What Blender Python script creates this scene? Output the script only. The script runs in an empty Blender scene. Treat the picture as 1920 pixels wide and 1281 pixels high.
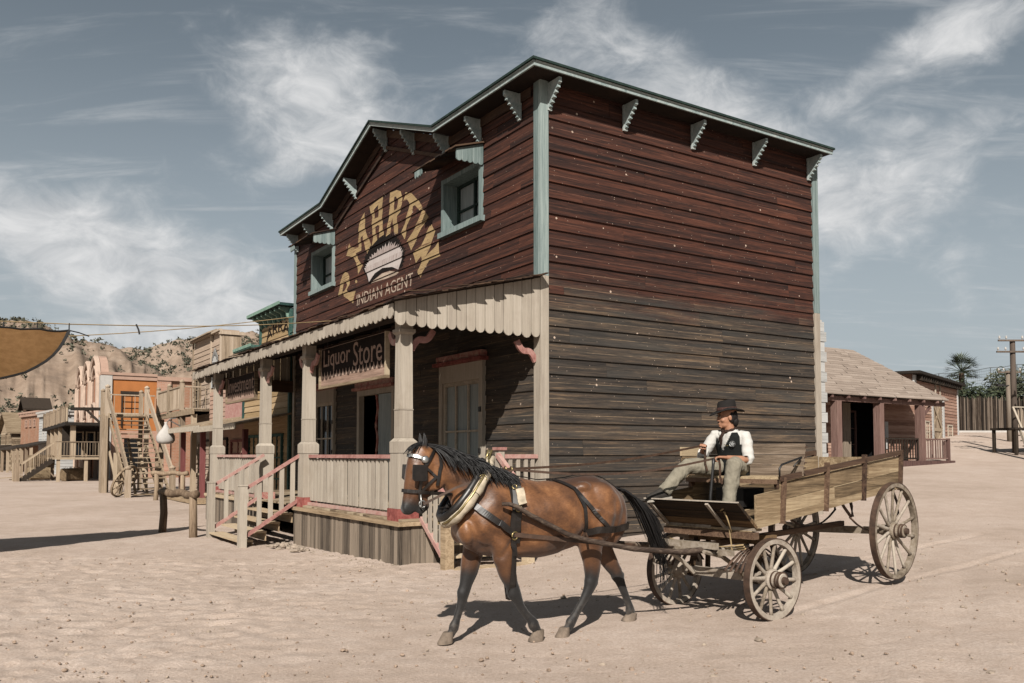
import bpy, bmesh, math, random
from mathutils import Vector, Matrix, Euler
from mathutils.bvhtree import BVHTree
from mathutils import noise as MN
R = math.radians
random.seed(7)
SC = bpy.context.scene
COL = SC.collection

# ------------------------------------------------------------------ camera, sky, sun, exposure
cam_d = bpy.data.cameras.new('camera')
cam = bpy.data.objects.new('camera', cam_d); COL.objects.link(cam)
cam.location = (0, 0, 1.72); cam.rotation_euler = (R(92.8), 0, 0)
cam_d.sensor_width = 36.0; cam_d.lens = 36.0 * 1606 / 1920
cam_d.shift_y = 0.0698; cam_d.clip_start = 0.1; cam_d.clip_end = 3000
SC.camera = cam

SUN_EL = 37.0
sun_d = bpy.data.lights.new('sun', 'SUN'); sun_d.energy = 5.0; sun_d.angle = R(0.53); sun_d.color = (1.0, .945, .87)
sun = bpy.data.objects.new('sun', sun_d); COL.objects.link(sun)
sun.location = (0, -30, 40); sun.rotation_euler = (R(90 - SUN_EL), 0, R(-6.5))

world = bpy.data.worlds.new('World'); SC.world = world; world.use_nodes = True
SC.view_settings.view_transform = 'Standard'; SC.view_settings.look = 'None'
SC.view_settings.exposure = 0.85; SC.view_settings.gamma = 1.0

def build_world():
    nt = world.node_tree; N = nt.nodes; Lk = nt.links
    for n in list(N): N.remove(n)
    out = N.new('ShaderNodeOutputWorld'); bg = N.new('ShaderNodeBackground')
    sky = N.new('ShaderNodeTexSky'); sky.sky_type = 'NISHITA'; sky.sun_disc = False
    sky.sun_elevation = R(SUN_EL); sky.sun_rotation = R(180 + 6.5); sky.altitude = 300; sky.air_density = 1.0
    sky.dust_density = 1.6; sky.ozone_density = 1.4
    hsv = N.new('ShaderNodeHueSaturation'); hsv.inputs['Saturation'].default_value = .36
    hsv.inputs['Value'].default_value = .62
    Lk.new(sky.outputs[0], hsv.inputs['Color'])
    tc = N.new('ShaderNodeTexCoord')
    # cloud plane projection: direction / (z + .12)
    sep = N.new('ShaderNodeSeparateXYZ'); Lk.new(tc.outputs['Generated'], sep.inputs[0])
    def M(op, a, b=None, c=None, clamp=False):
        n = N.new('ShaderNodeMath'); n.operation = op; n.use_clamp = clamp
        for i, v in enumerate((a, b, c)):
            if v is None: continue
            if hasattr(v, 'links'): Lk.new(v, n.inputs[i])
            else: n.inputs[i].default_value = v
        return n.outputs[0]
    X, Y, Z = sep.outputs
    zz = M('ADD', M('MAXIMUM', Z, 0.0), .16)
    px = M('DIVIDE', X, zz); py = M('DIVIDE', Y, zz)
    cmb = N.new('ShaderNodeCombineXYZ'); Lk.new(px, cmb.inputs[0]); Lk.new(py, cmb.inputs[1])
    az = M('DIVIDE', X, M('MAXIMUM', Y, .05)); el = M('DIVIDE', Z, M('MAXIMUM', Y, .05))
    # soft regions where the cloud banks stand (azimuth, elevation, half widths, strength, tilt)
    tot = None
    for (a0, e0, wa, we, s, t) in CLOUDS:
        da = M('SUBTRACT', az, a0); de = M('SUBTRACT', el, e0)
        de2 = M('SUBTRACT', de, M('MULTIPLY', da, t))
        d = M('ADD', M('POWER', M('ABSOLUTE', M('DIVIDE', da, wa)), 2.0), M('POWER', M('ABSOLUTE', M('DIVIDE', de2, we)), 2.0))
        g = M('MULTIPLY', M('EXPONENT', M('MULTIPLY', d, -1.0)), s)
        tot = g if tot is None else M('ADD', tot, g)
    def noise(vec, sc, det, ro, dist=0.0, w=None):
        n = N.new('ShaderNodeTexNoise'); n.inputs['Scale'].default_value = sc; n.inputs['Detail'].default_value = det
        n.inputs['Roughness'].default_value = ro; n.inputs['Distortion'].default_value = dist
        Lk.new(vec, n.inputs['Vector']); return n.outputs['Fac']
    mp = N.new('ShaderNodeMapping'); mp.inputs['Scale'].default_value = (1.0, 1.7, 1.0); mp.inputs['Rotation'].default_value = (0, 0, R(24))
    Lk.new(cmb.outputs[0], mp.inputs[0])
    md = N.new('ShaderNodeMapping'); md.inputs['Scale'].default_value = (1.0, 1.0, 1.75); md.inputs['Rotation'].default_value = (0, R(9), 0); Lk.new(tc.outputs['Generated'], md.inputs[0])
    n1 = noise(md.outputs[0], 4.2, 10, .60, .35)
    n2 = noise(md.outputs[0], 17.0, 8, .62, .5)
    n3 = noise(cmb.outputs[0], .9, 3, .5)
    f = M('ADD', M('MULTIPLY', n1, .80), M('MULTIPLY', n2, .35))
    dens = M('ADD', M('MULTIPLY', M('SUBTRACT', f, .68), 1.75), M('MULTIPLY', tot, .74))
    dens = M('ADD', dens, M('MULTIPLY', M('SUBTRACT', n3, .5), .12))
    cov = N.new('ShaderNodeMapRange'); cov.interpolation_type = 'SMOOTHSTEP'
    cov.inputs['From Min'].default_value = -.08; cov.inputs['From Max'].default_value = .62
    Lk.new(dens, cov.inputs['Value'])
    # faint high streaks everywhere
    mp2 = N.new('ShaderNodeMapping'); mp2.inputs['Scale'].default_value = (.8, 3.4, 1.0); mp2.inputs['Rotation'].default_value = (0, 0, R(14))
    Lk.new(cmb.outputs[0], mp2.inputs[0])
    n4 = noise(mp2.outputs[0], 2.2, 8, .62, .6)
    st = N.new('ShaderNodeMapRange'); st.interpolation_type = 'SMOOTHSTEP'; st.inputs['From Min'].default_value = .48; st.inputs['From Max'].default_value = .78
    st.inputs['To Max'].default_value = .46; Lk.new(n4, st.inputs['Value'])
    fac = M('MAXIMUM', M('MULTIPLY', cov.outputs[0], .92), st.outputs[0])
    # pale, hazy band low over the horizon
    hz = N.new('ShaderNodeMapRange'); hz.interpolation_type = 'SMOOTHSTEP'; hz.inputs['From Min'].default_value = .46; hz.inputs['From Max'].default_value = .0
    hz.inputs['To Max'].default_value = .78; Lk.new(Z, hz.inputs['Value'])
    shade = N.new('ShaderNodeMixRGB'); shade.inputs[1].default_value = (4.3, 4.5, 4.7, 1); shade.inputs[2].default_value = (7.0, 7.0, 7.0, 1)
    sc2 = N.new('ShaderNodeMapRange'); sc2.inputs['From Min'].default_value = .32; sc2.inputs['From Max'].default_value = .66; Lk.new(n2, sc2.inputs['Value']); Lk.new(sc2.outputs[0], shade.inputs[0])
    tint = N.new('ShaderNodeMixRGB'); tint.blend_type = 'MULTIPLY'; tint.inputs[0].default_value = 1; Lk.new(hsv.outputs[0], tint.inputs[1]); tint.inputs[2].default_value = (.90, 1.01, 1.03, 1)
    m0 = N.new('ShaderNodeMixRGB'); Lk.new(hz.outputs[0], m0.inputs[0]); Lk.new(tint.outputs[0], m0.inputs[1]); m0.inputs[2].default_value = (4.1, 4.5, 4.75, 1)
    mx = N.new('ShaderNodeMixRGB'); Lk.new(fac, mx.inputs[0]); Lk.new(m0.outputs[0], mx.inputs[1]); Lk.new(shade.outputs[0], mx.inputs[2])
    Lk.new(mx.outputs[0], bg.inputs['Color']); bg.inputs['Strength'].default_value = .06
    Lk.new(bg.outputs[0], out.inputs[0])
# (azimuth = x/y, elevation = z/y, half widths, strength, tilt)
CLOUDS = [(-.235, .43, .12, .10, .95, -.1), (-.25, .35, .06, .03, .35, .1), (-.42, .21, .21, .068, .92, -.14), (-.60, .28, .13, .055, .80, -.3), (-.3, .13, .25, .035, .55, 0),
          (.20, .425, .17, .085, 1.0, -.36), (.08, .53, .07, .03, .35, .2), (.48, .47, .13, .038, .75, .45), (.56, .53, .1, .05, .6, .3), (.42, .285, .12, .045, .85, .12),
          (.50, .37, .14, .05, .72, .35), (-.62, .14, .2, .06, .35, 0), (-.25, .16, .12, .05, .35, 0), (.53, .20, .02, .05, .22, -1.0), (-.55, .5, .14, .1, .22, 0), (-.1, .56, .05, .04, .25, 0)]
build_world()

# ------------------------------------------------------------------ helpers
def E(name, label=None, cat=None, loc=(0, 0, 0), rz=0.0, group=None, parent=None):
    o = bpy.data.objects.new(name, None); COL.objects.link(o)
    o.location = loc; o.rotation_euler = (0, 0, rz); o.empty_display_size = .2
    if label: o['label'] = label
    if cat: o['category'] = cat
    if group: o['group'] = group
    if parent: o.parent = parent
    return o
def tag(o, label=None, cat=None, group=None, kind=None):
    if label: o['label'] = label
    if cat: o['category'] = cat
    if group: o['group'] = group
    if kind: o['kind'] = kind
    return o
def copy_tree(o, parent=None):
    c = o.copy(); COL.objects.link(c); c.parent = parent
    for ch in list(o.children): copy_tree(ch, c)
    return c

class MB:
    def __init__(s): s.v = []; s.f = []; s.r = []; s.xf = None
    def add(s, vs, fs, rnd=None):
        k = len(s.v)
        if s.xf is not None: vs = [s.xf @ Vector(p) for p in vs]
        s.v += [tuple(p) for p in vs]; s.f += [tuple(i + k for i in f) for f in fs]
        if rnd is None: rnd = random.random()
        s.r += [rnd] * len(fs)
        return s
    def box(s, a, b, rnd=None):
        x0, y0, z0 = a; x1, y1, z1 = b
        vs = [(x0, y0, z0), (x1, y0, z0), (x1, y1, z0), (x0, y1, z0), (x0, y0, z1), (x1, y0, z1), (x1, y1, z1), (x0, y1, z1)]
        return s.add(vs, [(0, 3, 2, 1), (4, 5, 6, 7), (0, 1, 5, 4), (1, 2, 6, 5), (2, 3, 7, 6), (3, 0, 4, 7)], rnd)
    def beam(s, p, q, w, h, up=(0, 0, 1), rnd=None):      # rectangular bar between two points
        p, q = Vector(p), Vector(q); d = (q - p).normalized(); u = Vector(up)
        if abs(d.dot(u)) > .98: u = Vector((1, 0, 0))
        sd = d.cross(u).normalized(); u = sd.cross(d)
        vs = []
        for c in (p, q):
            for a, b in ((-1, -1), (1, -1), (1, 1), (-1, 1)): vs.append(c + sd * (a * w / 2) + u * (b * h / 2))
        return s.add(vs, [(3, 2, 1, 0), (4, 5, 6, 7), (0, 1, 5, 4), (1, 2, 6, 5), (2, 3, 7, 6), (3, 0, 4, 7)], rnd)
    def prism(s, pts, d, rnd=None):                       # planar polygon (3-D points) pushed along d
        d = Vector(d); n = len(pts); a = [Vector(p) for p in pts]
        vs = a + [p + d for p in a]
        return s.add(vs, [tuple(range(n))[::-1], tuple(range(n, 2 * n))] + [(i, (i + 1) % n, n + (i + 1) % n, n + i) for i in range(n)], rnd)
    def tube(s, pts, rad, seg=8, cap=True, rnd=None, flat=1.0, upv=(0, 0, 1)):
        pts = [Vector(p) for p in pts]; n = len(pts)
        if not hasattr(rad, '__len__'): rad = [rad] * n
        vs = []; fs = []; u = Vector(upv)
        for i, p in enumerate(pts):
            d = (pts[min(i + 1, n - 1)] - pts[max(i - 1, 0)])
            if d.length < 1e-9: d = Vector((0, 0, 1))
            d.normalize()
            uu = u if abs(d.dot(u)) < .97 else Vector((1, 0, 0))
            a = d.cross(uu).normalized(); b = a.cross(d)
            for k in range(seg):
                t = 2 * math.pi * k / seg
                vs.append(p + a * (math.cos(t) * rad[i]) + b * (math.sin(t) * rad[i] * flat))
        for i in range(n - 1):
            for k in range(seg):
                fs.append((i * seg + k, i * seg + (k + 1) % seg, (i + 1) * seg + (k + 1) % seg, (i + 1) * seg + k))
        if cap: fs.append(tuple(range(seg))[::-1]); fs.append(tuple((n - 1) * seg + k for k in range(seg)))
        return s.add(vs, fs, rnd)
    def rings(s, rings, cap=True, rnd=None):              # loft a list of equal-length vertex loops
        m = len(rings[0]); vs = [p for r in rings for p in r]; fs = []
        for i in range(len(rings) - 1):
            for k in range(m): fs.append((i * m + k, i * m + (k + 1) % m, (i + 1) * m + (k + 1) % m, (i + 1) * m + k))
        if cap: fs.append(tuple(range(m))[::-1]); fs.append(tuple((len(rings) - 1) * m + k for k in range(m)))
        return s.add(vs, fs, rnd)
    def lathe(s, prof, c=(0, 0, 0), axis='z', seg=24, rnd=None):
        rg = []
        for r, h in prof:
            ring = []
            for k in range(seg):
                t = 2 * math.pi * k / seg; a, b = r * math.cos(t), r * math.sin(t)
                p = {'z': (a, b, h), 'x': (h, a, b), 'y': (b, h, a)}[axis]
                ring.append((c[0] + p[0], c[1] + p[1], c[2] + p[2]))
            rg.append(ring)
        return s.rings(rg, prof[0] != prof[-1], rnd)
    def build(s, name, mat, parent=None, smooth=False, label=None, bevel=0.0):
        me = bpy.data.meshes.new(name); me.from_pydata(s.v, [], s.f); me.update()
        at = me.attributes.new('rnd', 'FLOAT', 'FACE'); at.data.foreach_set('value', s.r)
        if smooth: me.polygons.foreach_set('use_smooth', [True] * len(me.polygons))
        bm = bmesh.new(); bm.from_mesh(me); bmesh.ops.recalc_face_normals(bm, faces=bm.faces); bm.to_mesh(me); bm.free()
        me.materials.append(mat)
        o = bpy.data.objects.new(name, me); COL.objects.link(o)
        if parent: o.parent = parent
        if label: o['label'] = label
        if bevel > 0:
            m = o.modifiers.new('bevel', 'BEVEL'); m.width = bevel; m.segments = 1; m.limit_method = 'ANGLE'; m.angle_limit = R(50)
        return o

def strap(mb, pts, nors, w, th=.008, rnd=None):
    """flat leather band along pts lying against normals"""
    n = len(pts); vs = []; fs = []
    for i in range(n):
        d = (pts[min(i + 1, n - 1)] - pts[max(i - 1, 0)]).normalized(); s = d.cross(nors[i]).normalized(); nn = s.cross(d)
        if nn.dot(nors[i]) < 0: nn = -nn
        for a, b in ((-1, 0), (1, 0), (1, 1), (-1, 1)): vs.append(pts[i] + s * (a * w / 2) + nn * (b * th))
    for i in range(n - 1):
        for k in range(4): fs.append((i * 4 + k, i * 4 + (k + 1) % 4, (i + 1) * 4 + (k + 1) % 4, (i + 1) * 4 + k))
    fs += [(0, 1, 2, 3), tuple((n - 1) * 4 + k for k in range(4))]
    mb.add(vs, fs, rnd)
def clamp(x, a=0.0, b=1.0): return max(a, min(b, x))
def sst(x, a, b):
    t = clamp((x - a) / (b - a)); return t * t * (3 - 2 * t)
def lerp(a, b, t): return a + (b - a) * t
def table(x, T):
    if x <= T[0][0]: return T[0][1]
    for (a, p), (b, q) in zip(T, T[1:]):
        if x <= b:
            t = (x - a) / (b - a); return p + (q - p) * t
    return T[-1][1]

# ------------------------------------------------------------------ materials
ALB = .60      # display-matched colours to true reflectance at this exposure
def rgb(r, g, b): return (r * ALB, g * ALB, b * ALB, 1.0)
def hexc(h):      # sRGB hex to linear
    v = [int(h[i:i + 2], 16) / 255 for i in (0, 2, 4)]
    return tuple((x / 12.92 if x <= .04045 else ((x + .055) / 1.055) ** 2.4) * ALB for x in v) + (1.0,)
class NT:
    def __init__(s, name, rough=.8, spec=.3):
        s.m = bpy.data.materials.new(name); s.m.use_nodes = True; s.nt = s.m.node_tree; s.N = s.nt.nodes; s.L = s.nt.links
        s.b = s.N['Principled BSDF']; s.b.inputs['Roughness'].default_value = rough
        s.b.inputs['Specular IOR Level'].default_value = spec
        s.tc = s.N.new('ShaderNodeTexCoord')
    def link(s, a, b): s.L.new(a, b)
    def set(s, sock, v):
        if hasattr(v, 'links'): s.L.new(v, sock)
        else: sock.default_value = v
    def math(s, op, a, b=None, clamp=False):
        n = s.N.new('ShaderNodeMath'); n.operation = op; n.use_clamp = clamp
        s.set(n.inputs[0], a)
        if b is not None: s.set(n.inputs[1], b)
        return n.outputs[0]
    def attr(s, name):
        n = s.N.new('ShaderNodeAttribute'); n.attribute_name = name; return n.outputs['Fac']
    def objrnd(s): return s.N.new('ShaderNodeObjectInfo').outputs['Random']
    def vec(s, scale=(1, 1, 1), rndoff=None, src='Object'):
        v = s.tc.outputs[src]
        if rndoff is not None:
            w = s.N.new('ShaderNodeVectorMath'); w.operation = 'SCALE'; w.inputs[0].default_value = (37.3, 53.1, 71.7); s.L.new(rndoff, w.inputs['Scale'])
            a = s.N.new('ShaderNodeVectorMath'); a.operation = 'ADD'; s.L.new(v, a.inputs[0]); s.L.new(w.outputs[0], a.inputs[1]); v = a.outputs[0]
        m = s.N.new('ShaderNodeVectorMath'); m.operation = 'MULTIPLY'; s.L.new(v, m.inputs[0]); m.inputs[1].default_value = scale
        return m.outputs[0]
    def noise(s, v, sc, det=6, ro=.6, dist=0.0):
        n = s.N.new('ShaderNodeTexNoise'); n.inputs['Scale'].default_value = sc; n.inputs['Detail'].default_value = det
        n.inputs['Roughness'].default_value = ro; n.inputs['Distortion'].default_value = dist; s.L.new(v, n.inputs['Vector']); return n.outputs['Fac']
    def voro(s, v, sc, feat='F1', out='Distance'):
        n = s.N.new('ShaderNodeTexVoronoi'); n.feature = feat; n.inputs['Scale'].default_value = sc; s.L.new(v, n.inputs['Vector']); return n.outputs[out]
    def ramp(s, f, stops, interp='LINEAR'):
        n = s.N.new('ShaderNodeValToRGB'); n.color_ramp.interpolation = interp; e = n.color_ramp.elements
        while len(e) < len(stops): e.new(.5)
        for i, (p, c) in enumerate(stops): e[i].position = p; e[i].color = c
        s.L.new(f, n.inputs[0]); return n.outputs[0]
    def maprange(s, v, a, b, c=0.0, d=1.0, smooth=True):
        n = s.N.new('ShaderNodeMapRange'); n.interpolation_type = 'SMOOTHSTEP' if smooth else 'LINEAR'
        s.L.new(v, n.inputs['Value'])
        for k, x in (('From Min', a), ('From Max', b), ('To Min', c), ('To Max', d)): n.inputs[k].default_value = x
        return n.outputs[0]
    def mix(s, f, a, b, mode='MIX'):
        n = s.N.new('ShaderNodeMixRGB'); n.blend_type = mode; s.set(n.inputs[0], f); s.set(n.inputs[1], a); s.set(n.inputs[2], b); return n.outputs[0]
    def bump(s, h, st=.3, dist=.01):
        n = s.N.new('ShaderNodeBump'); n.inputs['Strength'].default_value = st; n.inputs['Distance'].default_value = dist; s.L.new(h, n.inputs['Height']); s.L.new(n.outputs[0], s.b.inputs['Normal'])
    def col(s, c): s.set(s.b.inputs['Base Color'], c); return s.m

GR = {'h': (.55, .55, 13), 'v': (13, 13, .55), 'x': (.55, 13, 13), 'y': (13, .55, 13), 'o': (4, 4, 4)}
def wood(name, cols, axis='v', rnd_amt=.35, rough=.82, bump=.35, dirt=None, specks=None, fine=2.2, spec=.2):
    """weathered board material: cols = colours from dark grain to light wood"""
    t = NT(name, rough, spec); rn = t.attr('rnd')
    v = t.vec(GR[axis], rn)
    a = t.noise(v, 1.5, 8, .68, .6); b = t.noise(v, 6.0 * fine / 2.2, 6, .7)
    g = t.math('ADD', t.math('MULTIPLY', a, .72), t.math('MULTIPLY', b, .42))
    g = t.math('ADD', g, t.math('MULTIPLY', t.math('SUBTRACT', rn, .5), rnd_amt))
    n = len(cols); st = [(.30 + .44 * i / max(1, n - 1), c) for i, c in enumerate(cols)]
    c = t.ramp(g, st)
    if specks:
        s = t.voro(t.tc.outputs['Object'], 4.5); k = t.maprange(s, .035, .06, 1, 0)
        c = t.mix(t.math('MULTIPLY', k, .85), c, specks)
    if dirt:
        d = t.maprange(t.noise(t.tc.outputs['Object'], 1.3, 6, .65), .45, .75, 0, .6); c = t.mix(d, c, dirt)
    t.bump(t.math('ADD', t.math('MULTIPLY', b, .7), a), bump, .012)
    return t.col(c)
def plain(name, c, rough=.6, spec=.3, var=.12, sc=6.0, metal=0.0, bump=0.0):
    t = NT(name, rough, spec); n = t.noise(t.tc.outputs['Object'], sc, 6, .65)
    d = tuple(x * (1 - var * 2.2) for x in c[:3]) + (1,); l = tuple(min(1, x * (1 + var * 1.6)) for x in c[:3]) + (1,)
    t.b.inputs['Metallic'].default_value = metal
    if bump: t.bump(n, bump, .01)
    return t.col(t.ramp(n, [(.3, d), (.7, l)]))

def wall_material():
    """old drop siding: red stain above the porch roof line, bare weathered boards below"""
    t = NT('old_siding', .78, .22); rn = t.attr('rnd'); v = t.vec((.42, .42, 11), rn)
    a = t.noise(v, 1.6, 9, .7, .7); b = t.noise(v, 9, 6, .7); w = t.noise(t.vec((.25, .25, 2.2), rn), 1.7, 4, .55)
    g = t.math('ADD', t.math('ADD', t.math('MULTIPLY', a, .62), t.math('MULTIPLY', b, .34)), t.math('MULTIPLY', t.math('SUBTRACT', rn, .5), .075))
    red = t.ramp(g, [(.34, rgb(.011, .006, .0055)), (.45, rgb(.038, .015, .0105)), (.55, rgb(.088, .031, .0185)), (.66, rgb(.145, .053, .031)), (.78, rgb(.23, .10, .060))])
    gry = t.ramp(g, [(.33, rgb(.015, .013, .012)), (.44, rgb(.042, .034, .028)), (.53, rgb(.090, .065, .046)), (.61, rgb(.185, .122, .073)), (.72, rgb(.30, .20, .12))])
    cool = t.ramp(g, [(.3, rgb(.018, .0175, .017)), (.55, rgb(.060, .054, .047)), (.8, rgb(.15, .13, .105))])
    gry = t.mix(t.maprange(w, .46, .66, 0, .8), gry, cool)
    sep = t.N.new('ShaderNodeSeparateXYZ'); t.link(t.tc.outputs['Object'], sep.inputs[0])
    zz = t.math('ADD', sep.outputs[2], t.math('ADD', t.math('MULTIPLY', t.math('SUBTRACT', t.noise(t.vec((.30, .30, 3), rn), 1.2, 6, .75), .5), 1.9), t.math('MULTIPLY', t.math('SUBTRACT', rn, .5), .35)))
    up = t.maprange(zz, 4.2, 5.1)
    c = t.mix(up, gry, red)
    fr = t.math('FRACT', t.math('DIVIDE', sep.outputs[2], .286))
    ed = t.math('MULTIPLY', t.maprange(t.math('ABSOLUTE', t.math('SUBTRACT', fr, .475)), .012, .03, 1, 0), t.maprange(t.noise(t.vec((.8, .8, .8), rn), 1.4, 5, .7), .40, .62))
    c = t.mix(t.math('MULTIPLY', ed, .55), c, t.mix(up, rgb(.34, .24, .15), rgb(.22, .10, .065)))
    s = t.voro(t.vec((1, 1, 1)), 2.7); sp = t.maprange(s, .050, .068, 1, 0)
    s2 = t.voro(t.vec((1.3, 1.1, 1.7)), 6.3); sp2 = t.maprange(s2, .055, .08, .8, 0)
    sp = t.math('MULTIPLY', t.math('MAXIMUM', sp, sp2), t.maprange(t.noise(t.vec((1, 1, 1)), .9, 2), .36, .5))
    c = t.mix(sp, c, rgb(.55, .42, .33))
    t.bump(t.math('ADD', a, t.math('MULTIPLY', b, .6)), .4, .012)
    return t.col(c)

MAT = {}
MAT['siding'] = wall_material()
MAT['cream_v'] = wood('weathered_cream_paint_upright', [hexc('857a6c'), hexc('a2978a'), hexc('b1a697'), hexc('bcb1a3')], 'v', .2, dirt=hexc('96897a'))
MAT['cream_o'] = wood('weathered_cream_paint', [hexc('6f665a'), hexc('9d9283'), hexc('b5a998'), hexc('c2b6a6')], 'o', .2)
MAT['teal'] = wood('faded_teal_paint', [hexc('42524f'), hexc('687775'), hexc('808e8c'), hexc('9aa6a2')], 'v', .2, bump=.2)
MAT['teal_pale'] = wood('bleached_teal_paint', [hexc('58696a'), hexc('8a9998'), hexc('a4aeac'), hexc('b6bbb6')], 'o', .15, bump=.2)
MAT['teal_dark'] = wood('dark_green_edge_paint', [hexc('16211f'), hexc('22332f'), hexc('35473f')], 'o', .2)
MAT['pink'] = wood('faded_pink_red_paint', [hexc('7c564e'), hexc('a3746c'), hexc('b48a81'), hexc('bfa296')], 'o', .25, bump=.25)
MAT['red_brick_paint'] = wood('peeling_red_paint', [hexc('5f322e'), hexc('8c4b45'), hexc('a0625a'), hexc('b99486')], 'o', .3)
MAT['grey_v'] = wood('bare_grey_upright_boards', [hexc('39322b'), hexc('62574c'), hexc('7b6e60'), hexc('978878')], 'v', .4)
MAT['grey_h'] = wood('bare_grey_level_boards', [hexc('46392d'), hexc('7a6853'), hexc('9a8870'), hexc('b5a48b')], 'h', .4)
MAT['tread'] = wood('worn_step_boards', [hexc('6f5b46'), hexc('9c866b'), hexc('b8a184'), hexc('c9b69a')], 'y', .3)
MAT['dark_wood'] = wood('dark_brown_boards', [hexc('17110e'), hexc('2b201a'), hexc('443227'), hexc('5b4636')], 'h', .4)
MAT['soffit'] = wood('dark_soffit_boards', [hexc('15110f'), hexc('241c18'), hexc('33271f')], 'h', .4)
def worn_paint(name, c, wear):
    t = NT(name, .85, .15); rn = t.attr('rnd'); g = t.noise(t.vec((.6, .6, 14), rn), 2.2, 7, .7); b = t.noise(t.tc.outputs['Object'], 2.1, 5, .6)
    cc = t.ramp(b, [(.3, tuple(x * .72 for x in c[:3]) + (1,)), (.7, tuple(x * 1.08 for x in c[:3]) + (1,))]); k = t.math('MULTIPLY', t.maprange(g, .50, .62), t.maprange(b, .36, .62, .25, .9))
    return t.col(t.mix(k, cc, wear))
MAT['ochre'] = worn_paint('painted_ochre_lettering', hexc('b0966e'), rgb(.09, .04, .028))
MAT['mural_black'] = plain('painted_black_lettering', hexc('1b1614'), .9, .1, .2, 5)
MAT['mural_white'] = wood('painted_white_feathers', [hexc('7d6a63'), hexc('a89a94'), hexc('bdb2ad'), hexc('c6bcb6')], 'v', .3, bump=.05)
MAT['mural_pale'] = worn_paint('painted_pale_lettering', hexc('bba896'), rgb(.10, .05, .035))
def glass(name, c, rough=.08):
    t = NT(name, rough, .5); n = t.noise(t.vec((2, 2, .8)), 1.4, 4)
    return t.col(t.ramp(n, [(.35, tuple(x * .5 for x in c[:3]) + (1,)), (.65, c)]))
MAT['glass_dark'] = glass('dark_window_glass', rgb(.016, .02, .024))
MAT['curtain'] = wood('grey_net_curtain', [hexc('5a6468'), hexc('7f898b'), hexc('98a0a0'), hexc('aab0ae')], 'v', .15, bump=.2)
MAT['black_metal'] = plain('black_iron', hexc('1c1a19'), .5, .4, .2, 8)
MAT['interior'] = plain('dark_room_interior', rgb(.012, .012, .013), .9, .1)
MAT['rope'] = plain('pale_rope', hexc('a58f6c'), .9, .1)

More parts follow.
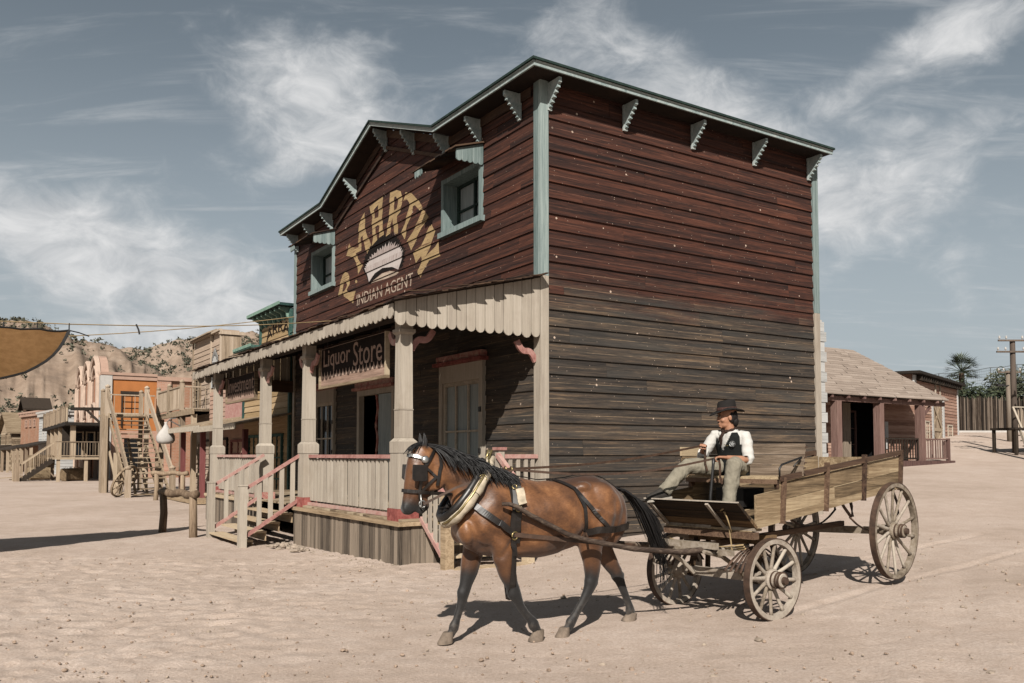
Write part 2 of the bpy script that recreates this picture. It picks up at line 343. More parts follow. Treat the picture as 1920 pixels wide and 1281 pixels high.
# ------------------------------------------------------------------ ground
def gz(x, y):
    q = x / max(y, 1.0)
    z = 0.0
    if x > 0: z += .042 * min(x, 5.0)
    else: z -= .1 * sst(-x, 1.5, 4.5) * (1 - sst(y, 19, 30)) * sst(y, 9, 14)
    z += sst(q, -.02, .14) * table(y, [(12, 0), (16, .12), (19, .20), (40, 1.05), (56, 2.75), (90, 5.0), (200, 8), (600, 10)])
    return z
def make_ground():
    def axis(lo, hi, step, far, gr):
        c = [lo + step * i for i in range(int((hi - lo) / step) + 1)]
        a = []; s = step; p = c[-1]
        while p < far: s *= gr; p += s; a.append(p)
        b = []; s = step; p = c[0]
        while p > -far: s *= gr; p -= s; b.append(p)
        return b[::-1] + c + a
    xs = axis(-9.0, 8.0, .055, 900, 1.13); ys = axis(5.5, 15.0, .055, 900, 1.13)
    vs = []; nx = len(xs)
    for y in ys:
        for x in xs:
            z = gz(x, y)
            if y > 3 and y < 60 and abs(x) < 45:
                k = 1.0 / (1 + max(0, y - 16) * .12)
                lft = sst(-x + (y - 9) * .25, .2, 3.2)         # churned sand on the left, trodden smooth in the middle
                am = .010 + .044 * lft
                p = Vector((x * 1.0, y * 1.0, 0))
                z += k * am * (MN.noise(p * 2.3) * .20 + MN.noise(p * 5.2) * .50 + MN.noise(p * 9.3) * .36 - .35 * max(0, .25 - MN.voronoi(p * 3.1)[0][0]) * 3)
                z += k * .02 * MN.noise(p * .6)
                # wheel ruts that sweep across the right foreground
                if x > .8 and y < 12:
                    u = x - (y - 6.5) * .55
                    z += .012 * math.sin(u * 9 + 1.6 * MN.noise(p * .7)) * sst(u, 1.6, 2.6) * (1 - sst(u, 4.6, 5.6)) * (.4 + .9 * abs(MN.noise(p * 1.3)))
                lx = (x - 2.189) * -.749 + (y - 9.034) * -.6626; ly = (x - 2.189) * .6626 + (y - 9.034) * -.749     # wheel tracks behind the wagon
                if lx < .2: d_ = abs(abs(ly) - .62); z += (-.016 * sst(.085 - d_, 0, .06) + .007 * sst(.06 - abs(d_ - .12), 0, .05)) * sst(-lx, -.1, .5)
            vs.append((x, y, z))
    fs = [(j * nx + i, j * nx + i + 1, (j + 1) * nx + i + 1, (j + 1) * nx + i) for j in range(len(ys) - 1) for i in range(nx - 1)]
    me = bpy.data.meshes.new('sandy_ground'); me.from_pydata(vs, [], fs); me.update()
    me.polygons.foreach_set('use_smooth', [True] * len(me.polygons))
    t = NT('dusty_sand', .95, .12)
    o = t.tc.outputs['Object']
    big = t.noise(o, .35, 6, .6, .3); mid = t.noise(o, 2.4, 7, .65); fin = t.noise(o, 38, 5, .7); gr = t.noise(o, 140, 3, .7)
    c = t.ramp(t.math('ADD', t.math('MULTIPLY', big, .55), t.math('MULTIPLY', mid, .45)), [(.32, hexc('b3a192')), (.48, hexc('c6b3a5')), (.62, hexc('d3c1b4')), (.75, hexc('dbcbbf'))])
    c = t.mix(t.maprange(fin, .35, .62, .42, 0), c, hexc('94806e'), 'MIX')
    c = t.mix(t.maprange(gr, .62, .74, 0, .35), c, hexc('ddd0c2'))
    pb = t.voro(o, 9.0); pm = t.maprange(pb, .045, .075, 1, 0); pm = t.math('MULTIPLY', pm, t.maprange(t.noise(o, 1.1, 3), .50, .62))
    c = t.mix(t.math('MULTIPLY', pm, .7), c, hexc('7b6958'))
    fl = t.voro(t.vec((1, 1.0, 1)), 31.0); fk = t.math('MULTIPLY', t.maprange(fl, .10, .17, 1, 0), t.maprange(t.noise(o, 2.1, 4), .50, .60)); c = t.mix(t.math('MULTIPLY', fk, .6), c, hexc('77665a'))
    h = t.math('ADD', t.math('ADD', t.math('MULTIPLY', mid, 1.3), t.math('MULTIPLY', fin, .55)), t.math('ADD', t.math('MULTIPLY', gr, .16), t.math('MULTIPLY', pm, .5)))
    t.bump(h, .7, .03)
    me.materials.append(t.col(c))
    g = bpy.data.objects.new('ground', me); COL.objects.link(g); g['kind'] = 'structure'
make_ground()
# ------------------------------------------------------------------ the two-storey timber house with the porch
YAW = .5761393; P2 = Vector((.517, 14.931, 0))
HM = Matrix.Translation(P2) @ Matrix.Rotation(YAW, 4, 'Z')
def hw(x, y, z): return HM @ Vector((x, y, z))
house = E('timber_shop_building', 'two-storey dark red timber shop building with scalloped porch and painted sign on its gable', 'building', P2, YAW)
COURSE = .286; FW = 13.0; SW = 7.5; ZT = 8.36
def gable_z(y):       # roofline of the front
    return ZT + 1.2 * clamp(1 - abs(y - 6.4) / 3.25)
LAP = .026
def course_off(z):    # how far a course stands proud of the wall plane at height z
    f = (z / COURSE) % 1.0
    return (.018 - .015 * (f - .5) * 2) if f >= .5 else (LAP - .024 * f * 2)
def siding(mb, axis, u0, u1, z0, z1, top=None, holes=(), base=0.0, jl=(2.6, 5.0)):
    LAP = .034 if axis == 'x' else .026
    """lapped boards; axis 'y': front wall (faces -x), axis 'x': side wall (faces -y)"""
    half = COURSE / 2; pc = None
    k = math.floor(z0 / half)
    while k * half < z1:
        a, b = max(z0, k * half), min(z1, (k + 1) * half); lower = (k % 2 == 0)
        o0, o1 = (LAP, LAP * .5) if lower else (LAP * .4, .003)
        u = u0; cuts = [u0]
        u += random.uniform(.4, jl[1])
        while u < u1 - .3: cuts.append(u); u += random.uniform(*jl)
        cuts.append(u1)
        if k % 2 and random.random() < .6 and k > 0 and pc: cuts = pc
        pc = cuts
        hs = [h for h in holes if h[2] < b - .01 and h[3] > a + .01]
        for c0, c1 in zip(cuts, cuts[1:]):
            segs = [(c0, c1)]
            for h in hs:
                ns = []
                for (p, q) in segs:
                    if h[1] <= p or h[0] >= q: ns.append((p, q)); continue
                    if h[0] > p: ns.append((p, h[0]))
                    if h[1] < q: ns.append((h[1], q))
                segs = ns
            r = random.random(); jit = random.uniform(-.002, .003)
            for (p, q) in segs:
                if q - p < .01: continue
                if top is not None:
                    # trim to the sloping roofline in short lengths
                    n = max(1, int((q - p) / .12)); st = (q - p) / n
                    pieces = [(p + i * st, p + (i + 1) * st) for i in range(n)]
                    run = None; out = []
                    for (s0, s1) in pieces:
                        ok = top((s0 + s1) / 2) > (a + b) / 2
                        if ok: run = (run[0], s1) if run else (s0, s1)
                        elif run: out.append(run); run = None
                    if run: out.append(run)
                else: out = [(p, q)]
                for (s0, s1) in out:
                    s0 += .0028; s1 -= .0028
                    vs = []
                    for (uu, zz, of) in ((s0, a, o0), (s1, a, o0), (s1, b, o1), (s0, b, o1), (s0, a, -.02), (s1, a, -.02), (s1, b, -.02), (s0, b, -.02)):
                        d = -(of + jit * (of > 0)) - base
                        vs.append((d, uu, zz) if axis == 'y' else (uu, d, zz))
                    mb.add(vs, [(0, 1, 2, 3), (4, 5, 1, 0), (3, 2, 6, 7), (0, 3, 7, 4), (1, 5, 6, 2)], r)
        k += 1

WINS = [(2.05, 3.50, 6.40, 7.42), (9.88, 11.42, 6.42, 7.46)]
DOORS = [(1.86, 3.63, .72, 3.55), (5.84, 8.0, .72, 3.32), (9.6, 11.2, .72, 3.5)]
f = MB()
siding(f, 'y', .0, FW, .2, 9.6, top=lambda y: gable_z(y) + .02, holes=WINS + DOORS)
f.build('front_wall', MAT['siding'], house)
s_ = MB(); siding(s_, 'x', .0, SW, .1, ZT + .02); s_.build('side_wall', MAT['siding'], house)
# solid core so that no light leaks, back and far walls
c = MB(); 
for a, b in (((.03, FW - .1, .0), (SW, FW - .02, ZT)), ((SW - .1, .03, 0), (SW - .02, FW - .1, ZT)), ((.03, .03, ZT - .2), (SW - .1, FW - .1, ZT - .1))): c.box(a, b)
c.box((.03, .03, 4.5), (SW - .1, FW - .1, 4.6))
for y0, y1 in ((0.03, 2.0), (3.55, 9.8), (11.5, FW - .1)): c.box((.3, y0, 4.7), (.34, y1, 8.1))
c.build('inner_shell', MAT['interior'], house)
# corner posts: teal above, cream below
for nm, (x0, x1, y0, y1) in {'corner_board': (-.062, .115, -.062, .012), 'corner_board.': (-.062, .012, .0125, .15), 'corner_board_': (SW - .13, SW + .05, -.055, .05), 'corner_boardl': (-.05, .1, FW - .08, FW + .06)}.items():
    u = MB(); u.box((x0, y0, 4.87), (x1, y1, 8.40)); u.build('corner_board', MAT['teal'], house)
    u = MB(); u.box((x0, y0, .1 if x0 < 1 else .25), (x1, y1, 4.868)); u.build('corner_board', MAT['cream_v'], house)
# cornice: soffit, pale fascia, dark capping, following the gable
def cornice():
    OV = .48
    yy = [-OV, 3.2, 6.4, 9.65, FW + .12]; OX = {'v': -OV}; zz = [ZT, ZT + .02, ZT + 1.2, ZT + .02, ZT]
    so, fa, cp = MB(), MB(), MB()
    for i in range(4):
        n = Vector((0, -(zz[i + 1] - zz[i]), yy[i + 1] - yy[i])).normalized()
        def P(x, i, h): return (x, OX['v'] if i == 0 else yy[i], zz[i] + h)
        def quadbox(mb, x0, x1, h0, h1):
            vs = [P(x0, i, h0), P(x1, i, h0), P(x1, i + 1, h0), P(x0, i + 1, h0), P(x0, i, h1), P(x1, i, h1), P(x1, i + 1, h1), P(x0, i + 1, h1)]
            mb.add(vs, [(0, 3, 2, 1), (4, 5, 6, 7), (0, 1, 5, 4), (1, 2, 6, 5), (2, 3, 7, 6), (3, 0, 4, 7)])
        OX['v'] = -OV + .03; quadbox(so, -OV + .03, .06, .0, .05); OX['v'] = -OV - .005
        quadbox(fa, -OV - .005, -OV + .028, -.01, .050); quadbox(fa, -OV - .02, -OV + .028, .052, .078)
        OX['v'] = -OV - .055; quadbox(cp, -OV - .055, .1, .080, .122)
    so.box((.061, -OV + .03, ZT), (SW + .0, .05, ZT + .05)); fa.box((-OV + .0285, -OV - .005, ZT - .01), (SW + .02, -OV + .028, ZT + .050))
    fa.box((-OV + .0285, -OV - .02, ZT + .052), (SW + .02, -OV + .028, ZT + .078)); cp.box((.101, -OV - .055, ZT + .080), (SW + .04, .1, ZT + .122))
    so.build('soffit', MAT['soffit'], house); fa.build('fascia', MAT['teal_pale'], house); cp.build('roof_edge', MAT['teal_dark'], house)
    # raking frieze boards under the gable
    fr = MB()
    for (a, b) in ((0, 1), (1, 2), (2, 3), (3, 4)):
        y0, y1 = max(yy[a], .25), min(yy[b], FW - .1)
        z0, z1 = gable_z(y0), gable_z(y1)
        fr.prism([(-.036, y0, z0 - .02), (-.036, y1, z1 - .02), (-.036, y1, z1 - .2), (-.036, y0, z0 - .2)], (-.022, 0, 0))
        if a in (1, 2): fr.prism([(-.04, y0, z0 - .42), (-.04, y1, z1 - .42), (-.04, y1, z1 - .5), (-.04, y0, z0 - .5)], (-.03, 0, 0))
    fr.build('frieze_board', MAT['dark_wood'], house)
    rf = MB(); rf.add([(.08, .05, ZT + .05), (SW + .1, .05, ZT + .05), (SW + .1, FW, ZT + .05), (.08, FW, ZT + .05)], [(0, 1, 2, 3)])
    rf.prism([(.09, 3.2, ZT), (.09, 9.6, ZT), (.09, 6.4, ZT + 1.19)], (.12, 0, 0)); rf.build('roof', MAT['dark_wood'], house)
cornice()
def bracket_mesh():
    prof = [(0, 0), (-.37, 0), (-.37, -.10), (-.315, -.13), (-.33, -.19), (-.25, -.20), (-.27, -.27), (-.19, -.28), (-.21, -.35), (-.13, -.36), (-.15, -.43), (-.075, -.44), (-.09, -.5), (0, -.53)]
    mb = MB(); mb.prism([(p[0], -.035, p[1]) for p in prof], (0, .07, 0)); mb.prism([(0, -.05, 0), (-.045, -.05, 0), (-.045, -.05, -.56), (0, -.05, -.56)], (0, .1, 0))
    return mb
br0 = bracket_mesh().build('bracket', MAT['teal_pale'], house)
first = True
for y in (.62, 2.05, 3.35, 4.95, 6.45, 8.3, 9.95, 11.35, 12.75):
    o = br0 if first else br0.copy()
    if not first: COL.objects.link(o)
    first = False; o.location = (-.034, y, gable_z(y) - .03); o.scale = (.96, .9, .88)
for x in (.14, 1.9, 3.68, 5.48, 7.25):
    o = br0.copy(); COL.objects.link(o); o.location = (x, -.034, ZT - .03); o.scale = (.96, .9, .88); o.rotation_euler = (0, 0, R(90))

# upper windows
for wi, (y0, y1, z0, z1) in enumerate(WINS):
    fr = MB(); d = .36
    fr.box((-.07, y0 - .09, z0 - .0), (d, y0 - .0005, z1 + .1)); fr.box((-.07, y1 + .0005, z0 - .0), (d, y1 + .1, z1 + .1)); fr.box((-.068, y0, z1), (d, y1, z1 + .095))
    w = fr.build('window', MAT['teal'], house)
    sl = MB(); sl.box((-.12, y0 - .16, z0 - .115), (.35, y1 + .17, z0 - .002)); sl.build('sill', MAT['teal'], w)
    sh = MB(); ym = (y0 + y1) / 2
    for (a, b) in ((y0 + .0, y0 + .06), (ym - .03, ym + .03), (y1 - .06, y1 - .0)): sh.box((d - .1, a, z0), (d - .05, b, z1))
    for (a, b) in ((z0, z0 + .06), (z0 + .44, z0 + .48), (z1 - .06, z1)): sh.box((d - .095, y0 + .061, a), (d - .055, y1 - .061, b))
    sh.build('sash', MAT['teal_dark'], w)
    gl = MB(); gl.box((d - .04, y0, z0), (d - .03, y1, z1)); gl.build('pane', MAT['curtain'], w)
    # little awning with scalloped cheeks
    aw = MB(); ya, yb = y0 - .12, y1 + .25
    zt, zo, xo = z1 + .41, z1 + .20, -.64
    n = 9
    for i in range(n):
        a = ya - .05 + (yb - ya + .1) * i / n; b = ya - .05 + (yb - ya + .1) * (i + 1) / n - .012; dz = random.uniform(-.012, .012)
        aw.add([(-.03, a, zt + dz), (-.03, b, zt + dz), (xo - random.uniform(0, .07), b, zo + dz), (xo - random.uniform(0, .07), a, zo + dz)], [(0, 1, 2, 3)])
        aw.prism([(-.03, a, zt + dz + .004), (-.03, b, zt + dz + .004), (xo - .05, b, zo + dz + .004), (xo - .05, a, zo + dz + .004)], (0, 0, .03))
    aob = aw.build('awning', MAT['dark_wood'], w)
    for yc in (ya,):
        ck = MB()
        m = 5
        for i in range(m):
            xa, xb = -.035 + (xo + .035) * i / m, -.035 + (xo + .035) * (i + 1) / m + .004
            za, zb = lerp(zt, zo, i / m) - .01, lerp(zt, zo, (i + 1) / m) - .01; zl = z1 + .02 - .0 * i
            pts = [(xa, za), (xb, zb)] + [((xa + xb) / 2 + (xb - xa) / 2 * math.cos(math.pi * k / 6), zl - abs(xb - xa) / 2 * .9 * math.sin(math.pi * k / 6)) for k in range(7)]
            ck.prism([(p[0], yc, p[1]) for p in pts], (0, .03, 0))
        ck.build('awning_valance', MAT['teal'], w)
    ck = MB()
    for i in range(3):   # the surviving bit of front valance at the far end
        a = yb - .1 - i * .11
        ck.prism([(xo - .01, a, zo - .01), (xo - .01, a - .105, zo - .01), (xo - .01, a - .1, zo - .12), (xo - .01, a - .05, zo - .16), (xo - .01, a - .005, zo - .12)], (-.025, 0, 0))
    ck.build('awning_valance', MAT['teal'], w)

# painted sign on the gable: paint that lies on the boards
def paint_on_wall(name, polys, mat, lift, thick_rnd=True):
    from mathutils.geometry import tessellate_polygon
    mb = MB(); half = COURSE / 2
    for poly in polys:
        v3 = [Vector((p[0], p[1], 0)) for p in poly]
        for tri in tessellate_polygon([v3]):
            T = [tuple(v3[i][:2]) for i in tri]
            zmin, zmax = min(p[1] for p in T), max(p[1] for p in T); k = math.floor(zmin / half)
            while k * half < zmax:
                a, b = k * half + (.004 if k % 2 == 0 else 0), (k + 1) * half - .0005
                P = T
                for lim, sg in ((a, 1), (b, -1)):
                    Q = []
                    for i in range(len(P)):
                        p, q = P[i], P[(i + 1) % len(P)]; dp, dq = (p[1] - lim) * sg, (q[1] - lim) * sg
                        if dp >= 0: Q.append(p)
                        if (dp >= 0) != (dq >= 0):
                            t = dp / (dp - dq); Q.append((p[0] + (q[0] - p[0]) * t, p[1] + (q[1] - p[1]) * t))
                    P = Q
                    if len(P) < 3: break
                if len(P) >= 3:
                    lower = k % 2 == 0; o0, o1 = (LAP, LAP * .5) if lower else (LAP * .4, .003)
                    vs = []
                    for p in P:
                        fr = (p[1] - k * half) / half; vs.append((-(lerp(o0, o1, fr) + lift), p[0], p[1]))
                    mb.add(vs, [tuple(range(len(vs)))], (k * .37) % 1)
                k += 1
    return mb.build(name, mat, house)
ML = dict(
D=[[9.514,5.98],[9.419,6.229],[9.258,6.508],[9.069,6.568],[8.881,6.513],[8.744,6.389],[8.739,6.188],[8.907,6.072],[8.808,5.976],[8.342,5.946],[8.493,5.637],[8.752,5.775],[9.128,5.92],[9.208,6.063],[9.094,6.05],[8.983,6.113],[8.91,6.202],[9.025,6.308],[9.175,6.261],[9.208,6.066],[9.244,5.987]],
M=[[8.982,6.986],[8.766,7.268],[8.638,7.141],[8.169,7.05],[8.147,7.645],[7.783,7.867],[7.749,7.54],[7.725,7.368],[7.346,6.931],[7.544,6.835],[7.61,6.765],[7.836,7.115],[7.895,7.295],[8.019,7.266],[7.956,6.918],[8.308,6.918],[8.197,6.756],[7.892,6.53],[8.153,6.335],[8.266,6.642],[8.522,6.861]],
A=[[7.5,7.937],[6.689,8.004],[6.71,7.436],[6.675,7.242],[6.609,7.042],[6.893,7.024],[6.866,7.285],[6.963,7.361],[7.125,7.344],[7.055,7.112],[6.988,6.991],[7.312,6.896],[7.252,7.155],[7.322,7.388],[7.307,7.63],[7.161,7.555],[6.934,7.542],[6.94,7.853],[7.185,7.791],[7.168,7.559],[7.314,7.637]],
R=[[6.286,7.979],[5.926,7.95],[5.69,7.862],[5.602,7.737],[5.616,7.537],[5.712,7.382],[5.886,7.321],[5.792,6.889],[5.909,6.889],[6.029,6.967],[6.124,7.326],[6.212,7.19],[6.239,6.987],[6.484,6.962],[6.396,7.232],[6.296,7.47],[6.282,7.729],[6.051,7.593],[6.007,7.479],[5.871,7.498],[5.833,7.694],[5.923,7.794],[6.012,7.804],[6.057,7.6],[6.282,7.734]],
T=[[5.56,7.599],[5.402,7.762],[5.122,7.664],[4.792,7.431],[4.551,7.2],[4.683,7.159],[4.953,7.348],[5.063,7.35],[5.061,7.2],[5.336,6.99],[5.444,6.662],[5.647,6.857],[5.477,7.022],[5.339,7.217],[5.202,7.459],[5.344,7.583]],
I=[[4.577,7.182],[4.253,6.911],[4.625,6.755],[5.105,6.342],[5.33,6.6],[5.001,6.79],[4.787,6.938]],
N=[[5.049,6.281],[4.62,6.341],[4.261,6.673],[4.134,6.728],[3.972,6.549],[4.105,6.33],[4.383,6.076],[3.954,6.204],[3.831,6.284],[3.74,5.955],[4.253,5.955],[4.665,5.647],[4.8,5.804],[4.564,6.039],[4.618,6.122],[4.856,6.01],[4.966,6.166]],
dot=[[8.377,6.197],[8.349,6.229],[8.278,6.222],[8.22,6.17],[8.247,6.133],[8.333,6.147]])
for q_ in ML.values(): paint_on_wall('painted_letter', [q_], MAT['ochre'], .004)
def jag(pts, amp, n, cx, cz):
    out = []
    for (a, b) in zip(pts, pts[1:]):
        for i in range(n):
            t = i / n; p = (lerp(a[0], b[0], t), lerp(a[1], b[1], t)); d = Vector((p[0] - cx, p[1] - cz)).normalized(); s = amp * (1 if i % 2 else -.25) * random.uniform(.5, 1.2)
            out.append((p[0] + d.x * s, p[1] + d.y * s))
    out.append(pts[-1]); return out
BK = [(7.843,6.40),(7.677,6.724),(7.346,6.903),(7.021,6.997),(6.515,7.008),(5.968,6.851),(5.614,6.597),(5.45,6.36),(5.62,6.05)]
WH = [(7.738,6.391),(7.539,6.559),(7.015,6.701),(6.387,6.732),(5.905,6.632),(5.612,6.444),(5.598,6.29)]
paint_on_wall('painted_feather_tips', [jag(BK, .10, 8, 6.6, 6.1) + [(6.255, 6.10), (6.75, 6.13), (7.427, 5.96)]], MAT['mural_black'], .003)
paint_on_wall('painted_feathers', [jag(WH, .09, 9, 6.6, 6.0) + [(5.767,6.03),(6.135,6.162),(6.689,6.238),(7.135,6.186),(7.448,6.024)]], MAT['mural_white'], .005)
paint_on_wall('painted_brow_band', [[(7.38,5.98),(6.686,6.1),(6.255,6.086),(5.767,5.971),(5.894,5.933),(6.497,5.941)]], MAT['mural_pale'], .006)
def text_polys(s, shear=0.0):
    cu = bpy.data.curves.new('lettering', 'FONT'); cu.body = s; cu.resolution_u = 3; cu.shear = shear; cu.align_x = 'LEFT'
    ob = bpy.data.objects.new('lettering', cu); COL.objects.link(ob)
    dg = bpy.context.evaluated_depsgraph_get(); me = bpy.data.meshes.new_from_object(ob.evaluated_get(dg))
    polys = [[(me.vertices[i].co.x, me.vertices[i].co.y) for i in p.vertices] for p in me.polygons]
    bpy.data.objects.remove(ob); bpy.data.curves.remove(cu)
    xs = [p[0] for q in polys for p in q]; ys = [p[1] for q in polys for p in q]
    x0, x1, y0, y1 = min(xs), max(xs), min(ys), max(ys)
    return [[((p[0] - x0) / (x1 - x0), (p[1] - y0) / (y1 - y0)) for p in q] for q in polys]
paint_on_wall('painted_trade_line', [[(8.23 - 3.22 * p[0], 5.535 + .295 * p[1]) for p in q] for q in text_polys('INDIAN AGENT')], MAT['mural_pale'], .004)

# ---- ground-floor joinery under the porch
def joinery(y0, y1, z1, kind):
    fr = MB(); z0 = .72
    fr.box((-.09, y0 - .0, z0), (.05, y0 + .13, z1)); fr.box((-.09, y1 - .13, z0), (.05, y1, z1)); fr.box((-.088, y0 + .131, z1 - .13 - (.22 if kind == 'w' else 0)), (.05, y1 - .131, z1))
    d = fr.build('door_frame' if kind == 'd' else 'window', MAT['cream_v'], house)
    hd = MB(); hd.box((-.2, y0 - .1, z1 + .002), (.0, y1 + .1, z1 + .07)); hd.box((-.14, y0 - .04, z1 + .071), (.0, y1 + .04, z1 + .2)); hd.build('head_moulding', MAT['red_brick_paint'], d)
    if kind == 'w':
        s = MB(); a, b = y0 + .131, y1 - .131; zt = z1 - .352
        s.box((-.05, a, z0), (.0, a + .08, zt)); s.box((-.05, b - .08, z0), (.0, b, zt)); s.box((-.048, a + .081, z0), (.0, b - .081, z0 + .3)); s.box((-.048, a + .081, zt - .08), (.0, b - .081, zt))
        for i in (1, 2): y = lerp(a, b, i / 3); s.box((-.046, y - .022, z0 + .301), (-.006, y + .022, zt - .081))
        zm = z0 + .3 + (zt - z0 - .38) * .56; s.box((-.044, a + .081, zm - .02), (-.008, b - .081, zm + .02))
        s.build('sash', MAT['cream_o'], d)
        g = MB(); g.box((.005, a, z0), (.02, b, zt)); g.build('pane', MAT['curtain'] if y0 < 5 else MAT['glass_dark'], d)
        hk = MB(); hk.box((-.12, y0 + .05, 2.55), (-.09, y0 + .11, 2.65)); hk.box((-.12, y0 + .05, 1.75), (-.09, y0 + .11, 1.85)); hk.build('hinge', MAT['black_metal'], d)
    else:
        lf = MB()      # one leaf swung open into the room, showing its cut edge strip
        lf.box((.04, y0 + .14, z0), (1.0, y0 + .19, z1 - .14)); lf.build('door_leaf', MAT['cream_v'], d)
        pn = MB(); pn.box((-.02, y0 + .14, z0), (.03, y0 + 1.0, z1 - .14)); o = pn.build('door_leaf', MAT['curtain'], d)
        st = MB(); zz = z0; n = 22; pts = []
        for i in range(n + 1): pts.append((-.03, y0 + 1.05 + .05 * math.sin(i * .9), lerp(z0, z1 - .15, i / n)))
        st.tube(pts, .035, 6); st.build('ragged_curtain', MAT['red_brick_paint'], d)
for (a, b, c_, d_) in ((1.86, 3.63, 3.55, 'w'), (5.84, 8.0, 3.32, 'd'), (9.6, 11.2, 3.5, 'w')): joinery(a, b, d_ and c_, d_)

# ---- porch
PX = -2.7; PL = 12.25
dk = MB(); y = .0
while y < PL: dk.box((PX + .03, y, .67), (-.03, y + .135, .705)); y += .14
dk.build('porch_deck', MAT['grey_h'], house)
sk = MB()
y = 0.0
while y < PL:
    w = random.uniform(.085, .15)
    if not (5.0 < y < 7.35): sk.box((PX - random.uniform(0, .014), y, -.35), (PX + .03, y + w - .008, .60 + random.uniform(-.01, .005)))
    y += w
sk.build('porch_skirting', MAT['grey_v'], house); sk = MB()
x = PX + .04
while x < -.9:
    w = random.uniform(.09, .16); sk.box((x, -random.uniform(0, .014), -.3), (x + w - .008, .03, .60)); x += w
sk.build('porch_skirting', MAT['grey_v'], house); sk = MB(); x = PX + .04
while x < -.1:
    w = random.uniform(.09, .16); sk.box((x, PL - .03, -.3), (x + w - .008, PL + random.uniform(0, .014), .60)); x += w
sk.build('porch_skirting', MAT['grey_v'], house)
cb = MB(); cb.box((PX - .07, -.07, .602), (PX + .1, 4.95, .668)); cb.build('deck_edge_board', MAT['tread'], house); cb = MB(); cb.box((PX - .07, 7.45, .602), (PX + .1, PL + .05, .668)); cb.build('deck_edge_board', MAT['tread'], house); cb = MB(); cb.box((PX + .101, -.07, .604), (-1.0, .06, .666)); cb.build('deck_edge_board', MAT['tread'], house)
POSTS = (.32, 4.76, 7.68, 12.02)
def post_parts(par, x, y, ztop):
    p = MB()
    def sq(w, z0, z1, w1=None):
        w1 = w if w1 is None else w1; a, b = w / 2, w1 / 2
        p.rings([[(x - a, y - a, z0), (x + a, y - a, z0), (x + a, y + a, z0), (x - a, y + a, z0)], [(x - b, y - b, z1), (x + b, y - b, z1), (x + b, y + b, z1), (x - b, y + b, z1)]])
    sq(.315, .862, 1.75); sq(.335, 1.752, 1.93); sq(.335, 1.931, 1.99, .23); sq(.225, 1.993, 2.44); sq(.24, 2.442, 2.458); sq(.222, 2.46, ztop - .16, .205); sq(.215, ztop - .158, ztop - .12, .28); sq(.28, ztop - .119, ztop - .07)
    sq(.22, ztop - .069, ztop + .15)
    o = p.build('post', MAT['cream_v'], par)
    b = MB(); b.box((x - .19, y - .19, .668), (x + .19, y + .19, .86)); b.build('post_plinth', MAT['red_brick_paint'], o)
    return o
for y in POSTS: post_parts(house, -2.5, y, 3.82)
# curly brackets in the corners of the porch bays
def curl(par, p, dirv, s=1.0):
    d = Vector(dirv); pts = []
    for i in range(13):
        t = i / 12; pts.append(Vector(p) + d * (.40 * s * t) + Vector((0, 0, -.34 * s * (1 - t) + .06 * math.sin(t * 2 * math.pi))))
    nn = Vector((0, 0, 1)).cross(d).normalized(); m = MB(); pts = [p_ - nn * .025 for p_ in pts]; strap(m, pts, [nn] * 13, .105, .05); return m.build('scroll_bracket', MAT['pink'], par)
for y in POSTS:
    if y > 1: curl(house, (-2.5, y - .12, 3.75), (0, -1, 0))
    if y < 12: curl(house, (-2.5, y + .12, 3.75), (0, 1, 0))
curl(house, (-2.37, .32, 3.78), (1, 0, 0)); curl(house, (-.06, .1, 3.70), (-1, 0, 0))
# roof of the porch: slope, ragged board edge, beams, scalloped valance
PZ0, PZ1 = 4.14, 4.86; PO = -2.9; PE = 13.35
def proof(x): return lerp(PZ1, PZ0, clamp(x / PO))
rf = MB(); y = -.26
while y < PE:
    w = random.uniform(.16, .3); j = random.uniform(-.012, .02); e = random.uniform(0, .07); tl = random.uniform(-.015, .015)
    vs = [(-.03, y, PZ1 + j), (-.03, y + w + (.008 if random.random() < .85 else -.012), PZ1 + j + tl), (PO - e, y + w + .008, PZ0 + j + tl - .02), (PO - e, y, PZ0 + j - .02)]
    rf.prism(vs, (0, 0, .018)); y += w
x_ = -.05
while x_ > PO:      # ragged ends of the roof boards
    w_ = random.uniform(.08, .22); zz_ = proof(x_) + random.uniform(-.005, .03); d_ = random.uniform(.0, .13) ; z2_ = proof(x_ - w_) + random.uniform(-.005, .03)
    rf.prism([(x_, -.2, zz_), (x_ - w_, -.2, z2_), (x_ - w_, -.26 - d_ * random.uniform(.4, 1), z2_ - .01), (x_, -.26 - d_, zz_ - .01)], (0, 0, .014)); x_ -= w_
for k in range(4):      # loose laths lying on the end of the roof
    rf.beam((-.25 - k * .6, -.1 + .04 * k, proof(-.25 - k * .6) + .05), (-.75 - k * .62, -.03, proof(-.75 - k * .62) + .05 + .02 * k), .06, .015)
rf.build('porch_roof', MAT['dark_wood'], house)
bm_ = MB()
bm_.box((-2.6, .2, 3.96), (-2.4, PE - .2, 4.12)); bm_.box((-2.39, .2, 3.92), (-.03, .36, 4.06))
for i in range(12):
    y = .7 + i * 1.1; bm_.beam((-.03, y, PZ1 - .09), (PO + .08, y, PZ0 - .09), .07, .12)
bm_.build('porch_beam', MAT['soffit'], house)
vl = MB()
def scallop(mb, a, b, zt0, zt1, zb, plane, face, th=.022):
    r = (b - a) / 2 * .94; c = (a + b) / 2
    pts = [(a + .006, zt0), (b - .006, zt1)] + [(c + r * math.cos(math.pi * k / 6), zb + .07 - (r * 1.0) * math.sin(math.pi * k / 6)) for k in range(7)]
    if plane == 'y': mb.prism([(face, p[0], p[1]) for p in pts], (th, 0, 0))
    else: mb.prism([(p[0], face, p[1]) for p in pts], (0, th, 0))
y = -.06
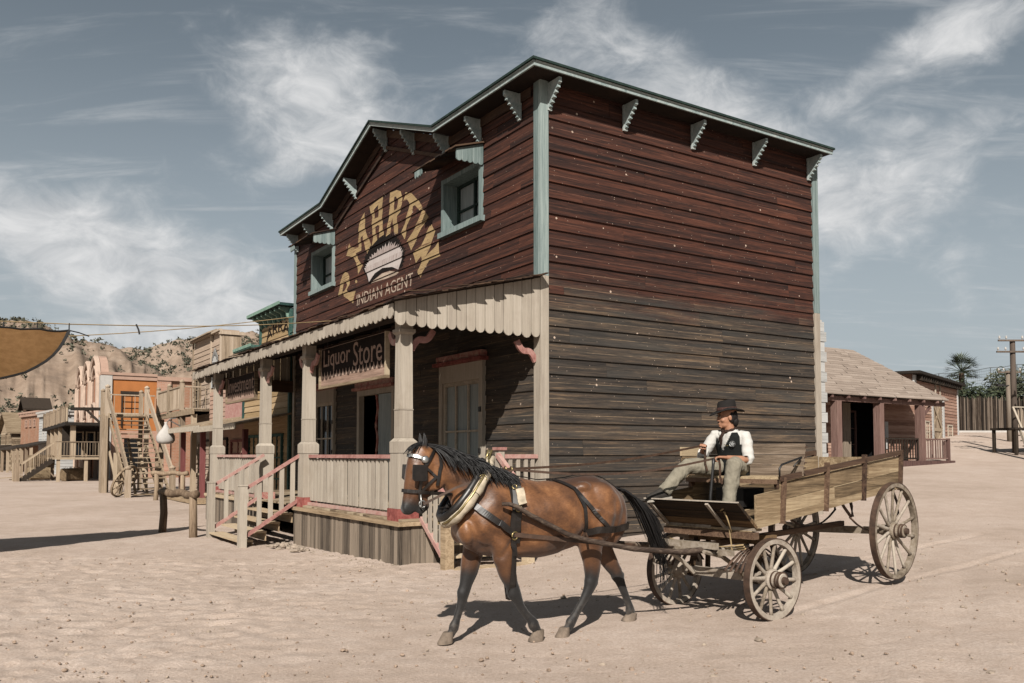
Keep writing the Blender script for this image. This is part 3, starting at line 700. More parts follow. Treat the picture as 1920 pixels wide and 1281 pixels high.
while y < PE:
    w = random.uniform(.18, .215); zt = PZ0 - .045
    scallop(vl, y, y + w, zt, zt, 3.88 + random.uniform(-.015, .015), 'y', PO + .02 - random.uniform(0, .012)); y += w
vl.build('porch_valance', MAT['cream_v'], house)
ve = MB(); x = PO + .045
while x < -.08:
    w = min(random.uniform(.175, .20), -.07 - x)
    if w < .05: break
    scallop(ve, x, x + w, proof(x) - .03, proof(x + w) - .03, 3.77 + random.uniform(-.012, .012), 'x', -.075 + random.uniform(-.006, .006)); x += w
ve.build('porch_valance', MAT['cream_v'], house)
vb = MB(); x = PO + .1
while x < -.1:
    w = .2; scallop(vb, x, min(x + w, -.1), proof(x) - .03, proof(x + w) - .03, 3.8, 'x', PE - .2); x += w
vb.build('porch_valance', MAT['cream_v'], house)
# railings
def railing(y0, y1, x=-2.5):
    r = MB(); y = y0 + .05
    while y < y1 - .06:
        w = .10; t = random.uniform(-.006, .006); r.box((x - .02 + t, y, .80), (x + .012 + t, y + w, 1.64)); y += .178
    o = r.build('railing', MAT['cream_v'], house)
    h = MB(); h.box((x - .06, y0, 1.66), (x + .06, y1, 1.725)); h.build('handrail', MAT['pink'], o)
    l = MB(); l.box((x - .075, y0, .71), (x + .06, y1, .765)); l.build('bottom_rail', MAT['pink'], o)
railing(.50, 4.58); railing(7.86, 11.84)
e = MB(); x = -1.0
e.box((-.9, -.02, .71), (-.78, .10, 1.80)); eo = e.build('railing', MAT['cream_v'], house)
e = MB(); e.box((-.93, -.05, 1.80), (-.75, .13, 1.85)); e.box((-.775, .01, 1.66), (-.07, .09, 1.73)); e.build('handrail', MAT['pink'], eo)
e = MB()
for x in (-.66, -.5, -.34, -.2): e.box((x, .03, .71), (x + .07, .06, 1.66))
e.build('baluster', MAT['cream_v'], eo)
# front steps
st = MB(); NS = 4
for i in range(NS):
    z = .68 - .17 * (i + 1) + .02; x1 = PX - .02 - .27 * i
    st.box((x1 - .30, 5.0, z - .035), (x1, 7.32, z)); st.box((x1 - .02, 5.03, z - .2), (x1 - .0, 7.29, z - .037))
so_ = st.build('front_steps', MAT['tread'], house)
for y in (4.88, 7.36):
    n = MB(); n.box((-3.86, y - .075, -.3), (-3.71, y + .075, 1.10)); n.box((-3.87, y - .085, 1.101), (-3.70, y + .085, 1.13)); n.build('newel_post', MAT['cream_v'], so_)
    h = MB(); h.beam((-3.71, y, 1.06), (-2.62, y, 1.72), .07, .06); h.beam((-3.71, y, .12), (-2.66, y, .80), .06, .07); h.build('handrail', MAT['pink'], so_)
    b = MB()
    for i in range(4):
        x = -3.5 + i * .225; zb = lerp(.12, .80, (x + 3.71) / 1.05); b.box((x, y - .016, zb), (x + .09, y + .016, zb + .91))
    b.build('baluster', MAT['cream_v'], so_)
# end steps beside the corner
es = MB()
for i in range(4):
    z = .70 - .17 * (i + 1); y1 = -.08 - .24 * i; es.box((-2.32, y1 - .28, z - .035), (-.95, y1, z))
eo_ = es.build('end_steps', MAT['tread'], house)
for x in (-2.36, -.9):
    n = MB(); n.box((x - .075, -.98, -.1), (x + .075, -.83, 1.15)); n.build('newel_post', MAT['tread'], eo_)
    h = MB(); h.beam((x, -.83, 1.10), (x, .0, 1.72), .08, .075); h.beam((x, -.83, .14), (x, -.05, .72), .06, .07); h.build('handrail', MAT['pink'], eo_)
    b = MB()
    for i in range(4):
        y = -.75 + i * .18; zb = lerp(.16, .74, (y + .83) / .8); b.box((x - .016, y, zb), (x + .016, y + .085, zb + .9))
    b.build('baluster', MAT['cream_v'], eo_)
hp = MB(); hp.box((-2.3, FW + .02, 3.6), (-.05, FW + .08, 3.95)); hp.build('end_board', MAT['dark_wood'], house)

# hanging signs
MAT['sign_board'] = wood('bleached_sign_board', [hexc('6b5a4e'), hexc('93796a'), hexc('ab8f7f'), hexc('bda595')], 'h', .3)
MAT['sign_letter'] = wood('faded_pink_sign_lettering', [hexc('7a6459'), hexc('9c8274'), hexc('b39a8b')], 'h', .2)
MAT['sign_paint_and_shade'] = plain('worn_dark_lettering_and_shade', hexc('241c18'), .9, .1, .25, 9)
def hanging_sign(label, y0, y1, z0, z1, words, x=-2.34):
    s = E('hanging_sign', label, 'sign', hw(x, (y0 + y1) / 2, z0), YAW)
    w = y1 - y0; h = z1 - z0
    b = MB(); n = 5
    for i in range(n): b.box((-.015, -w / 2, h * i / n + .002), (.03, w / 2, h * (i + 1) / n - .002))
    b.build('board', MAT['sign_board'], s)
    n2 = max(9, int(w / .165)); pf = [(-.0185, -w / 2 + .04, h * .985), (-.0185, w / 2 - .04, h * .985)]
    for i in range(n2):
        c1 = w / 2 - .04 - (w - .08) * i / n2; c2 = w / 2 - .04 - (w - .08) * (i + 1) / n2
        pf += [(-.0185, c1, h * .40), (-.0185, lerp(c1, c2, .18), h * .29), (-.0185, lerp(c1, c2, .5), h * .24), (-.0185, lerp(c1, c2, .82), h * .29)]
    pf.append((-.0185, -w / 2 + .04, h * .40)); fd = MB(); fd.prism(pf, (.003, 0, 0), .5); fd.build('painted_shade_field', MAT['sign_paint_and_shade'], s)  # shade on the upper board put in as a dark painted field, scalloped below
    f = MB(); f.box((-.05, -w / 2 - .05, -.05), (.03, w / 2 + .05, -.001)); f.box((-.05, -w / 2 - .05, 0), (.03, -w / 2 - .001, h)); f.box((-.05, w / 2 + .001, 0), (.03, w / 2 + .05, h)); f.build('frame', MAT['grey_h'], s)
    t = MB()
    for word, a, b_, zz0, zz1 in words:
        for q in text_polys(word):
            vs = [(-.026, (w / 2 - lerp(a, b_, p[0]) * w), h * lerp(zz0, zz1, p[1])) for p in q]
            t.prism(vs, (.006, 0, 0), .5)
    t.build('lettering', MAT['sign_letter'], s)
    c = MB()
    for yy in (-w * .4, w * .4): c.tube([(0, yy, h), (0, yy, 4.0 - z0 + .02)], .012, 5)
    c.build('hanger', MAT['black_metal'], s)
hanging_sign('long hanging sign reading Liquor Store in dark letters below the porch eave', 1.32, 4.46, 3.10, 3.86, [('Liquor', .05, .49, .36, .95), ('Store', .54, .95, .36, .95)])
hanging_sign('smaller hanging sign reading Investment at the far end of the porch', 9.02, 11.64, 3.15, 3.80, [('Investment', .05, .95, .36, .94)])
# ------------------------------------------------------------------ the horse
HANG = R(204); HP = Vector((.30, 8.17, .01))
horse = E('bay_horse', 'bay horse with black mane and tail walking in harness in front of the wagon', 'horse', HP, HANG)
HMX = Matrix.Translation(HP) @ Matrix.Rotation(HANG, 4, 'Z')
def ell(c, hx, hy, hz, rx=0.0, seg=20, n=12):
    """ellipsoid rings; returns list of rings along local z"""
    rg = []
    for i in range(n + 1):
        t = math.pi * (i + .02) / (n + .04); z = -math.cos(t) * hz; r = math.sin(t)
        rg.append([Vector(c) + Matrix.Rotation(rx, 3, 'Y') @ Vector((hx * r * math.cos(2 * math.pi * k / seg), hy * r * math.sin(2 * math.pi * k / seg), z)) for k in range(seg)])
    return rg
def fused(mb, voxel, smooth_it, name):
    """one continuous skin out of overlapping lofts"""
    me = bpy.data.meshes.new(name + '_raw'); me.from_pydata(mb.v, [], mb.f)
    bm = bmesh.new(); bm.from_mesh(me); bmesh.ops.recalc_face_normals(bm, faces=bm.faces); bm.to_mesh(me); bm.free()
    ob = bpy.data.objects.new(name + '_raw', me); COL.objects.link(ob)
    m = ob.modifiers.new('r', 'REMESH'); m.mode = 'VOXEL'; m.voxel_size = voxel; m.adaptivity = 0
    dg = bpy.context.evaluated_depsgraph_get(); out = bpy.data.meshes.new_from_object(ob.evaluated_get(dg)); bpy.data.objects.remove(ob)
    bm = bmesh.new(); bm.from_mesh(out)
    for _ in range(smooth_it): bmesh.ops.smooth_vert(bm, verts=bm.verts, factor=.5, use_axis_x=True, use_axis_y=True, use_axis_z=True)
    bm.normal_update(); bm.to_mesh(out); bm.free()
    out.polygons.foreach_set('use_smooth', [True] * len(out.polygons)); out.name = name
    return out
def puff(me, fn):
    d = [(v.co.copy(), v.normal.copy()) for v in me.vertices]; out = []
    for c, n in d:
        q = c + n * fn(c); out += [q.x, q.y, q.z]
    me.vertices.foreach_set('co', out); me.update()
def horse_body():
    mb = MB(); SEG = 28
    # trunk: x, z low, z high, half width, squareness, width bias (low wide / high narrow)
    T = [(.90, .99, 1.17, .07), (.86, .93, 1.28, .13), (.78, .85, 1.38, .185), (.66, .79, 1.47, .225), (.54, .765, 1.525, .235), (.40, .755, 1.528, .25), (.25, .75, 1.497, .28), (.08, .745, 1.464, .298),
         (-.10, .772, 1.468, .30), (-.26, .82, 1.492, .285), (-.40, .872, 1.513, .272), (-.52, .895, 1.508, .265), (-.64, .90, 1.468, .245), (-.74, .93, 1.415, .205), (-.82, 1.00, 1.345, .15), (-.865, 1.10, 1.25, .07)]
    rg = []
    for x, z0, z1, w in T:
        zc, h = (z0 + z1) / 2, (z1 - z0) / 2; ring = []
        for k in range(SEG):
            t = 2 * math.pi * k / SEG; cy, sz = math.cos(t), math.sin(t)
            wy = w * (1 - .16 * max(0, sz) ** 2)
            ring.append((x, math.copysign(abs(cy) ** .88, cy) * wy, zc + h * math.copysign(abs(sz) ** .94, sz)))
        rg.append(ring)
    mb.rings(rg)
    # neck
    def obl(c, axis_half, hw):   # oval ring: centre, half-vector in xz plane, half width
        ring = []
        for k in range(SEG):
            t = 2 * math.pi * k / SEG; ring.append((c[0] + axis_half[0] * math.sin(t), hw * math.cos(t) * (1 - .3 * max(0, math.sin(t))), c[1] + axis_half[1] * math.sin(t)))
        return ring
    def between(crest, under, hw): return obl(((crest[0] + under[0]) / 2, (crest[1] + under[1]) / 2), ((crest[0] - under[0]) / 2, (crest[1] - under[1]) / 2), hw)
    mb.rings([between((.36, 1.46), (.74, .92), .17), between((.50, 1.545), (.86, 1.06), .185), between((.64, 1.592), (.905, 1.20), .148), between((.80, 1.658), (.95, 1.315), .112), between((.95, 1.712), (1.0, 1.405), .094), between((1.08, 1.765), (1.07, 1.47), .088), between((1.16, 1.77), (1.12, 1.53), .075)])
    # head, rings perpendicular to the nose line
    def hr(front, back, z0, z1, hw): return obl(((front + back) / 2, (z0 + z1) / 2), ((back - front) / 2, (z1 - z0) / 2), hw)
    mb.rings([hr(1.24, 1.08, 1.815, 1.76, .05), hr(1.305, 1.045, 1.75, 1.66, .078), hr(1.345, 1.03, 1.675, 1.56, .094), hr(1.362, 1.035, 1.585, 1.475, .098), hr(1.372, 1.075, 1.50, 1.405, .088), hr(1.38, 1.135, 1.42, 1.345, .070),
              hr(1.387, 1.20, 1.345, 1.285, .058), hr(1.395, 1.245, 1.285, 1.235, .054), hr(1.402, 1.275, 1.235, 1.205, .056), hr(1.392, 1.30, 1.20, 1.185, .045), hr(1.375, 1.32, 1.18, 1.175, .022)])
    mb.rings(ell((1.225, 0, 1.215), .045, .038, .034, R(-25))); mb.rings(ell((1.20, 0, 1.27), .06, .045, .07, R(30)))   # chin, lower jaw
    for s in (1, -1):
        mb.rings(ell((1.105, s * .055, 1.50), .10, .035, .115)); mb.rings(ell((1.29, s * .078, 1.585), .045, .022, .03))       # cheek, brow
        mb.rings(ell((1.375, s * .038, 1.235), .025, .022, .04))                                                                # nostril flare
        e = Vector((1.20, s * .055, 1.775))
        mb.tube([e, e + Vector((.0, s * .008, .05)), e + Vector((.008, s * .01, .10)), e + Vector((.018, s * .006, .145))], [.03, .034, .026, .008], 8, flat=.6)
        mb.rings(ell((.60, s * .165, 1.12), .16, .085, .25, R(-22))); mb.rings(ell((.49, s * .17, .94), .13, .075, .15))         # shoulder, upper arm
        mb.rings(ell((-.55, s * .155, 1.19), .21, .125, .27, R(18))); mb.rings(ell((-.70, s * .12, 1.08), .14, .10, .24, R(-8)))   # haunch
        mb.rings(ell((-.33, s * .17, 1.40), .09, .07, .06)); mb.rings(ell((.82, s * .10, 1.02), .08, .09, .13))                  # hip point, breast
    def leg(pts, y):
        P = [(p[0], y + (p[3] if len(p) > 3 else 0), p[1]) for p in pts]
        # limb: elliptical tube slightly deeper fore-and-aft than wide
        rg = []
        for i, p in enumerate(P):
            d = (Vector(P[min(i + 1, len(P) - 1)]) - Vector(P[max(i - 1, 0)])).normalized(); a = Vector((0, 1, 0)).cross(d).normalized(); r = pts[i][2]
            rg.append([Vector(p) + a * (r * math.cos(2 * math.pi * k / 16)) + Vector((0, 1, 0)) * (r * .80 * math.sin(2 * math.pi * k / 16)) for k in range(16)])
        mb.rings(rg)
    leg([(.56, 1.08, .16), (.50, .93, .135), (.475, .82, .115), (.455, .73, .10), (.43, .62, .084), (.395, .53, .066), (.37, .475, .062), (.355, .435, .060), (.335, .39, .052), (.30, .32, .041), (.245, .245, .039), (.19, .185, .046), (.165, .155, .050), (.145, .12, .041), (.135, .085, .048)], .135)
    leg([(.58, 1.08, .16), (.64, .93, .13), (.665, .82, .112), (.685, .73, .097), (.705, .62, .084), (.735, .52, .064), (.752, .455, .060), (.765, .415, .058), (.775, .36, .048), (.795, .29, .040), (.825, .205, .038), (.843, .145, .046), (.85, .12, .048), (.872, .085, .040), (.895, .055, .046)], -.135)
    leg([(-.52, 1.18, .23), (-.47, 1.02, .20), (-.43, .90, .155), (-.44, .79, .118), (-.45, .69, .095), (-.45, .60, .080), (-.445, .53, .070), (-.43, .47, .064), (-.395, .40, .052), (-.345, .32, .042), (-.285, .23, .040), (-.235, .155, .047), (-.217, .125, .050), (-.195, .095, .042), (-.17, .065, .048)], .13)
    mb.tube([(-.46, .13, .60), (-.49, .13, .535), (-.49, .13, .50), (-.455, .13, .44)], [.03, .032, .034, .025], 8)
    leg([(-.55, 1.18, .22), (-.60, 1.02, .19), (-.64, .90, .155), (-.705, .79, .117), (-.765, .69, .094), (-.825, .60, .078), (-.865, .545, .067), (-.895, .49, .062), (-.925, .42, .050), (-.965, .33, .042), (-1.005, .235, .040), (-1.03, .165, .046), (-1.04, .14, .049), (-1.035, .105, .042), (-1.025, .075, .047)], -.13)
    mb.tube([(-.84, -.13, .62), (-.915, -.13, .56), (-.935, -.13, .525), (-.94, -.13, .45)], [.028, .03, .032, .022], 8)
    for (x, z, y, r) in ((.372, .455, .135, .062), (.757, .435, -.135, .060), (.172, .152, .135, .050), (.846, .13, -.135, .049), (-.222, .132, .13, .050), (-1.035, .148, -.13, .050), (-.44, .505, .13, .066), (-.885, .515, -.13, .064)):
        mb.rings(ell((x + .008, y, z), r, r * .86, r * 1.25))
    for s in (1, -1):
        mb.rings(ell((.505, s * .150, .80), .085, .055, .12, R(8) if s > 0 else R(-14)) if s > 0 else ell((.66, s * .15, .80), .085, .055, .12, R(-10)))
        mb.rings(ell((-.445 if s > 0 else -.72, s * .155, .78), .10, .06, .13, R(4) if s > 0 else R(24)))
    me = fused(mb, .0125, 5, 'body')
    GRV = [((.40, 1.40), (.37, 1.05), .05, .016), ((.36, 1.0), (.52, .80), .035, .016), ((.64, 1.02), (.44, .90), .035, .013), ((-.26, 1.32), (-.335, .98), .06, .020), ((-.30, .96), (-.16, .84), .04, .014), ((-.66, 1.26), (-.62, .86), .032, .013), ((-.44, 1.12), (-.36, .86), .035, .010), ((.80, 1.12), (.70, .86), .04, .016), ((.70, .98), (.60, .80), .03, .012), ((1.16, 1.52), (1.27, 1.40), .022, .006), ((1.30, 1.50), (1.33, 1.33), .02, .005)]
    def groove(c):
        d = 0
        for a, b, w, h in GRV:
            ax, az = a; bx_, bz_ = b; t = clamp(((c.x - ax) * (bx_ - ax) + (c.z - az) * (bz_ - az)) / ((bx_ - ax) ** 2 + (bz_ - az) ** 2)); q = math.hypot(c.x - lerp(ax, bx_, t), c.z - lerp(az, bz_, t))
            d -= h * math.exp(-(q / w) ** 2) * (1 if abs(c.y) > .05 else 0)
        return d
    puff(me, groove)
    puff(me, lambda c: sst(c.z, .55, .8) * (1 - sst(c.x, .95, 1.1)) * (.010 * MN.noise(c * 4.2) + .004 * MN.noise(c * 9.5)))
    # coat: black points
    at = me.attributes.new('black', 'FLOAT', 'POINT'); vals = []
    for v in me.vertices:
        x, y, z = v.co; n = MN.noise(v.co * 9) * .05 + MN.noise(v.co * 3) * .05
        lim = .66 if x > .2 else .62
        b = 1 - sst(z + n, lim - .13, lim + .07)
        if x > .95: b = max(b, 1 - sst(z + n * .6 - (x - 1.3) * .25, 1.25, 1.36))
        if x > 1.1 and z > 1.76: b = max(b, sst(z, 1.76, 1.80))
        vals.append(b)
    at.data.foreach_set('value', vals)
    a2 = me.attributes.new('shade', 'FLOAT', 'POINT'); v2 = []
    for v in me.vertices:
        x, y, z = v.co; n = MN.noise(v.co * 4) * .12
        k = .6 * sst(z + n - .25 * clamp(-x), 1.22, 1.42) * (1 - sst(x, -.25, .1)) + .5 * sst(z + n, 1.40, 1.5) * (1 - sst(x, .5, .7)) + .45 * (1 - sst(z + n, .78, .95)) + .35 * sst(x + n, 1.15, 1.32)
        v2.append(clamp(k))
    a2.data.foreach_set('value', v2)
    t = NT('bay_coat', .38, .34); o = t.tc.outputs['Object']
    hair = t.noise(t.vec((9, 14, 26)), 5.0, 5, .7); big = t.noise(o, 2.3, 5, .6, .4); dap = t.noise(o, 7.0, 4, .6)
    c = t.ramp(t.math('ADD', t.math('MULTIPLY', big, .55), t.math('ADD', t.math('MULTIPLY', dap, .25), t.math('MULTIPLY', hair, .20))), [(.36, rgb(.040, .017, .009)), (.45, rgb(.105, .043, .017)), (.54, rgb(.20, .084, .032)), (.66, rgb(.39, .19, .082))])
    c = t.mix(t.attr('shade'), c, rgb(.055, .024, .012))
    c = t.mix(t.attr('black'), c, t.ramp(hair, [(.3, rgb(.005, .0045, .0045)), (.7, rgb(.016, .0135, .0125))]))
    sz_ = t.N.new('ShaderNodeSeparateXYZ'); t.link(o, sz_.inputs[0]); c = t.mix(t.math('MULTIPLY', t.maprange(sz_.outputs[2], .42, .06, 0, .24), t.maprange(t.noise(o, 9, 5, .7), .38, .66)), c, rgb(.34, .27, .21))
    t.bump(t.math('ADD', hair, t.math('MULTIPLY', dap, 1.5)), .22, .008)
    t.link(t.math('ADD', t.math('MULTIPLY', t.attr('black'), .22), t.math('ADD', .33, t.math('MULTIPLY', hair, .2))), t.b.inputs['Roughness']); t.b.inputs['Sheen Weight'].default_value = .1
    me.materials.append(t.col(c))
    ob = bpy.data.objects.new('body', me); COL.objects.link(ob); ob.parent = horse
    return ob
hbody = horse_body()
BV = BVHTree.FromPolygons([v.co.copy() for v in hbody.data.vertices], [tuple(p.vertices) for p in hbody.data.polygons])
MAT['hair'] = None
def hair_mat():
    t = NT('black_horse_hair', .5, .35); n = t.noise(t.vec((6, 6, 6), t.attr('rnd')), 4, 4)
    return t.col(t.ramp(n, [(.3, rgb(.004, .004, .004)), (.7, rgb(.016, .014, .014))]))
MAT['hair'] = hair_mat()
MAT['hoof'] = plain('dusty_hoof_horn', hexc('7d6f62'), .85, .15, .2, 12, bump=.2)
def hoofs():
    # centre x, y, z of the sole, length, toe offset, pitch of the sole
    for (x, y, pitch, h0) in ((.128, .135, .0, .0), (.915, -.135, .08, -.005), (-.145, .13, .05, .0), (-1.025, -.13, -.22, .03)):
        m = MB(); rg = []
        for (rx, ry, z, dx) in ((.082, .066, .0, .014), (.079, .064, .02, .010), (.066, .055, .06, -.006), (.052, .047, .098, -.018)):
            ring = []
            for k in range(20):
                t = 2 * math.pi * k / 20; p = Vector((dx + rx * math.cos(t) * (1.0 if math.cos(t) > 0 else .8), ry * math.sin(t), z)); p = Matrix.Rotation(pitch, 3, 'Y') @ p
                ring.append((x + p.x, y + p.y, h0 + p.z))
            rg.append(ring)
        m.rings(rg); m.build('hoof', MAT['hoof'], horse, smooth=False)
hoofs()
def surf(x, z, side=1, off=.012):
    """point on the animal's flank at (x, z), seen from the given side, with its normal"""
    h = BV.ray_cast(Vector((x, side * 1.2, z)), Vector((0, -side, 0)))
    if h[0] is None:
        n = BV.find_nearest(Vector((x, side * .05, z))); return n[0] + n[1] * off, n[1]
    return h[0] + h[1] * off, h[1]
def radial(x, zc, ang, off=.012, tilt=0.0):
    """point on the skin around the trunk at angle ang (0 = near side, 90 = top)"""
    d = Vector((tilt * math.sin(ang), math.cos(ang), math.sin(ang))); o = Vector((x, 0, zc)) + d * 1.0
    h = BV.ray_cast(o, -d)
    if h[0] is None: return None, None
    return h[0] + h[1] * off, h[1]
def path(pts, n=8):
    out = []
    for a, b in zip(pts, pts[1:]):
        for i in range(n): out.append((lerp(a[0], b[0], i / n), lerp(a[1], b[1], i / n)))
    out.append(pts[-1]); return out
def sstrap(mb, pts, w, side=1, off=.010, th=.008, n=8):
    P = [surf(x, z, side, off) for x, z in path(pts, n)]; strap(mb, [p[0] for p in P], [p[1] for p in P], w, th)
def hstrands(mb, root, direction, length, sag, r, n=7, wob=.02, lift=None):
    p = Vector(root); d = Vector(direction).normalized(); pts = [p.copy()]; st = length / n
    for i in range(n):
        d = (d + Vector((random.uniform(-wob, wob), random.uniform(-wob, wob), -sag + random.uniform(-wob, wob)))).normalized(); p = p + d * st
        if lift:
            h = BV.find_nearest(p)
            if h[0] is not None and (p - h[0]).dot(h[1]) < lift: p = h[0] + h[1] * (lift + random.uniform(0, .012))
        pts.append(p.copy())
    mb.tube(pts, [r * (1 - .85 * (i / n) ** 1.5) for i in range(n + 1)], 4, cap=False)
def mane_tail():
    m = MB(); CR = [(.50, 1.55), (.64, 1.598), (.80, 1.664), (.95, 1.718), (1.08, 1.762), (1.17, 1.785)]
    for i in range(640):
        t = random.random() * 5; k = int(t); x = lerp(CR[min(k, 4)][0], CR[min(k, 4) + 1][0], t - k); z = lerp(CR[min(k, 4)][1], CR[min(k, 4) + 1][1], t - k)
        s = 1 if random.random() < .8 else -1
        root = (x, s * random.uniform(.0, .03), z + random.uniform(-.005, .028))
        ln = random.uniform(.20, .34) * lerp(1.0, 1.15, sst(x, .6, .9))
        hstrands(m, root, (-.75, s * .8, .1), ln, random.uniform(.12, .3), random.uniform(.005, .009), 6, .06, .008)
    for i in range(60):     # forelock
        hstrands(m, (random.uniform(1.17, 1.23), random.uniform(-.03, .03), 1.80), (.6, random.uniform(-.3, .5), .1), random.uniform(.10, .2), .22, .006, 6, .06, .006)
    m.build('mane', MAT['hair'], horse, smooth=True)
    m = MB()
    sp = [(-.80, 1.38), (-.90, 1.35), (-1.02, 1.26), (-1.13, 1.12), (-1.21, .96), (-1.28, .80), (-1.32, .64)]
    for i in range(520):
        sy = random.gauss(0, .75); sx = random.gauss(0, .72); stop = random.choice((5, 6, 6, 7)); pts = []
        for k, (x, z) in enumerate(sp[:stop] if stop < 7 else sp):
            w = (.016, .026, .048, .062, .066, .062, .055)[k]
            pts.append(Vector((x + sx * w * .85 + random.uniform(-.006, .006), sy * w * .8 + random.uniform(-.006, .006), z + sx * w * .45)))
        if stop == 7 and i % 5 == 0:
            q = pts[-1]; pts.append(q + Vector((random.uniform(-.08, .03), random.uniform(-.04, .04), -random.uniform(.1, .34))))
        n = len(pts); m.tube(pts, [.0085 * (1 - .8 * (j / (n - 1)) ** 2) for j in range(n)], 4, cap=False)
    m.build('tail', MAT['hair'], horse, smooth=True)
mane_tail()
MAT['leather'] = plain('black_harness_leather', hexc('211c19'), .42, .5, .3, 14)
MAT['leather_br'] = plain('worn_brown_harness_leather', hexc('4a3629'), .55, .4, .25, 14)
MAT['canvas'] = plain('stained_cream_canvas', hexc('beb09a'), .9, .15, .2, 9, bump=.4)
MAT['brass'] = plain('worn_brass_fittings', hexc('a79568'), .35, .5, .2, 10, metal=.8)
MAT['steel'] = plain('worn_steel_fittings', hexc('a9a9a6'), .35, .5, .2, 10, metal=.8)
def ring_(mb, c, r, axis, rr=.006):
    ax = Vector(axis).normalized(); u = ax.orthogonal().normalized(); v = ax.cross(u)
    pts = [Vector(c) + u * (r * math.cos(2 * math.pi * k / 14)) + v * (r * math.sin(2 * math.pi * k / 14)) for k in range(15)]
    mb.tube(pts, rr, 6, cap=False)
def harness():
    # collar: padded oval round the neck base
    top, bot = Vector((.575, 0, 1.625)), Vector((.985, 0, 1.10)); c = (top + bot) / 2; ax = (top - bot) / 2; nrm = Vector((.80, 0, .60)).normalized()
    def oval(k, n, grow=0.0, push=0.0):
        t = 2 * math.pi * k / n; s = math.sin(t); hw = .205 * (1 - .22 * s) + grow
        return c + ax * (s * (1 + grow / ax.length)) + Vector((0, 1, 0)) * (math.cos(t) * hw) + nrm * push
    m = MB(); pts = [oval(k, 40) for k in range(41)]; m.tube(pts, [.049 + .006 * math.sin(k * 1.7) for k in range(41)], 10, cap=False); col = m.build('collar', MAT['canvas'], horse, smooth=True)
    m = MB(); m.tube([oval(k, 40, -.012, .058) for k in range(41)], .036, 8, cap=False); m.tube([oval(k, 40, -.05, .03) for k in range(41)], .03, 8, cap=False); m.build('collar_rim', MAT['leather'], col, smooth=True)
    for s in (0, 1):
        m = MB(); rng = range(-9, 10); pts = []
        for k in rng:
            p = oval(k if s == 0 else 20 - k, 40, .035, .028); pts.append(p)
        pts.append(pts[-1] + Vector((-.03, 0, .09)) + Vector((0, .01 if s == 0 else -.01, 0)))
        m.tube(pts, .0125, 6); m.build('hame', MAT['brass'], col, smooth=True)
    m = MB(); ring_(m, (.70, .19, 1.50), .032, (.3, 1, .2)); ring_(m, (.70, -.19, 1.50), .032, (.3, 1, .2)); m.build('rein_ring', MAT['brass'], col, smooth=True)
    m = MB(); m.tube([top + Vector((-.02, 0, .02)), top + Vector((-.04, 0, .07)), top + Vector((-.02, 0, .11))], [.05, .035, .012], 8); m.build('collar_cap', MAT['canvas'], col, smooth=True)
    # bridle
    m = MB()
    for s in (1, -1):
        sstrap(m, [(1.10, 1.775), (1.205, 1.62), (1.255, 1.45), (1.255, 1.34), (1.235, 1.30)], .026, s); sstrap(m, [(1.075, 1.76), (1.062, 1.62), (1.085, 1.52), (1.10, 1.44)], .028, s)
        sstrap(m, [(1.10, 1.52), (1.18, 1.45), (1.255, 1.37)], .024, s); sstrap(m, [(1.215, 1.60), (1.15, 1.55), (1.09, 1.50)], .022, s)
    def hoop(x0, z0, x1, z1, w, off=.011):       # band round the head in an oblique plane
        P = []; cc = Vector(((x0 + x1) / 2, 0, (z0 + z1) / 2)); u = (Vector((x0, 0, z0)) - cc)
        for k in range(33):
            t = 2 * math.pi * k / 32; d = (u.normalized() * math.cos(t) + Vector((0, 1, 0)) * math.sin(t)); h = BV.ray_cast(cc + d * .6, -d)
            if h[0] is not None: P.append((h[0] + h[1] * off, h[1]))
        strap(m, [p[0] for p in P], [p[1] for p in P], w)
    hoop(1.39, 1.395, 1.12, 1.375, .030)
    br = m.build('bridle', MAT['leather'], horse)
    m = MB()
    P = [surf(x, z, 1, .016) for x, z in path([(1.335, 1.705), (1.27, 1.69), (1.20, 1.665)], 6)]
    Q = [surf(x, z, -1, .016) for x, z in path([(1.335, 1.705), (1.27, 1.69), (1.20, 1.665)], 6)]
    A = Q[::-1] + P; strap(m, [p[0] for p in A], [p[1] for p in A], .026, .008); m.build('brow_band', MAT['steel'], br)
    for s in (1, -1):
        m = MB(); p, n = surf(1.212, 1.665, s, .02); rg = []
        m.rings([[p + (n.orthogonal().normalized() * math.cos(2 * math.pi * k / 16) + n.cross(n.orthogonal().normalized()) * math.sin(2 * math.pi * k / 16)) * r + n * h for k in range(16)] for r, h in ((.036, -.01), (.034, .006), (.02, .016))]); m.build('rosette', MAT['steel'], br, smooth=True)
        m = MB()     # square blinker that stands out a little from the eye
        pl = []
        for (x, z, o) in ((1.345, 1.625, .055), (1.195, 1.622, .015), (1.195, 1.49, .015), (1.215, 1.475, .018), (1.325, 1.48, .052), (1.35, 1.50, .06)):
            pl.append(Vector((x, s * (.095 + o), z)))
        m.prism(pl, (0, s * .008, 0)); m.build('blinker', MAT['leather'], br, bevel=.003)
        m = MB(); ring_(m, (1.228, s * .072, 1.275), .030, (0, 1, 0), .007); m.tube([(1.245, s * .075, 1.36), (1.24, s * .075, 1.25), (1.22, s * .072, 1.215)], .008, 6); m.build('bit_ring', MAT['steel'], br, smooth=True)
    # saddle pad, belly band
    m = MB(); P = []
    for k in range(-3, 13 + 3):
        a = math.pi * k / 12; r = radial(lerp(.40, .355, max(0, math.sin(a))), 1.12, a, .014)
        if r[0] is not None: P.append(r)
    strap(m, [p[0] for p in P], [p[1] for p in P], .085, .02); sd = m.build('harness_saddle', MAT['leather'], horse)
    m = MB(); P = []
    for k in range(0, 41):
        a = 2 * math.pi * k / 40; r = radial(.41, 1.12, a, .010)
        if r[0] is not None: P.append(r)
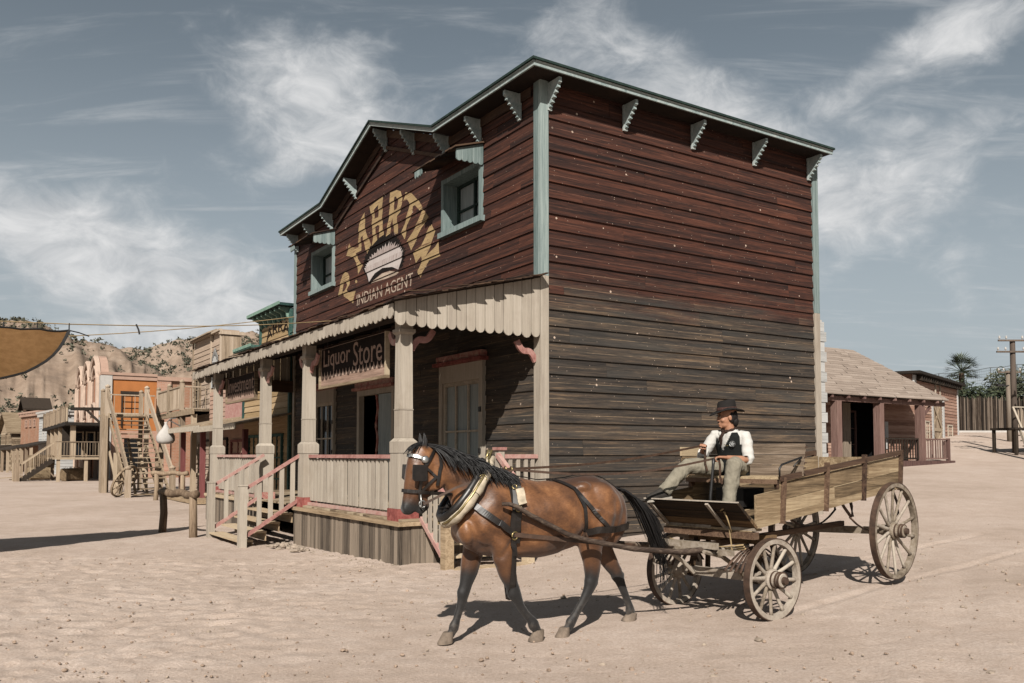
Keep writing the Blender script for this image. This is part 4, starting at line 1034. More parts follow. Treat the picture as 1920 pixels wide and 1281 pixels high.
    strap(m, [p[0] for p in P], [p[1] for p in P], .055, .009); m.build('girth', MAT['leather'], sd)
    for s in (1, -1):
        m = MB(); P = [surf(x, z, s, .03) for x, z in path([(.345, 1.38), (.33, 1.25)], 5)]; strap(m, [p[0] for p in P], [p[1] for p in P], .075, .03); m.build('saddle_pad', MAT['canvas'], sd)
        m = MB(); p, n = surf(.38, 1.22, s, .04); ring_(m, p, .03, n); p, n = surf(.385, 1.40, s, .04); ring_(m, p, .022, n); ring_(m, (.37, s * .07, 1.575), .026, (1, 0, 0)); m.build('buckle', MAT['brass'], sd, smooth=True)
        m = MB(); sstrap(m, [(.43, 1.20), (.44, 1.05), (.425, .95), (.42, .80)], .05, s, .028, .012); m.build('tug_strap', MAT['leather'], sd)
    # back strap, hip straps, breeching
    m = MB(); P = []
    for i in range(36):
        x = lerp(.34, -.80, i / 35); h = BV.ray_cast(Vector((x, 0, 2.2)), Vector((0, 0, -1)))
        if h[0] is not None: P.append((h[0] + h[1] * .01, h[1]))
    strap(m, [p[0] for p in P], [p[1] for p in P], .03, .009)
    for s in (1, -1):
        sstrap(m, [(-.06, 1.47), (-.13, 1.44), (-.222, 1.385), (-.30, 1.215), (-.317, 1.03), (-.32, .99)], .034, s, .012, .009); sstrap(m, [(-.215, 1.39), (-.35, 1.23), (-.475, 1.09), (-.53, 1.03)], .036, s, .014, .009)
    bs = m.build('hip_strap', MAT['leather'], horse)
    m = MB(); N1 = [surf(x, z, 1, .02) for x, z in path([(-.33, .985), (-.46, 1.015), (-.62, 1.01), (-.74, 1.02)], 7)]; N2 = [surf(x, z, -1, .02) for x, z in path([(-.33, .985), (-.46, 1.015), (-.62, 1.01), (-.74, 1.02)], 7)]
    bk = []
    for k in range(1, 12):
        a = math.pi * k / 12; d = Vector((-math.sin(a), math.cos(a), 0)); h = BV.ray_cast(Vector((-.60, 0, 1.03)) + d * 1.2, -d)
        if h[0] is not None and h[0].x < -.74: bk.append((h[0] + h[1] * .02, h[1]))
    A = N1 + bk + N2[::-1]; strap(m, [p[0] for p in A], [p[1] for p in A], .062, .014); m.build('breeching', MAT['leather'], horse)
    for s in (1, -1):
        # tug from the collar, trace back to the swingletree
        m = MB(); sstrap(m, [(.835, 1.305), (.74, 1.23), (.64, 1.145), (.52, 1.06), (.43, 1.0)], .058, s, .024, .016); tr = m.build('trace', MAT['leather'], horse)
        m = MB(); p0 = surf(.43, .995, s, .03)[0]; p1 = surf(-.05, .945, s, .025)[0]; p2 = Vector((-.9, s * .36, .80)); p3 = Vector((-1.5, s * .36, .74)); A = [p0, p1, Vector((-.35, s * .34, .90)), p2, p3]
        strap(m, A, [Vector((0, s, 0))] * 5, .04, .009); m.build('trace_end', MAT['leather_br'], tr)
        m = MB(); p, n = surf(.43, .985, s, .04); ring_(m, p, .035, n, .008); m.build('trace_buckle', MAT['brass'], tr, smooth=True)
        m = MB(); sstrap(m, [(-.33, .985), (-.30, .945)], .03, s, .02, .009); m.tube([surf(-.33, .985, s, .03)[0], Vector((-.28, s * .36, .93))], .012, 6); m.build('holdback_strap', MAT['leather_br'], horse)
harness()

# ------------------------------------------------------------------ the wagon
WA = R(221.5); WP = Vector((2.189, 9.034, .08))
WMX = Matrix.Translation(WP) @ Matrix.Rotation(WA, 4, 'Z'); WMI = WMX.inverted()
wagon = E('farm_wagon', 'old open wooden farm wagon with spoked wheels drawn by the bay horse', 'wagon', WP, WA)
MAT['wagon'] = wood('sun_bleached_wagon_planks', [hexc('2e251d'), hexc('65543f'), hexc('957f63'), hexc('b9a485')], 'x', .35, bump=.5, dirt=hexc('5a4a38'))
MAT['wagon_y'] = wood('sun_bleached_seat_planks', [hexc('43382f'), hexc('7c6c5c'), hexc('a39180'), hexc('bfaf9b')], 'y', .3, bump=.5)
MAT['wagon_dk'] = wood('dark_wagon_planks', [hexc('1b150f'), hexc('37291c'), hexc('57432f'), hexc('7d6448')], 'y', .4, bump=.5)
MAT['wagon_rail'] = wood('brown_wagon_rails', [hexc('241811'), hexc('47352a'), hexc('614b3b'), hexc('7b6350')], 'x', .3, bump=.4)
MAT['shaft'] = wood('dark_shaft_wood', [hexc('15110e'), hexc('2b221c'), hexc('453830'), hexc('6b5d50')], 'x', .3, bump=.3)
MAT['wheel'] = wood('bleached_wheel_wood', [hexc('574b3f'), hexc('887b6b'), hexc('a3978a'), hexc('b8ad9e')], 'o', .3, bump=.4)
MAT['rust'] = plain('rusted_iron', hexc('4d3a2e'), .75, .3, .3, 10, bump=.3)
def wheel(x, y, zc, r, nsp, side, turn=0.0, roll=0.0):
    w = E('wheel', parent=wagon, loc=(x, y, zc), rz=turn); dish = .035 * side
    rim = MB(); tw = .031
    rim.lathe([(r - .052, -tw + dish), (r - .006, -tw - .002 + dish), (r - .006, tw + .002 + dish), (r - .052, tw + dish), (r - .052, -tw + dish)], axis='y', seg=56); rim.build('rim', MAT['wheel'], w)
    ty = MB(); ty.lathe([(r - .0055, -tw - .004 + dish), (r + .004, -tw - .004 + dish), (r + .004, tw + .004 + dish), (r - .0055, tw + .004 + dish), (r - .0055, -tw - .004 + dish)], axis='y', seg=56); ty.build('iron_tyre', MAT['rust'], w)
    sp = MB()
    for k in range(nsp):
        a = 2 * math.pi * k / nsp + roll; d = Vector((math.cos(a), 0, math.sin(a))); p = d * .07; q = d * (r - .045) + Vector((0, dish, 0))
        n = 6; pts = [p.lerp(q, i / n) for i in range(n + 1)]; sp.tube(pts, [.024, .023, .021, .0195, .0195, .0205, .022], 8, upv=(0, 1, 0), flat=.8)
    sp.build('spokes', MAT['wheel'], w, smooth=True)
    hb = MB(); s = side
    hb.lathe([(.035, -.13 * s), (.062, -.125 * s), (.072, -.06 * s), (.098, -.045 * s), (.102, .04 * s), (.082, .055 * s), (.076, .10 * s), (.072, .15 * s), (.062, .16 * s)], axis='y', seg=24); hb.build('hub', MAT['wheel'], w, smooth=False)
    bd = MB()
    for h in (.056, .105, .135): bd.lathe([(.079 - h * .03, h * s), (.086 - h * .03, h * s), (.086 - h * .03, (h + .018) * s), (.079 - h * .03, (h + .018) * s)], axis='y', seg=24)
    bd.lathe([(.034, .155 * s), (.040, .163 * s), (.036, .195 * s), (.02, .20 * s), (.001, .20 * s)], axis='y', seg=16); bd.build('hub_band', MAT['rust'], w)
    return w
STEER = R(-6)
def steer(x, y): c, s = math.cos(STEER), math.sin(STEER); return x * c - y * s, x * s + y * c
for (y, s, rl) in ((.62, 1, .1), (-.62, -1, .3)):
    px, py = steer(0, y); wheel(px, py, .402 + .015 * s, .40, 12, s, STEER, rl)
for (y, s, rl) in ((.62, 1, .2), (-.62, -1, .35)): wheel(-2.58, y, .14 + .57 + .03 * s, .57, 14, s, 0, rl)
TL = .10
def bz(x): return 1.055 - TL * x          # underside of the bed
# axles, springs, reach
ax_ = MB(); a = steer(0, .60); b = steer(0, -.60); ax_.beam((a[0], a[1], .415), (b[0], b[1], .395), .075, .085); ax_.beam((-2.58, .6, .735), (-2.58, -.6, .69), .075, .085); ax_.build('axle', MAT['wheel'], wagon)
rc = MB(); rc.beam((.05, 0, .72), (-2.58, 0, .79), .055, .06); rc.build('reach_pole', MAT['wagon_rail'], wagon)
bo = MB(); bo.box((-.26, -.5, .80), (-.12, .5, .90)); bo.beam((.0, -.40, .42), (-.14, -.40, .82), .05, .05); bo.beam((.0, .40, .42), (-.14, .40, .82), .05, .05); bo.beam((-.18, -.3, .45), (-.2, -.3, .82), .04, .04); bo.beam((-.18, .3, .45), (-.2, .3, .82), .04, .04)
bo.build('bolster', MAT['wagon_dk'], wagon)
sp_ = MB()
for y in (.42, -.42):
    for k in range(4):
        L_ = .62 - k * .11; pts = [(.05 + L_ * (i / 8 - .5) * 2 * .8, y, .60 - k * .016 + .20 * (1 - abs(i / 4 - 1) ** 2) - .0) for i in range(9)]; sp_.tube(pts, .016, 6, flat=.45)
    pts = [(-2.58 + .62 * (i / 8 - .5) * 2, y, .80 + .19 * (abs(i / 4 - 1) ** 2)) for i in range(9)]; sp_.tube(pts, .018, 6, flat=.5)
    sp_.tube([(-1.95, y, bz(-1.95) - .01), (-2.0, y, 1.12), (-2.02, y, 1.0)], .02, 6); sp_.tube([(-1.72, y, bz(-1.72) - .01), (-1.82, y, 1.12), (-1.98, y, 1.0)], .018, 6); sp_.tube([(-3.0, y, bz(-3.0)), (-3.18, y, 1.12), (-3.2, y, .99)], .018, 6)
sp_.build('leaf_spring', MAT['rust'], wagon, smooth=True)
# fifth-wheel gear in front
fg = MB(); fg.lathe([(.26, .76), (.29, .76), (.29, .79), (.26, .79), (.26, .76)], seg=30)
fg.beam((.45, .45, .76), (.45, -.45, .76), .06, .055); fg.beam((-.1, .25, .77), (.48, .25, .77), .05, .05); fg.beam((-.1, -.25, .77), (.48, -.25, .77), .05, .05)
for y in (.33, -.33): fg.tube([(.03, y, .46), (.22, y, .60), (.45, y, .72), (.75, y, .79)], .022, 6)
fg.build('turning_gear', MAT['wheel'], wagon)
# bed
fl = MB()
for i in range(7):
    y = -.53 + i * 1.06 / 7; fl.prism([(.20, y + .003, bz(.20) + .0), (.20, y + 1.06 / 7 - .003, bz(.20)), (-3.02, y + 1.06 / 7 - .003, bz(-3.02)), (-3.02, y + .003, bz(-3.02))], (0, 0, .035))
fl.build('bed_floor', MAT['wagon'], wagon)
for y in (.53, -.53):
    s = 1 if y > 0 else -1; sb = MB()
    def slab(x0, x1, h0, h1, off=0.0, top1=None):
        h1b = h1 if top1 is None else top1
        sb.prism([(x0, y - s * .0 + off * s, bz(x0) + h0), (x1, y + off * s, bz(x1) + h0), (x1, y + off * s, bz(x1) + h1b), (x0, y + off * s, bz(x0) + h1)], (0, s * .028, 0))
    slab(.19, -.24, .036, .285, .0, .285)
    slab(-.245, -1.35, .036, .175); slab(-1.352, -2.98, .036, .165); slab(-.245, -2.15, .180, .345, .0, .35); slab(-2.152, -2.98, .170, .355, .0, .352)
    slab(.20, -3.0, -.045, .034, .004)
    sb.build('side_board', MAT['wagon'], wagon)
    rl = MB(); rl.beam((-.22, y + s * .045, bz(-.22) + .40), (-3.0, y + s * .045, bz(-3.0) + .40), .03, .055)
    for x in (-.24, -1.12, -1.98, -2.92): rl.beam((x, y + s * .045, bz(x) - .06), (x - .045, y + s * .047, bz(x) + (.47 if x > -2 and x < -.5 else .41)), .055, .03, up=(1, 0, 0))
    rl.build('side_rail', MAT['wagon_rail'], wagon)
tg = MB(); tg.prism([(-2.99, -.53, bz(-2.99) + .04), (-2.99, .53, bz(-2.99) + .04), (-3.0, .53, bz(-2.99) + .34), (-3.0, -.53, bz(-2.99) + .34)], (-.03, 0, 0)); tg.build('tail_board', MAT['wagon'], wagon)
# sloping foot board
db = MB(); A0, A1 = Vector((.215, 0, .985)), Vector((.54, 0, 1.245))
for i in range(3):
    p = A0.lerp(A1, i / 3 + .008); q = A0.lerp(A1, (i + 1) / 3 - .008); db.prism([(p.x, -.57, p.z), (p.x, .57, p.z), (q.x, .57, q.z), (q.x, -.57, q.z)], (-.02, 0, .024))
db_o = db.build('foot_board', MAT['wagon_dk'], wagon)
bt = MB()
for y in (-.5, .22): bt.beam(A0 + Vector((.012, y, -.01)), A1 + Vector((.012, y, -.01)), .035, .018, up=(1, 0, -1))
bt.beam((A0.x + .012, -.5, A0.z + .0), (A0.x + .012, .05, A0.z + .0), .03, .03); bt.beam((A0.x + .012, .23, A0.z), (A0.x + .012, .56, A0.z), .03, .03); bt.beam((A1.x + .0, -.575, A1.z + .018), (A1.x + .0, .575, A1.z + .018), .03, .012); bt.build('batten', MAT['wheel'], db_o)
xb = MB(); xb.box((.16, -.56, .885), (.24, .56, .955)); xb.build('cross_beam', MAT['wagon_rail'], wagon)
fl2 = MB()
fl2.box((.06, -.53, .96), (.24, .53, .984)); fl2.build('front_sill', MAT['wagon'], wagon)
# seat
seat = MB(); seat.box((-.62, -.56, 1.47), (-.16, .56, 1.497)); so2 = seat.build('seat', MAT['wagon'], wagon)
ss = MB()
for y in (-.53, .53):
    ss.beam((-.24, y, bz(-.24) + .30), (-.20, y, 1.468), .03, .06, up=(1, 0, 0)); ss.beam((-.60, y, bz(-.6) + .35), (-.60, y, 1.468), .03, .05, up=(1, 0, 0))
ss.beam((-.17, -.56, 1.445), (-.17, .56, 1.445), .03, .045)
ss.build('seat_support', MAT['wagon_rail'], so2)
sbk = MB()
for i in range(3): sbk.box((-.64 - i * .02, -.58, 1.499 + i * .115), (-.615 - i * .02, .60, 1.612 + i * .115 - .004))
sbk.build('seat_back', MAT['wagon_y'], so2)
sbe = MB()
for i in range(3): sbe.box((-.60, -.61, 1.499 + i * .105), (-.16 + .02 * i, -.585, 1.602 + i * .105 - .004))
sbe.build('seat_end', MAT['wagon'], so2)
bl = MB()
for i in range(6): bl.box((-.66 - (i // 2) * .02, .601, 1.52 + i * .055), (-.625 - (i // 2) * .02, .609, 1.535 + i * .055))
bl.build('end_iron', MAT['rust'], so2)
hr_ = MB(); hr_.tube([(-.19, .585, 1.50), (-.18, .59, 1.58), (-.22, .592, 1.62), (-.60, .597, 1.695)], .011, 6); hr_.tube([(-.60, .597, 1.69), (-.45, .59, 1.60)], .008, 6); hr_.build('arm_iron', MAT['black_metal'], so2, smooth=True)
bk_ = MB(); bk_.box((-.75, -.30, 1.16), (-.35, .05, 1.36)); bk_.build('tool_box', MAT['black_metal'], wagon)
# brake lever, rope
lv = MB(); lv.tube([(.22, .02, 1.0), (.20, .02, 1.3), (.16, .03, 1.62), (.155, .03, 1.68)], [.017, .017, .015, .02], 8); lv.build('brake_lever', MAT['black_metal'], wagon, smooth=True)
rp = MB(); rp.tube([(.44, .33, 1.19), (.40, .35, 1.10), (.36, .36, .95), (.33, .36, .78), (.32, .35, .72)], .008, 6); rp.tube([(.44, .34, 1.20), (.41, .37, 1.08), (.36, .38, .95)], .007, 6); rp.tube([(.46, .32, 1.17), (.47, .36, 1.19), (.43, .37, 1.20)], .008, 6)
for k in range(3): rp.tube([(.30 + .02 * k, .5 - i * .1, .80 + .02 * k - .05 * math.sin(math.pi * i / 9)) for i in range(10)], .009, 6)
rp.build('rope', MAT['rope'], wagon, smooth=True)
# shafts (built from the horse's flanks back to the turning gear)
HtoW = WMI @ HMX
for s in (1, -1):
    P = [(.56, .30, 1.275), (.50, .335, 1.27), (.44, .34, 1.25), (.30, .345, 1.168), (-.068, .36, .985), (-.26, .37, .925), (-.75, .385, .825), (-1.25, .39, .775)]
    pts = [HtoW @ Vector((p[0], s * p[1], p[2])) for p in P]
    end = Vector((.62, .28 * s, .715)); pts += [pts[-1].lerp(end, .6), end, Vector((.40, .26 * s, .70))]
    n = len(pts); m = MB(); m.tube(pts, [.016, .021, .022, .023, .024, .025, .026, .027, .03, .03, .03], 10); m.build('shaft', MAT['shaft'], wagon, smooth=True)
for ch_ in wagon.children:
    if ch_.name.split('.')[0] not in ('wheel', 'axle', 'shaft', 'reach_pole'): ch_.location.z -= .08
sw = MB(); sw.beam((.66, .42, .76), (.66, -.42, .76), .05, .06); sw.build('swingletree', MAT['wheel'], wagon)
# ------------------------------------------------------------------ the driver
SEATP = Vector((-.36, -.08, 1.497))
person = E('person', 'seated man in black vest, white shirt and dark hat driving the wagon', 'person', WMX @ SEATP - Vector((0, 0, .08)), WA)
MAT['skin'] = plain('tanned_skin', hexc('a5775d'), .55, .3, .08, 20)
MAT['shirt'] = plain('white_cotton_shirt', hexc('c9c6c0'), .9, .1, .05, 14, bump=.3)
MAT['vest'] = plain('black_vest_cloth', hexc('1b1d1c'), .9, .15, .2, 16, bump=.25)
MAT['trousers'] = plain('dusty_olive_trousers', hexc('8c8576'), .95, .1, .10, 7, bump=.5)
MAT['hat'] = plain('dark_felt_hat', hexc('211d1b'), .85, .2, .2, 9)
MAT['hatband'] = plain('red_brown_woven_hat_band', hexc('4c332d'), .8, .2, .35, 40)
MAT['shoe'] = plain('dark_canvas_shoe', hexc('37332f'), .8, .2, .2, 10)
MAT['sole'] = plain('pale_rubber_sole', hexc('a8a196'), .8, .2, .1, 10)
MAT['scarf'] = plain('dark_brown_neckerchief', hexc('3a2c26'), .9, .1, .25, 14)
MAT['dark_hair'] = plain('dark_brown_hair', hexc('1d1613'), .7, .25, .3, 30)
MAT['eye'] = plain('eye_white', hexc('b9b3ab'), .3, .5, .02, 10)
def L_(p): return Vector(p) - SEATP
def limb(mb, pts, rad, seg=14, flat=1.0): mb.tube([L_(p) for p in pts], rad, seg, flat=flat)
HC = Vector((-.285, -.10, 2.125)); HR = Matrix.Rotation(R(-38), 3, 'Z') @ Matrix.Rotation(R(4), 3, 'Y')
def hd(p): return HC + HR @ Vector(p) - SEATP
def hell(mb, c, r, rx=0):
    for_ = ell((0, 0, 0), r[0], r[1], r[2], rx); mb.rings([[hd(Vector(c) + p) for p in rg] for rg in for_])
J = dict(Lsh=(-.335, .095, 1.925), Rsh=(-.275, -.25, 1.93), Lel=(-.29, .16, 1.66), Rel=(-.18, -.36, 1.70), Lwr=(-.05, .055, 1.69), Rwr=(-.08, -.255, 1.80), Lha=(.03, .0, 1.695), Rha=(.0, -.205, 1.825),
         Lkn=(.0, .17, 1.615), Lan=(.075, .14, 1.17), Rkn=(.11, -.35, 1.60), Ran=(.40, -.435, 1.325))
def hand(mb, wr, ha, up):
    wr, ha, up = Vector(wr), Vector(ha), Vector(up).normalized(); d = (ha - wr).normalized(); s = d.cross(up).normalized()
    mb.rings([[L_(p) for p in rg] for rg in [[wr.lerp(ha, t) + s * (wd * math.cos(2 * math.pi * k / 12)) + up * (th * math.sin(2 * math.pi * k / 12)) for k in range(12)] for t, wd, th in ((-.1, .024, .02), (.25, .03, .02), (.6, .038, .018), (1.0, .038, .016))]])
    for i, ln in enumerate((.9, 1.0, .95, .75)):
        b = ha + s * ((i - 1.5) * .0195); p = [b - d * .01, b + d * .03 * ln - up * .004, b + d * .045 * ln - up * .026, b + d * .030 * ln - up * .046, b + d * .008 - up * .048]
        mb.tube([L_(q) for q in p], [.0098, .0095, .009, .0085, .007], 8)
    b = wr.lerp(ha, .45) + s * .03; p = [b, b + d * .025 + s * .018 - up * .01, b + d * .05 + s * .012 - up * .028, b + d * .06 - s * .004 - up * .036]; mb.tube([L_(q) for q in p], [.012, .0105, .0095, .0075], 8)
def torso(grow=0.0, z0=1.50, z1=1.985):
    T = [(1.50, -.36, -.08, .13, .165), (1.58, -.365, -.08, .125, .168), (1.66, -.36, -.08, .112, .155), (1.75, -.35, -.08, .112, .158), (1.84, -.335, -.08, .118, .178), (1.91, -.325, -.078, .108, .176), (1.955, -.32, -.078, .085, .135), (1.985, -.315, -.08, .062, .085)]
    rg = []
    for z, x, y, dx, dy in T:
        if z < z0 - .001 or z > z1 + .001: continue
        ring = []
        for k in range(96):
            t = 2 * math.pi * k / 96; v = Matrix.Rotation(R(-9), 3, 'Z') @ Vector(((dx + grow) * math.cos(t), (dy + grow) * math.sin(t), 0)); ring.append(L_((x + v.x, y + v.y, z)))
        rg.append(ring)
    return rg
def body():
    mb = MB(); mb.rings(torso(-.012))
    limb(mb, [(-.315, -.08, 1.95), (-.305, -.085, 2.0), (-.295, -.092, 2.06), (-.29, -.098, 2.10)], [.075, .058, .054, .056])
    hell(mb, (-.012, 0, .055), (.098, .078, .098)); hell(mb, (.022, 0, -.015), (.075, .066, .098)); hell(mb, (.028, 0, -.075), (.062, .055, .045)); hell(mb, (.078, 0, -.098), (.021, .026, .02))
    mb.tube([hd(p) for p in ((.086, 0, .03), (.098, 0, .003), (.110, 0, -.020), (.095, 0, -.033))], [.008, .010, .012, .009], 8); hell(mb, (.104, .011, -.03), (.012, .009, .008)); hell(mb, (.104, -.011, -.03), (.012, .009, .008))
    hell(mb, (.094, 0, -.058), (.012, .026, .007)); hell(mb, (.092, 0, -.071), (.012, .022, .008)); hell(mb, (.078, 0, .048), (.02, .055, .014))
    for s in (1, -1): hell(mb, (-.012, s * .078, -.005), (.022, .010, .033)); hell(mb, (.062, s * .045, -.03), (.022, .02, .02))
    for a in 'LR':
        sh, el_, wr = Vector(J[a + 'sh']), Vector(J[a + 'el']), Vector(J[a + 'wr'])
        limb(mb, [sh, sh.lerp(el_, .5), el_, el_.lerp(wr, .3), el_.lerp(wr, .7), wr], [.052, .046, .040, .043, .034, .026]); hand(mb, J[a + 'wr'], J[a + 'ha'], (-.1, 0, 1) if a == 'L' else (-.2, .1, 1))
        kn, an = Vector(J[a + 'kn']), Vector(J[a + 'an']); hp = Vector((-.34, -.08 + (.09 if a == 'L' else -.10), 1.585)); limb(mb, [hp, hp.lerp(kn, .5), kn, kn.lerp(an, .4), an], [.085, .075, .055, .052, .036])
    me = fused(mb, .0062, 2, 'body'); me.materials.append(MAT['skin']); o = bpy.data.objects.new('body', me); COL.objects.link(o); o.parent = person
body()
def cloth():
    mb = MB(); mb.rings(torso(.004, 1.55))
    for a in 'LR':
        sh, el_, wr = Vector(J[a + 'sh']), Vector(J[a + 'el']), Vector(J[a + 'wr']); inn = Vector((-.32, -.08, 1.93)); cu = el_.lerp(wr, .10 if a == 'L' else .55)
        pts = [sh.lerp(inn, .35), sh, sh.lerp(el_, .25), sh.lerp(el_, .5), sh.lerp(el_, .75), sh.lerp(el_, .93), el_.lerp(wr, .06), cu]
        limb(mb, pts, [.062, .064, .066, .064, .061, .064, .058, .057])
    for s in (1, -1): mb.tube([L_(p) for p in ((-.37, -.08 + s * .04, 1.99), (-.30, -.08 + s * .075, 1.985), (-.235, -.10 + s * .055, 1.955), (-.215, -.10 + s * .035, 1.915))], [.02, .022, .022, .010], 8, flat=.7)
    me = fused(mb, .0085, 2, 'shirt'); me.materials.append(MAT['shirt']); o = bpy.data.objects.new('shirt', me); COL.objects.link(o); o.parent = person
    puff(me, lambda c: .003 * MN.noise(c * 18) + .007 * MN.noise(c * Vector((7, 7, 24))))
    # vest: shell over the shirt with a V front and arm holes
    rg = torso(.014, 1.50, 1.97); rg2 = []
    for a, b in zip(rg, rg[1:]):
        for t in (0, .1, .2, .3, .4, .5, .6, .7, .8, .9): rg2.append([p.lerp(q, t) for p, q in zip(a, b)])
    rg2.append(rg[-1]); vs = [p for r in rg2 for p in r]; fs = []
    for i in range(len(rg2) - 1):
        for k in range(96):
            z = (rg2[i][k].z + rg2[i + 1][k].z) / 2 + SEATP.z; t = (k + .5) / 96 * 360; t = t if t <= 180 else t - 360
            vw = max(0, (z - 1.755) / .22) * 42
            if abs(t + 2) < vw: continue
            if z > 1.835 and 62 < abs(t) < 122: continue
            fs.append((i * 96 + k, i * 96 + (k + 1) % 96, (i + 1) * 96 + (k + 1) % 96, (i + 1) * 96 + k))
    m = MB(); m.add(vs, fs); o = m.build('vest', MAT['vest'], person, smooth=True); md = o.modifiers.new('t', 'SOLIDIFY'); md.thickness = .01; md.offset = 1
    m = MB(); p = L_((-.205, .02, 1.835)); n = Vector((.9, .42, .1)).normalized(); u = n.orthogonal().normalized(); v = n.cross(u)
    m.prism([p + (u * math.cos(2 * math.pi * k / 10) + v * math.sin(2 * math.pi * k / 10)) * (.030 if k % 2 else .016) + n * .012 for k in range(10)], n * .005)
    pts = [p + (u * math.cos(2 * math.pi * k / 20) + v * math.sin(2 * math.pi * k / 20)) * .030 + n * .014 for k in range(21)]; m.tube(pts, .003, 5, cap=False); m.build('star_badge', MAT['steel'], person)
    m = MB(); m.tube([L_((-.205, -.01, 1.84)), L_((-.195, -.04, 1.815)), L_((-.195, -.08, 1.83))], .004, 5); m.build('watch_chain', MAT['brass'], person)
    mb = MB()
    for a in 'LR':
        kn, an = Vector(J[a + 'kn']), Vector(J[a + 'an']); hp = Vector((-.34, -.08 + (.085 if a == 'L' else -.09), 1.585)); b = kn.lerp(an, 1.0)
        limb(mb, [hp, hp.lerp(kn, .3), hp.lerp(kn, .6), hp.lerp(kn, .88), kn, kn.lerp(an, .12), kn.lerp(an, .35), kn.lerp(an, .6), kn.lerp(an, .85), b], [.115, .108, .096, .088, .083, .080, .076, .073, .070, .074])
    mb.rings(torso(.008, 1.50, 1.58))
    me = fused(mb, .010, 3, 'trousers'); me.materials.append(MAT['trousers'])
    puff(me, lambda c: .010 * MN.noise(c * 11) + .008 * MN.noise(c * Vector((34, 12, 16))) + .003 * MN.noise(c * 45))
    o = bpy.data.objects.new('trousers', me); COL.objects.link(o); o.parent = person
    for a, an, d in (('L', J['Lan'], Vector((1, -.1, -.05))), ('R', J['Ran'], Vector((.88, -.42, -.14)))):
        an = Vector(an); d.normalize(); s = d.cross(Vector((0, 0, 1))).normalized(); up = s.cross(d); m = MB(); rg = []
        for t, w, h, lo in ((-.075, .030, .05, -.055), (-.04, .038, .075, -.06), (.03, .04, .06, -.062), (.10, .044, .035, -.062), (.16, .038, .022, -.06), (.195, .02, .008, -.056)):
            c = an + d * t; rg.append([L_(c + s * (w * math.cos(2 * math.pi * k / 14)) + up * ((lo + h) / 2 - .01 + (h - lo) / 2 * math.sin(2 * math.pi * k / 14))) for k in range(14)])
        m.rings(rg); so = m.build('shoe', MAT['shoe'], person, smooth=True)
        m = MB(); pr = [L_(an + d * t + s * w + up * -.078) for t, w in ((-.08, -.03), (0, -.042), (.1, -.047), (.17, -.038), (.20, 0), (.17, .038), (.1, .047), (0, .042), (-.08, .03))]; m.prism(pr, up * .022); m.build('sole', MAT['sole'], so)
    # hat
    m = MB(); prof = [(.172, -.014), (.165, -.006), (.12, .008), (.096, .012), (.093, .05), (.088, .105), (.078, .128), (.05, .122), (.001, .112)]; rg = []
    for r, h in prof:
        ring = []
        for k in range(36):
            t = 2 * math.pi * k / 36; c, s = math.cos(t), math.sin(t); side = abs(s) ** 2 * (.030 if r > .11 else 0); dip = -.022 * max(0, c) ** 2 if r > .11 else (.018 * -max(0, c) if h > .1 else 0)
            ring.append(hd((r * 1.12 * c - .005, r * .96 * s, .066 + h + side + dip)))
        rg.append(ring)
    m.rings(rg, cap=False); h = m.build('hat', MAT['hat'], person, smooth=True); md = h.modifiers.new('t', 'SOLIDIFY'); md.thickness = .005
    m = MB(); rg = [[hd((r * 1.12 * math.cos(2 * math.pi * k / 36) - .005, r * .96 * math.sin(2 * math.pi * k / 36), .066 + z)) for k in range(36)] for r, z in ((.0965, .013), (.0995, .016), (.0975, .042), (.094, .045))]; m.rings(rg, cap=False); m.build('hat_band', MAT['hatband'], h)
    m = MB()
    for c, r in (((-.055, 0, .015), (.062, .080, .085)), ((-.075, .0, -.045), (.048, .066, .065)), ((-.03, .066, -.0), (.03, .02, .06)), ((-.03, -.066, -.0), (.03, .02, .06))): hell(m, c, r)
    m.build('hair', MAT['dark_hair'], person, smooth=True)
    m = MB(); hell(m, (.080, 0, -.100), (.020, .024, .014)); hell(m, (.098, 0, -.047), (.010, .026, .005)); 
    for s in (1, -1): hell(m, (.094, s * .034, .032), (.008, .022, .006))
    m.build('beard', MAT['dark_hair'], person, smooth=True)
    for s in (1, -1):
        m = MB(); hell(m, (.088, s * .033, .012), (.006, .011, .006)); e = m.build('eye', MAT['eye'], person, smooth=True); m = MB(); hell(m, (.094, s * .035, .014), (.004, .006, .006)); m.build('iris', MAT['dark_hair'], e, smooth=True)
    m = MB(); pts = [L_((-.305 + .072 * math.cos(t), -.088 + .070 * math.sin(t), 1.995 - .025 * math.cos(t))) for t in [2 * math.pi * k / 24 for k in range(25)]]; m.tube(pts, [.02 + .003 * math.sin(k * 2.1) for k in range(25)], 8, cap=False)
    m.tube([L_(p) for p in ((-.225, -.10, 1.965), (-.20, -.115, 1.92), (-.20, -.12, 1.86), (-.195, -.125, 1.80))], [.018, .02, .017, .006], 8, flat=.6); m.tube([L_(p) for p in ((-.23, -.12, 1.965), (-.21, -.15, 1.90), (-.21, -.155, 1.85))], [.015, .016, .005], 8, flat=.6)
    m.build('neckerchief', MAT['scarf'], person, smooth=True)
cloth()
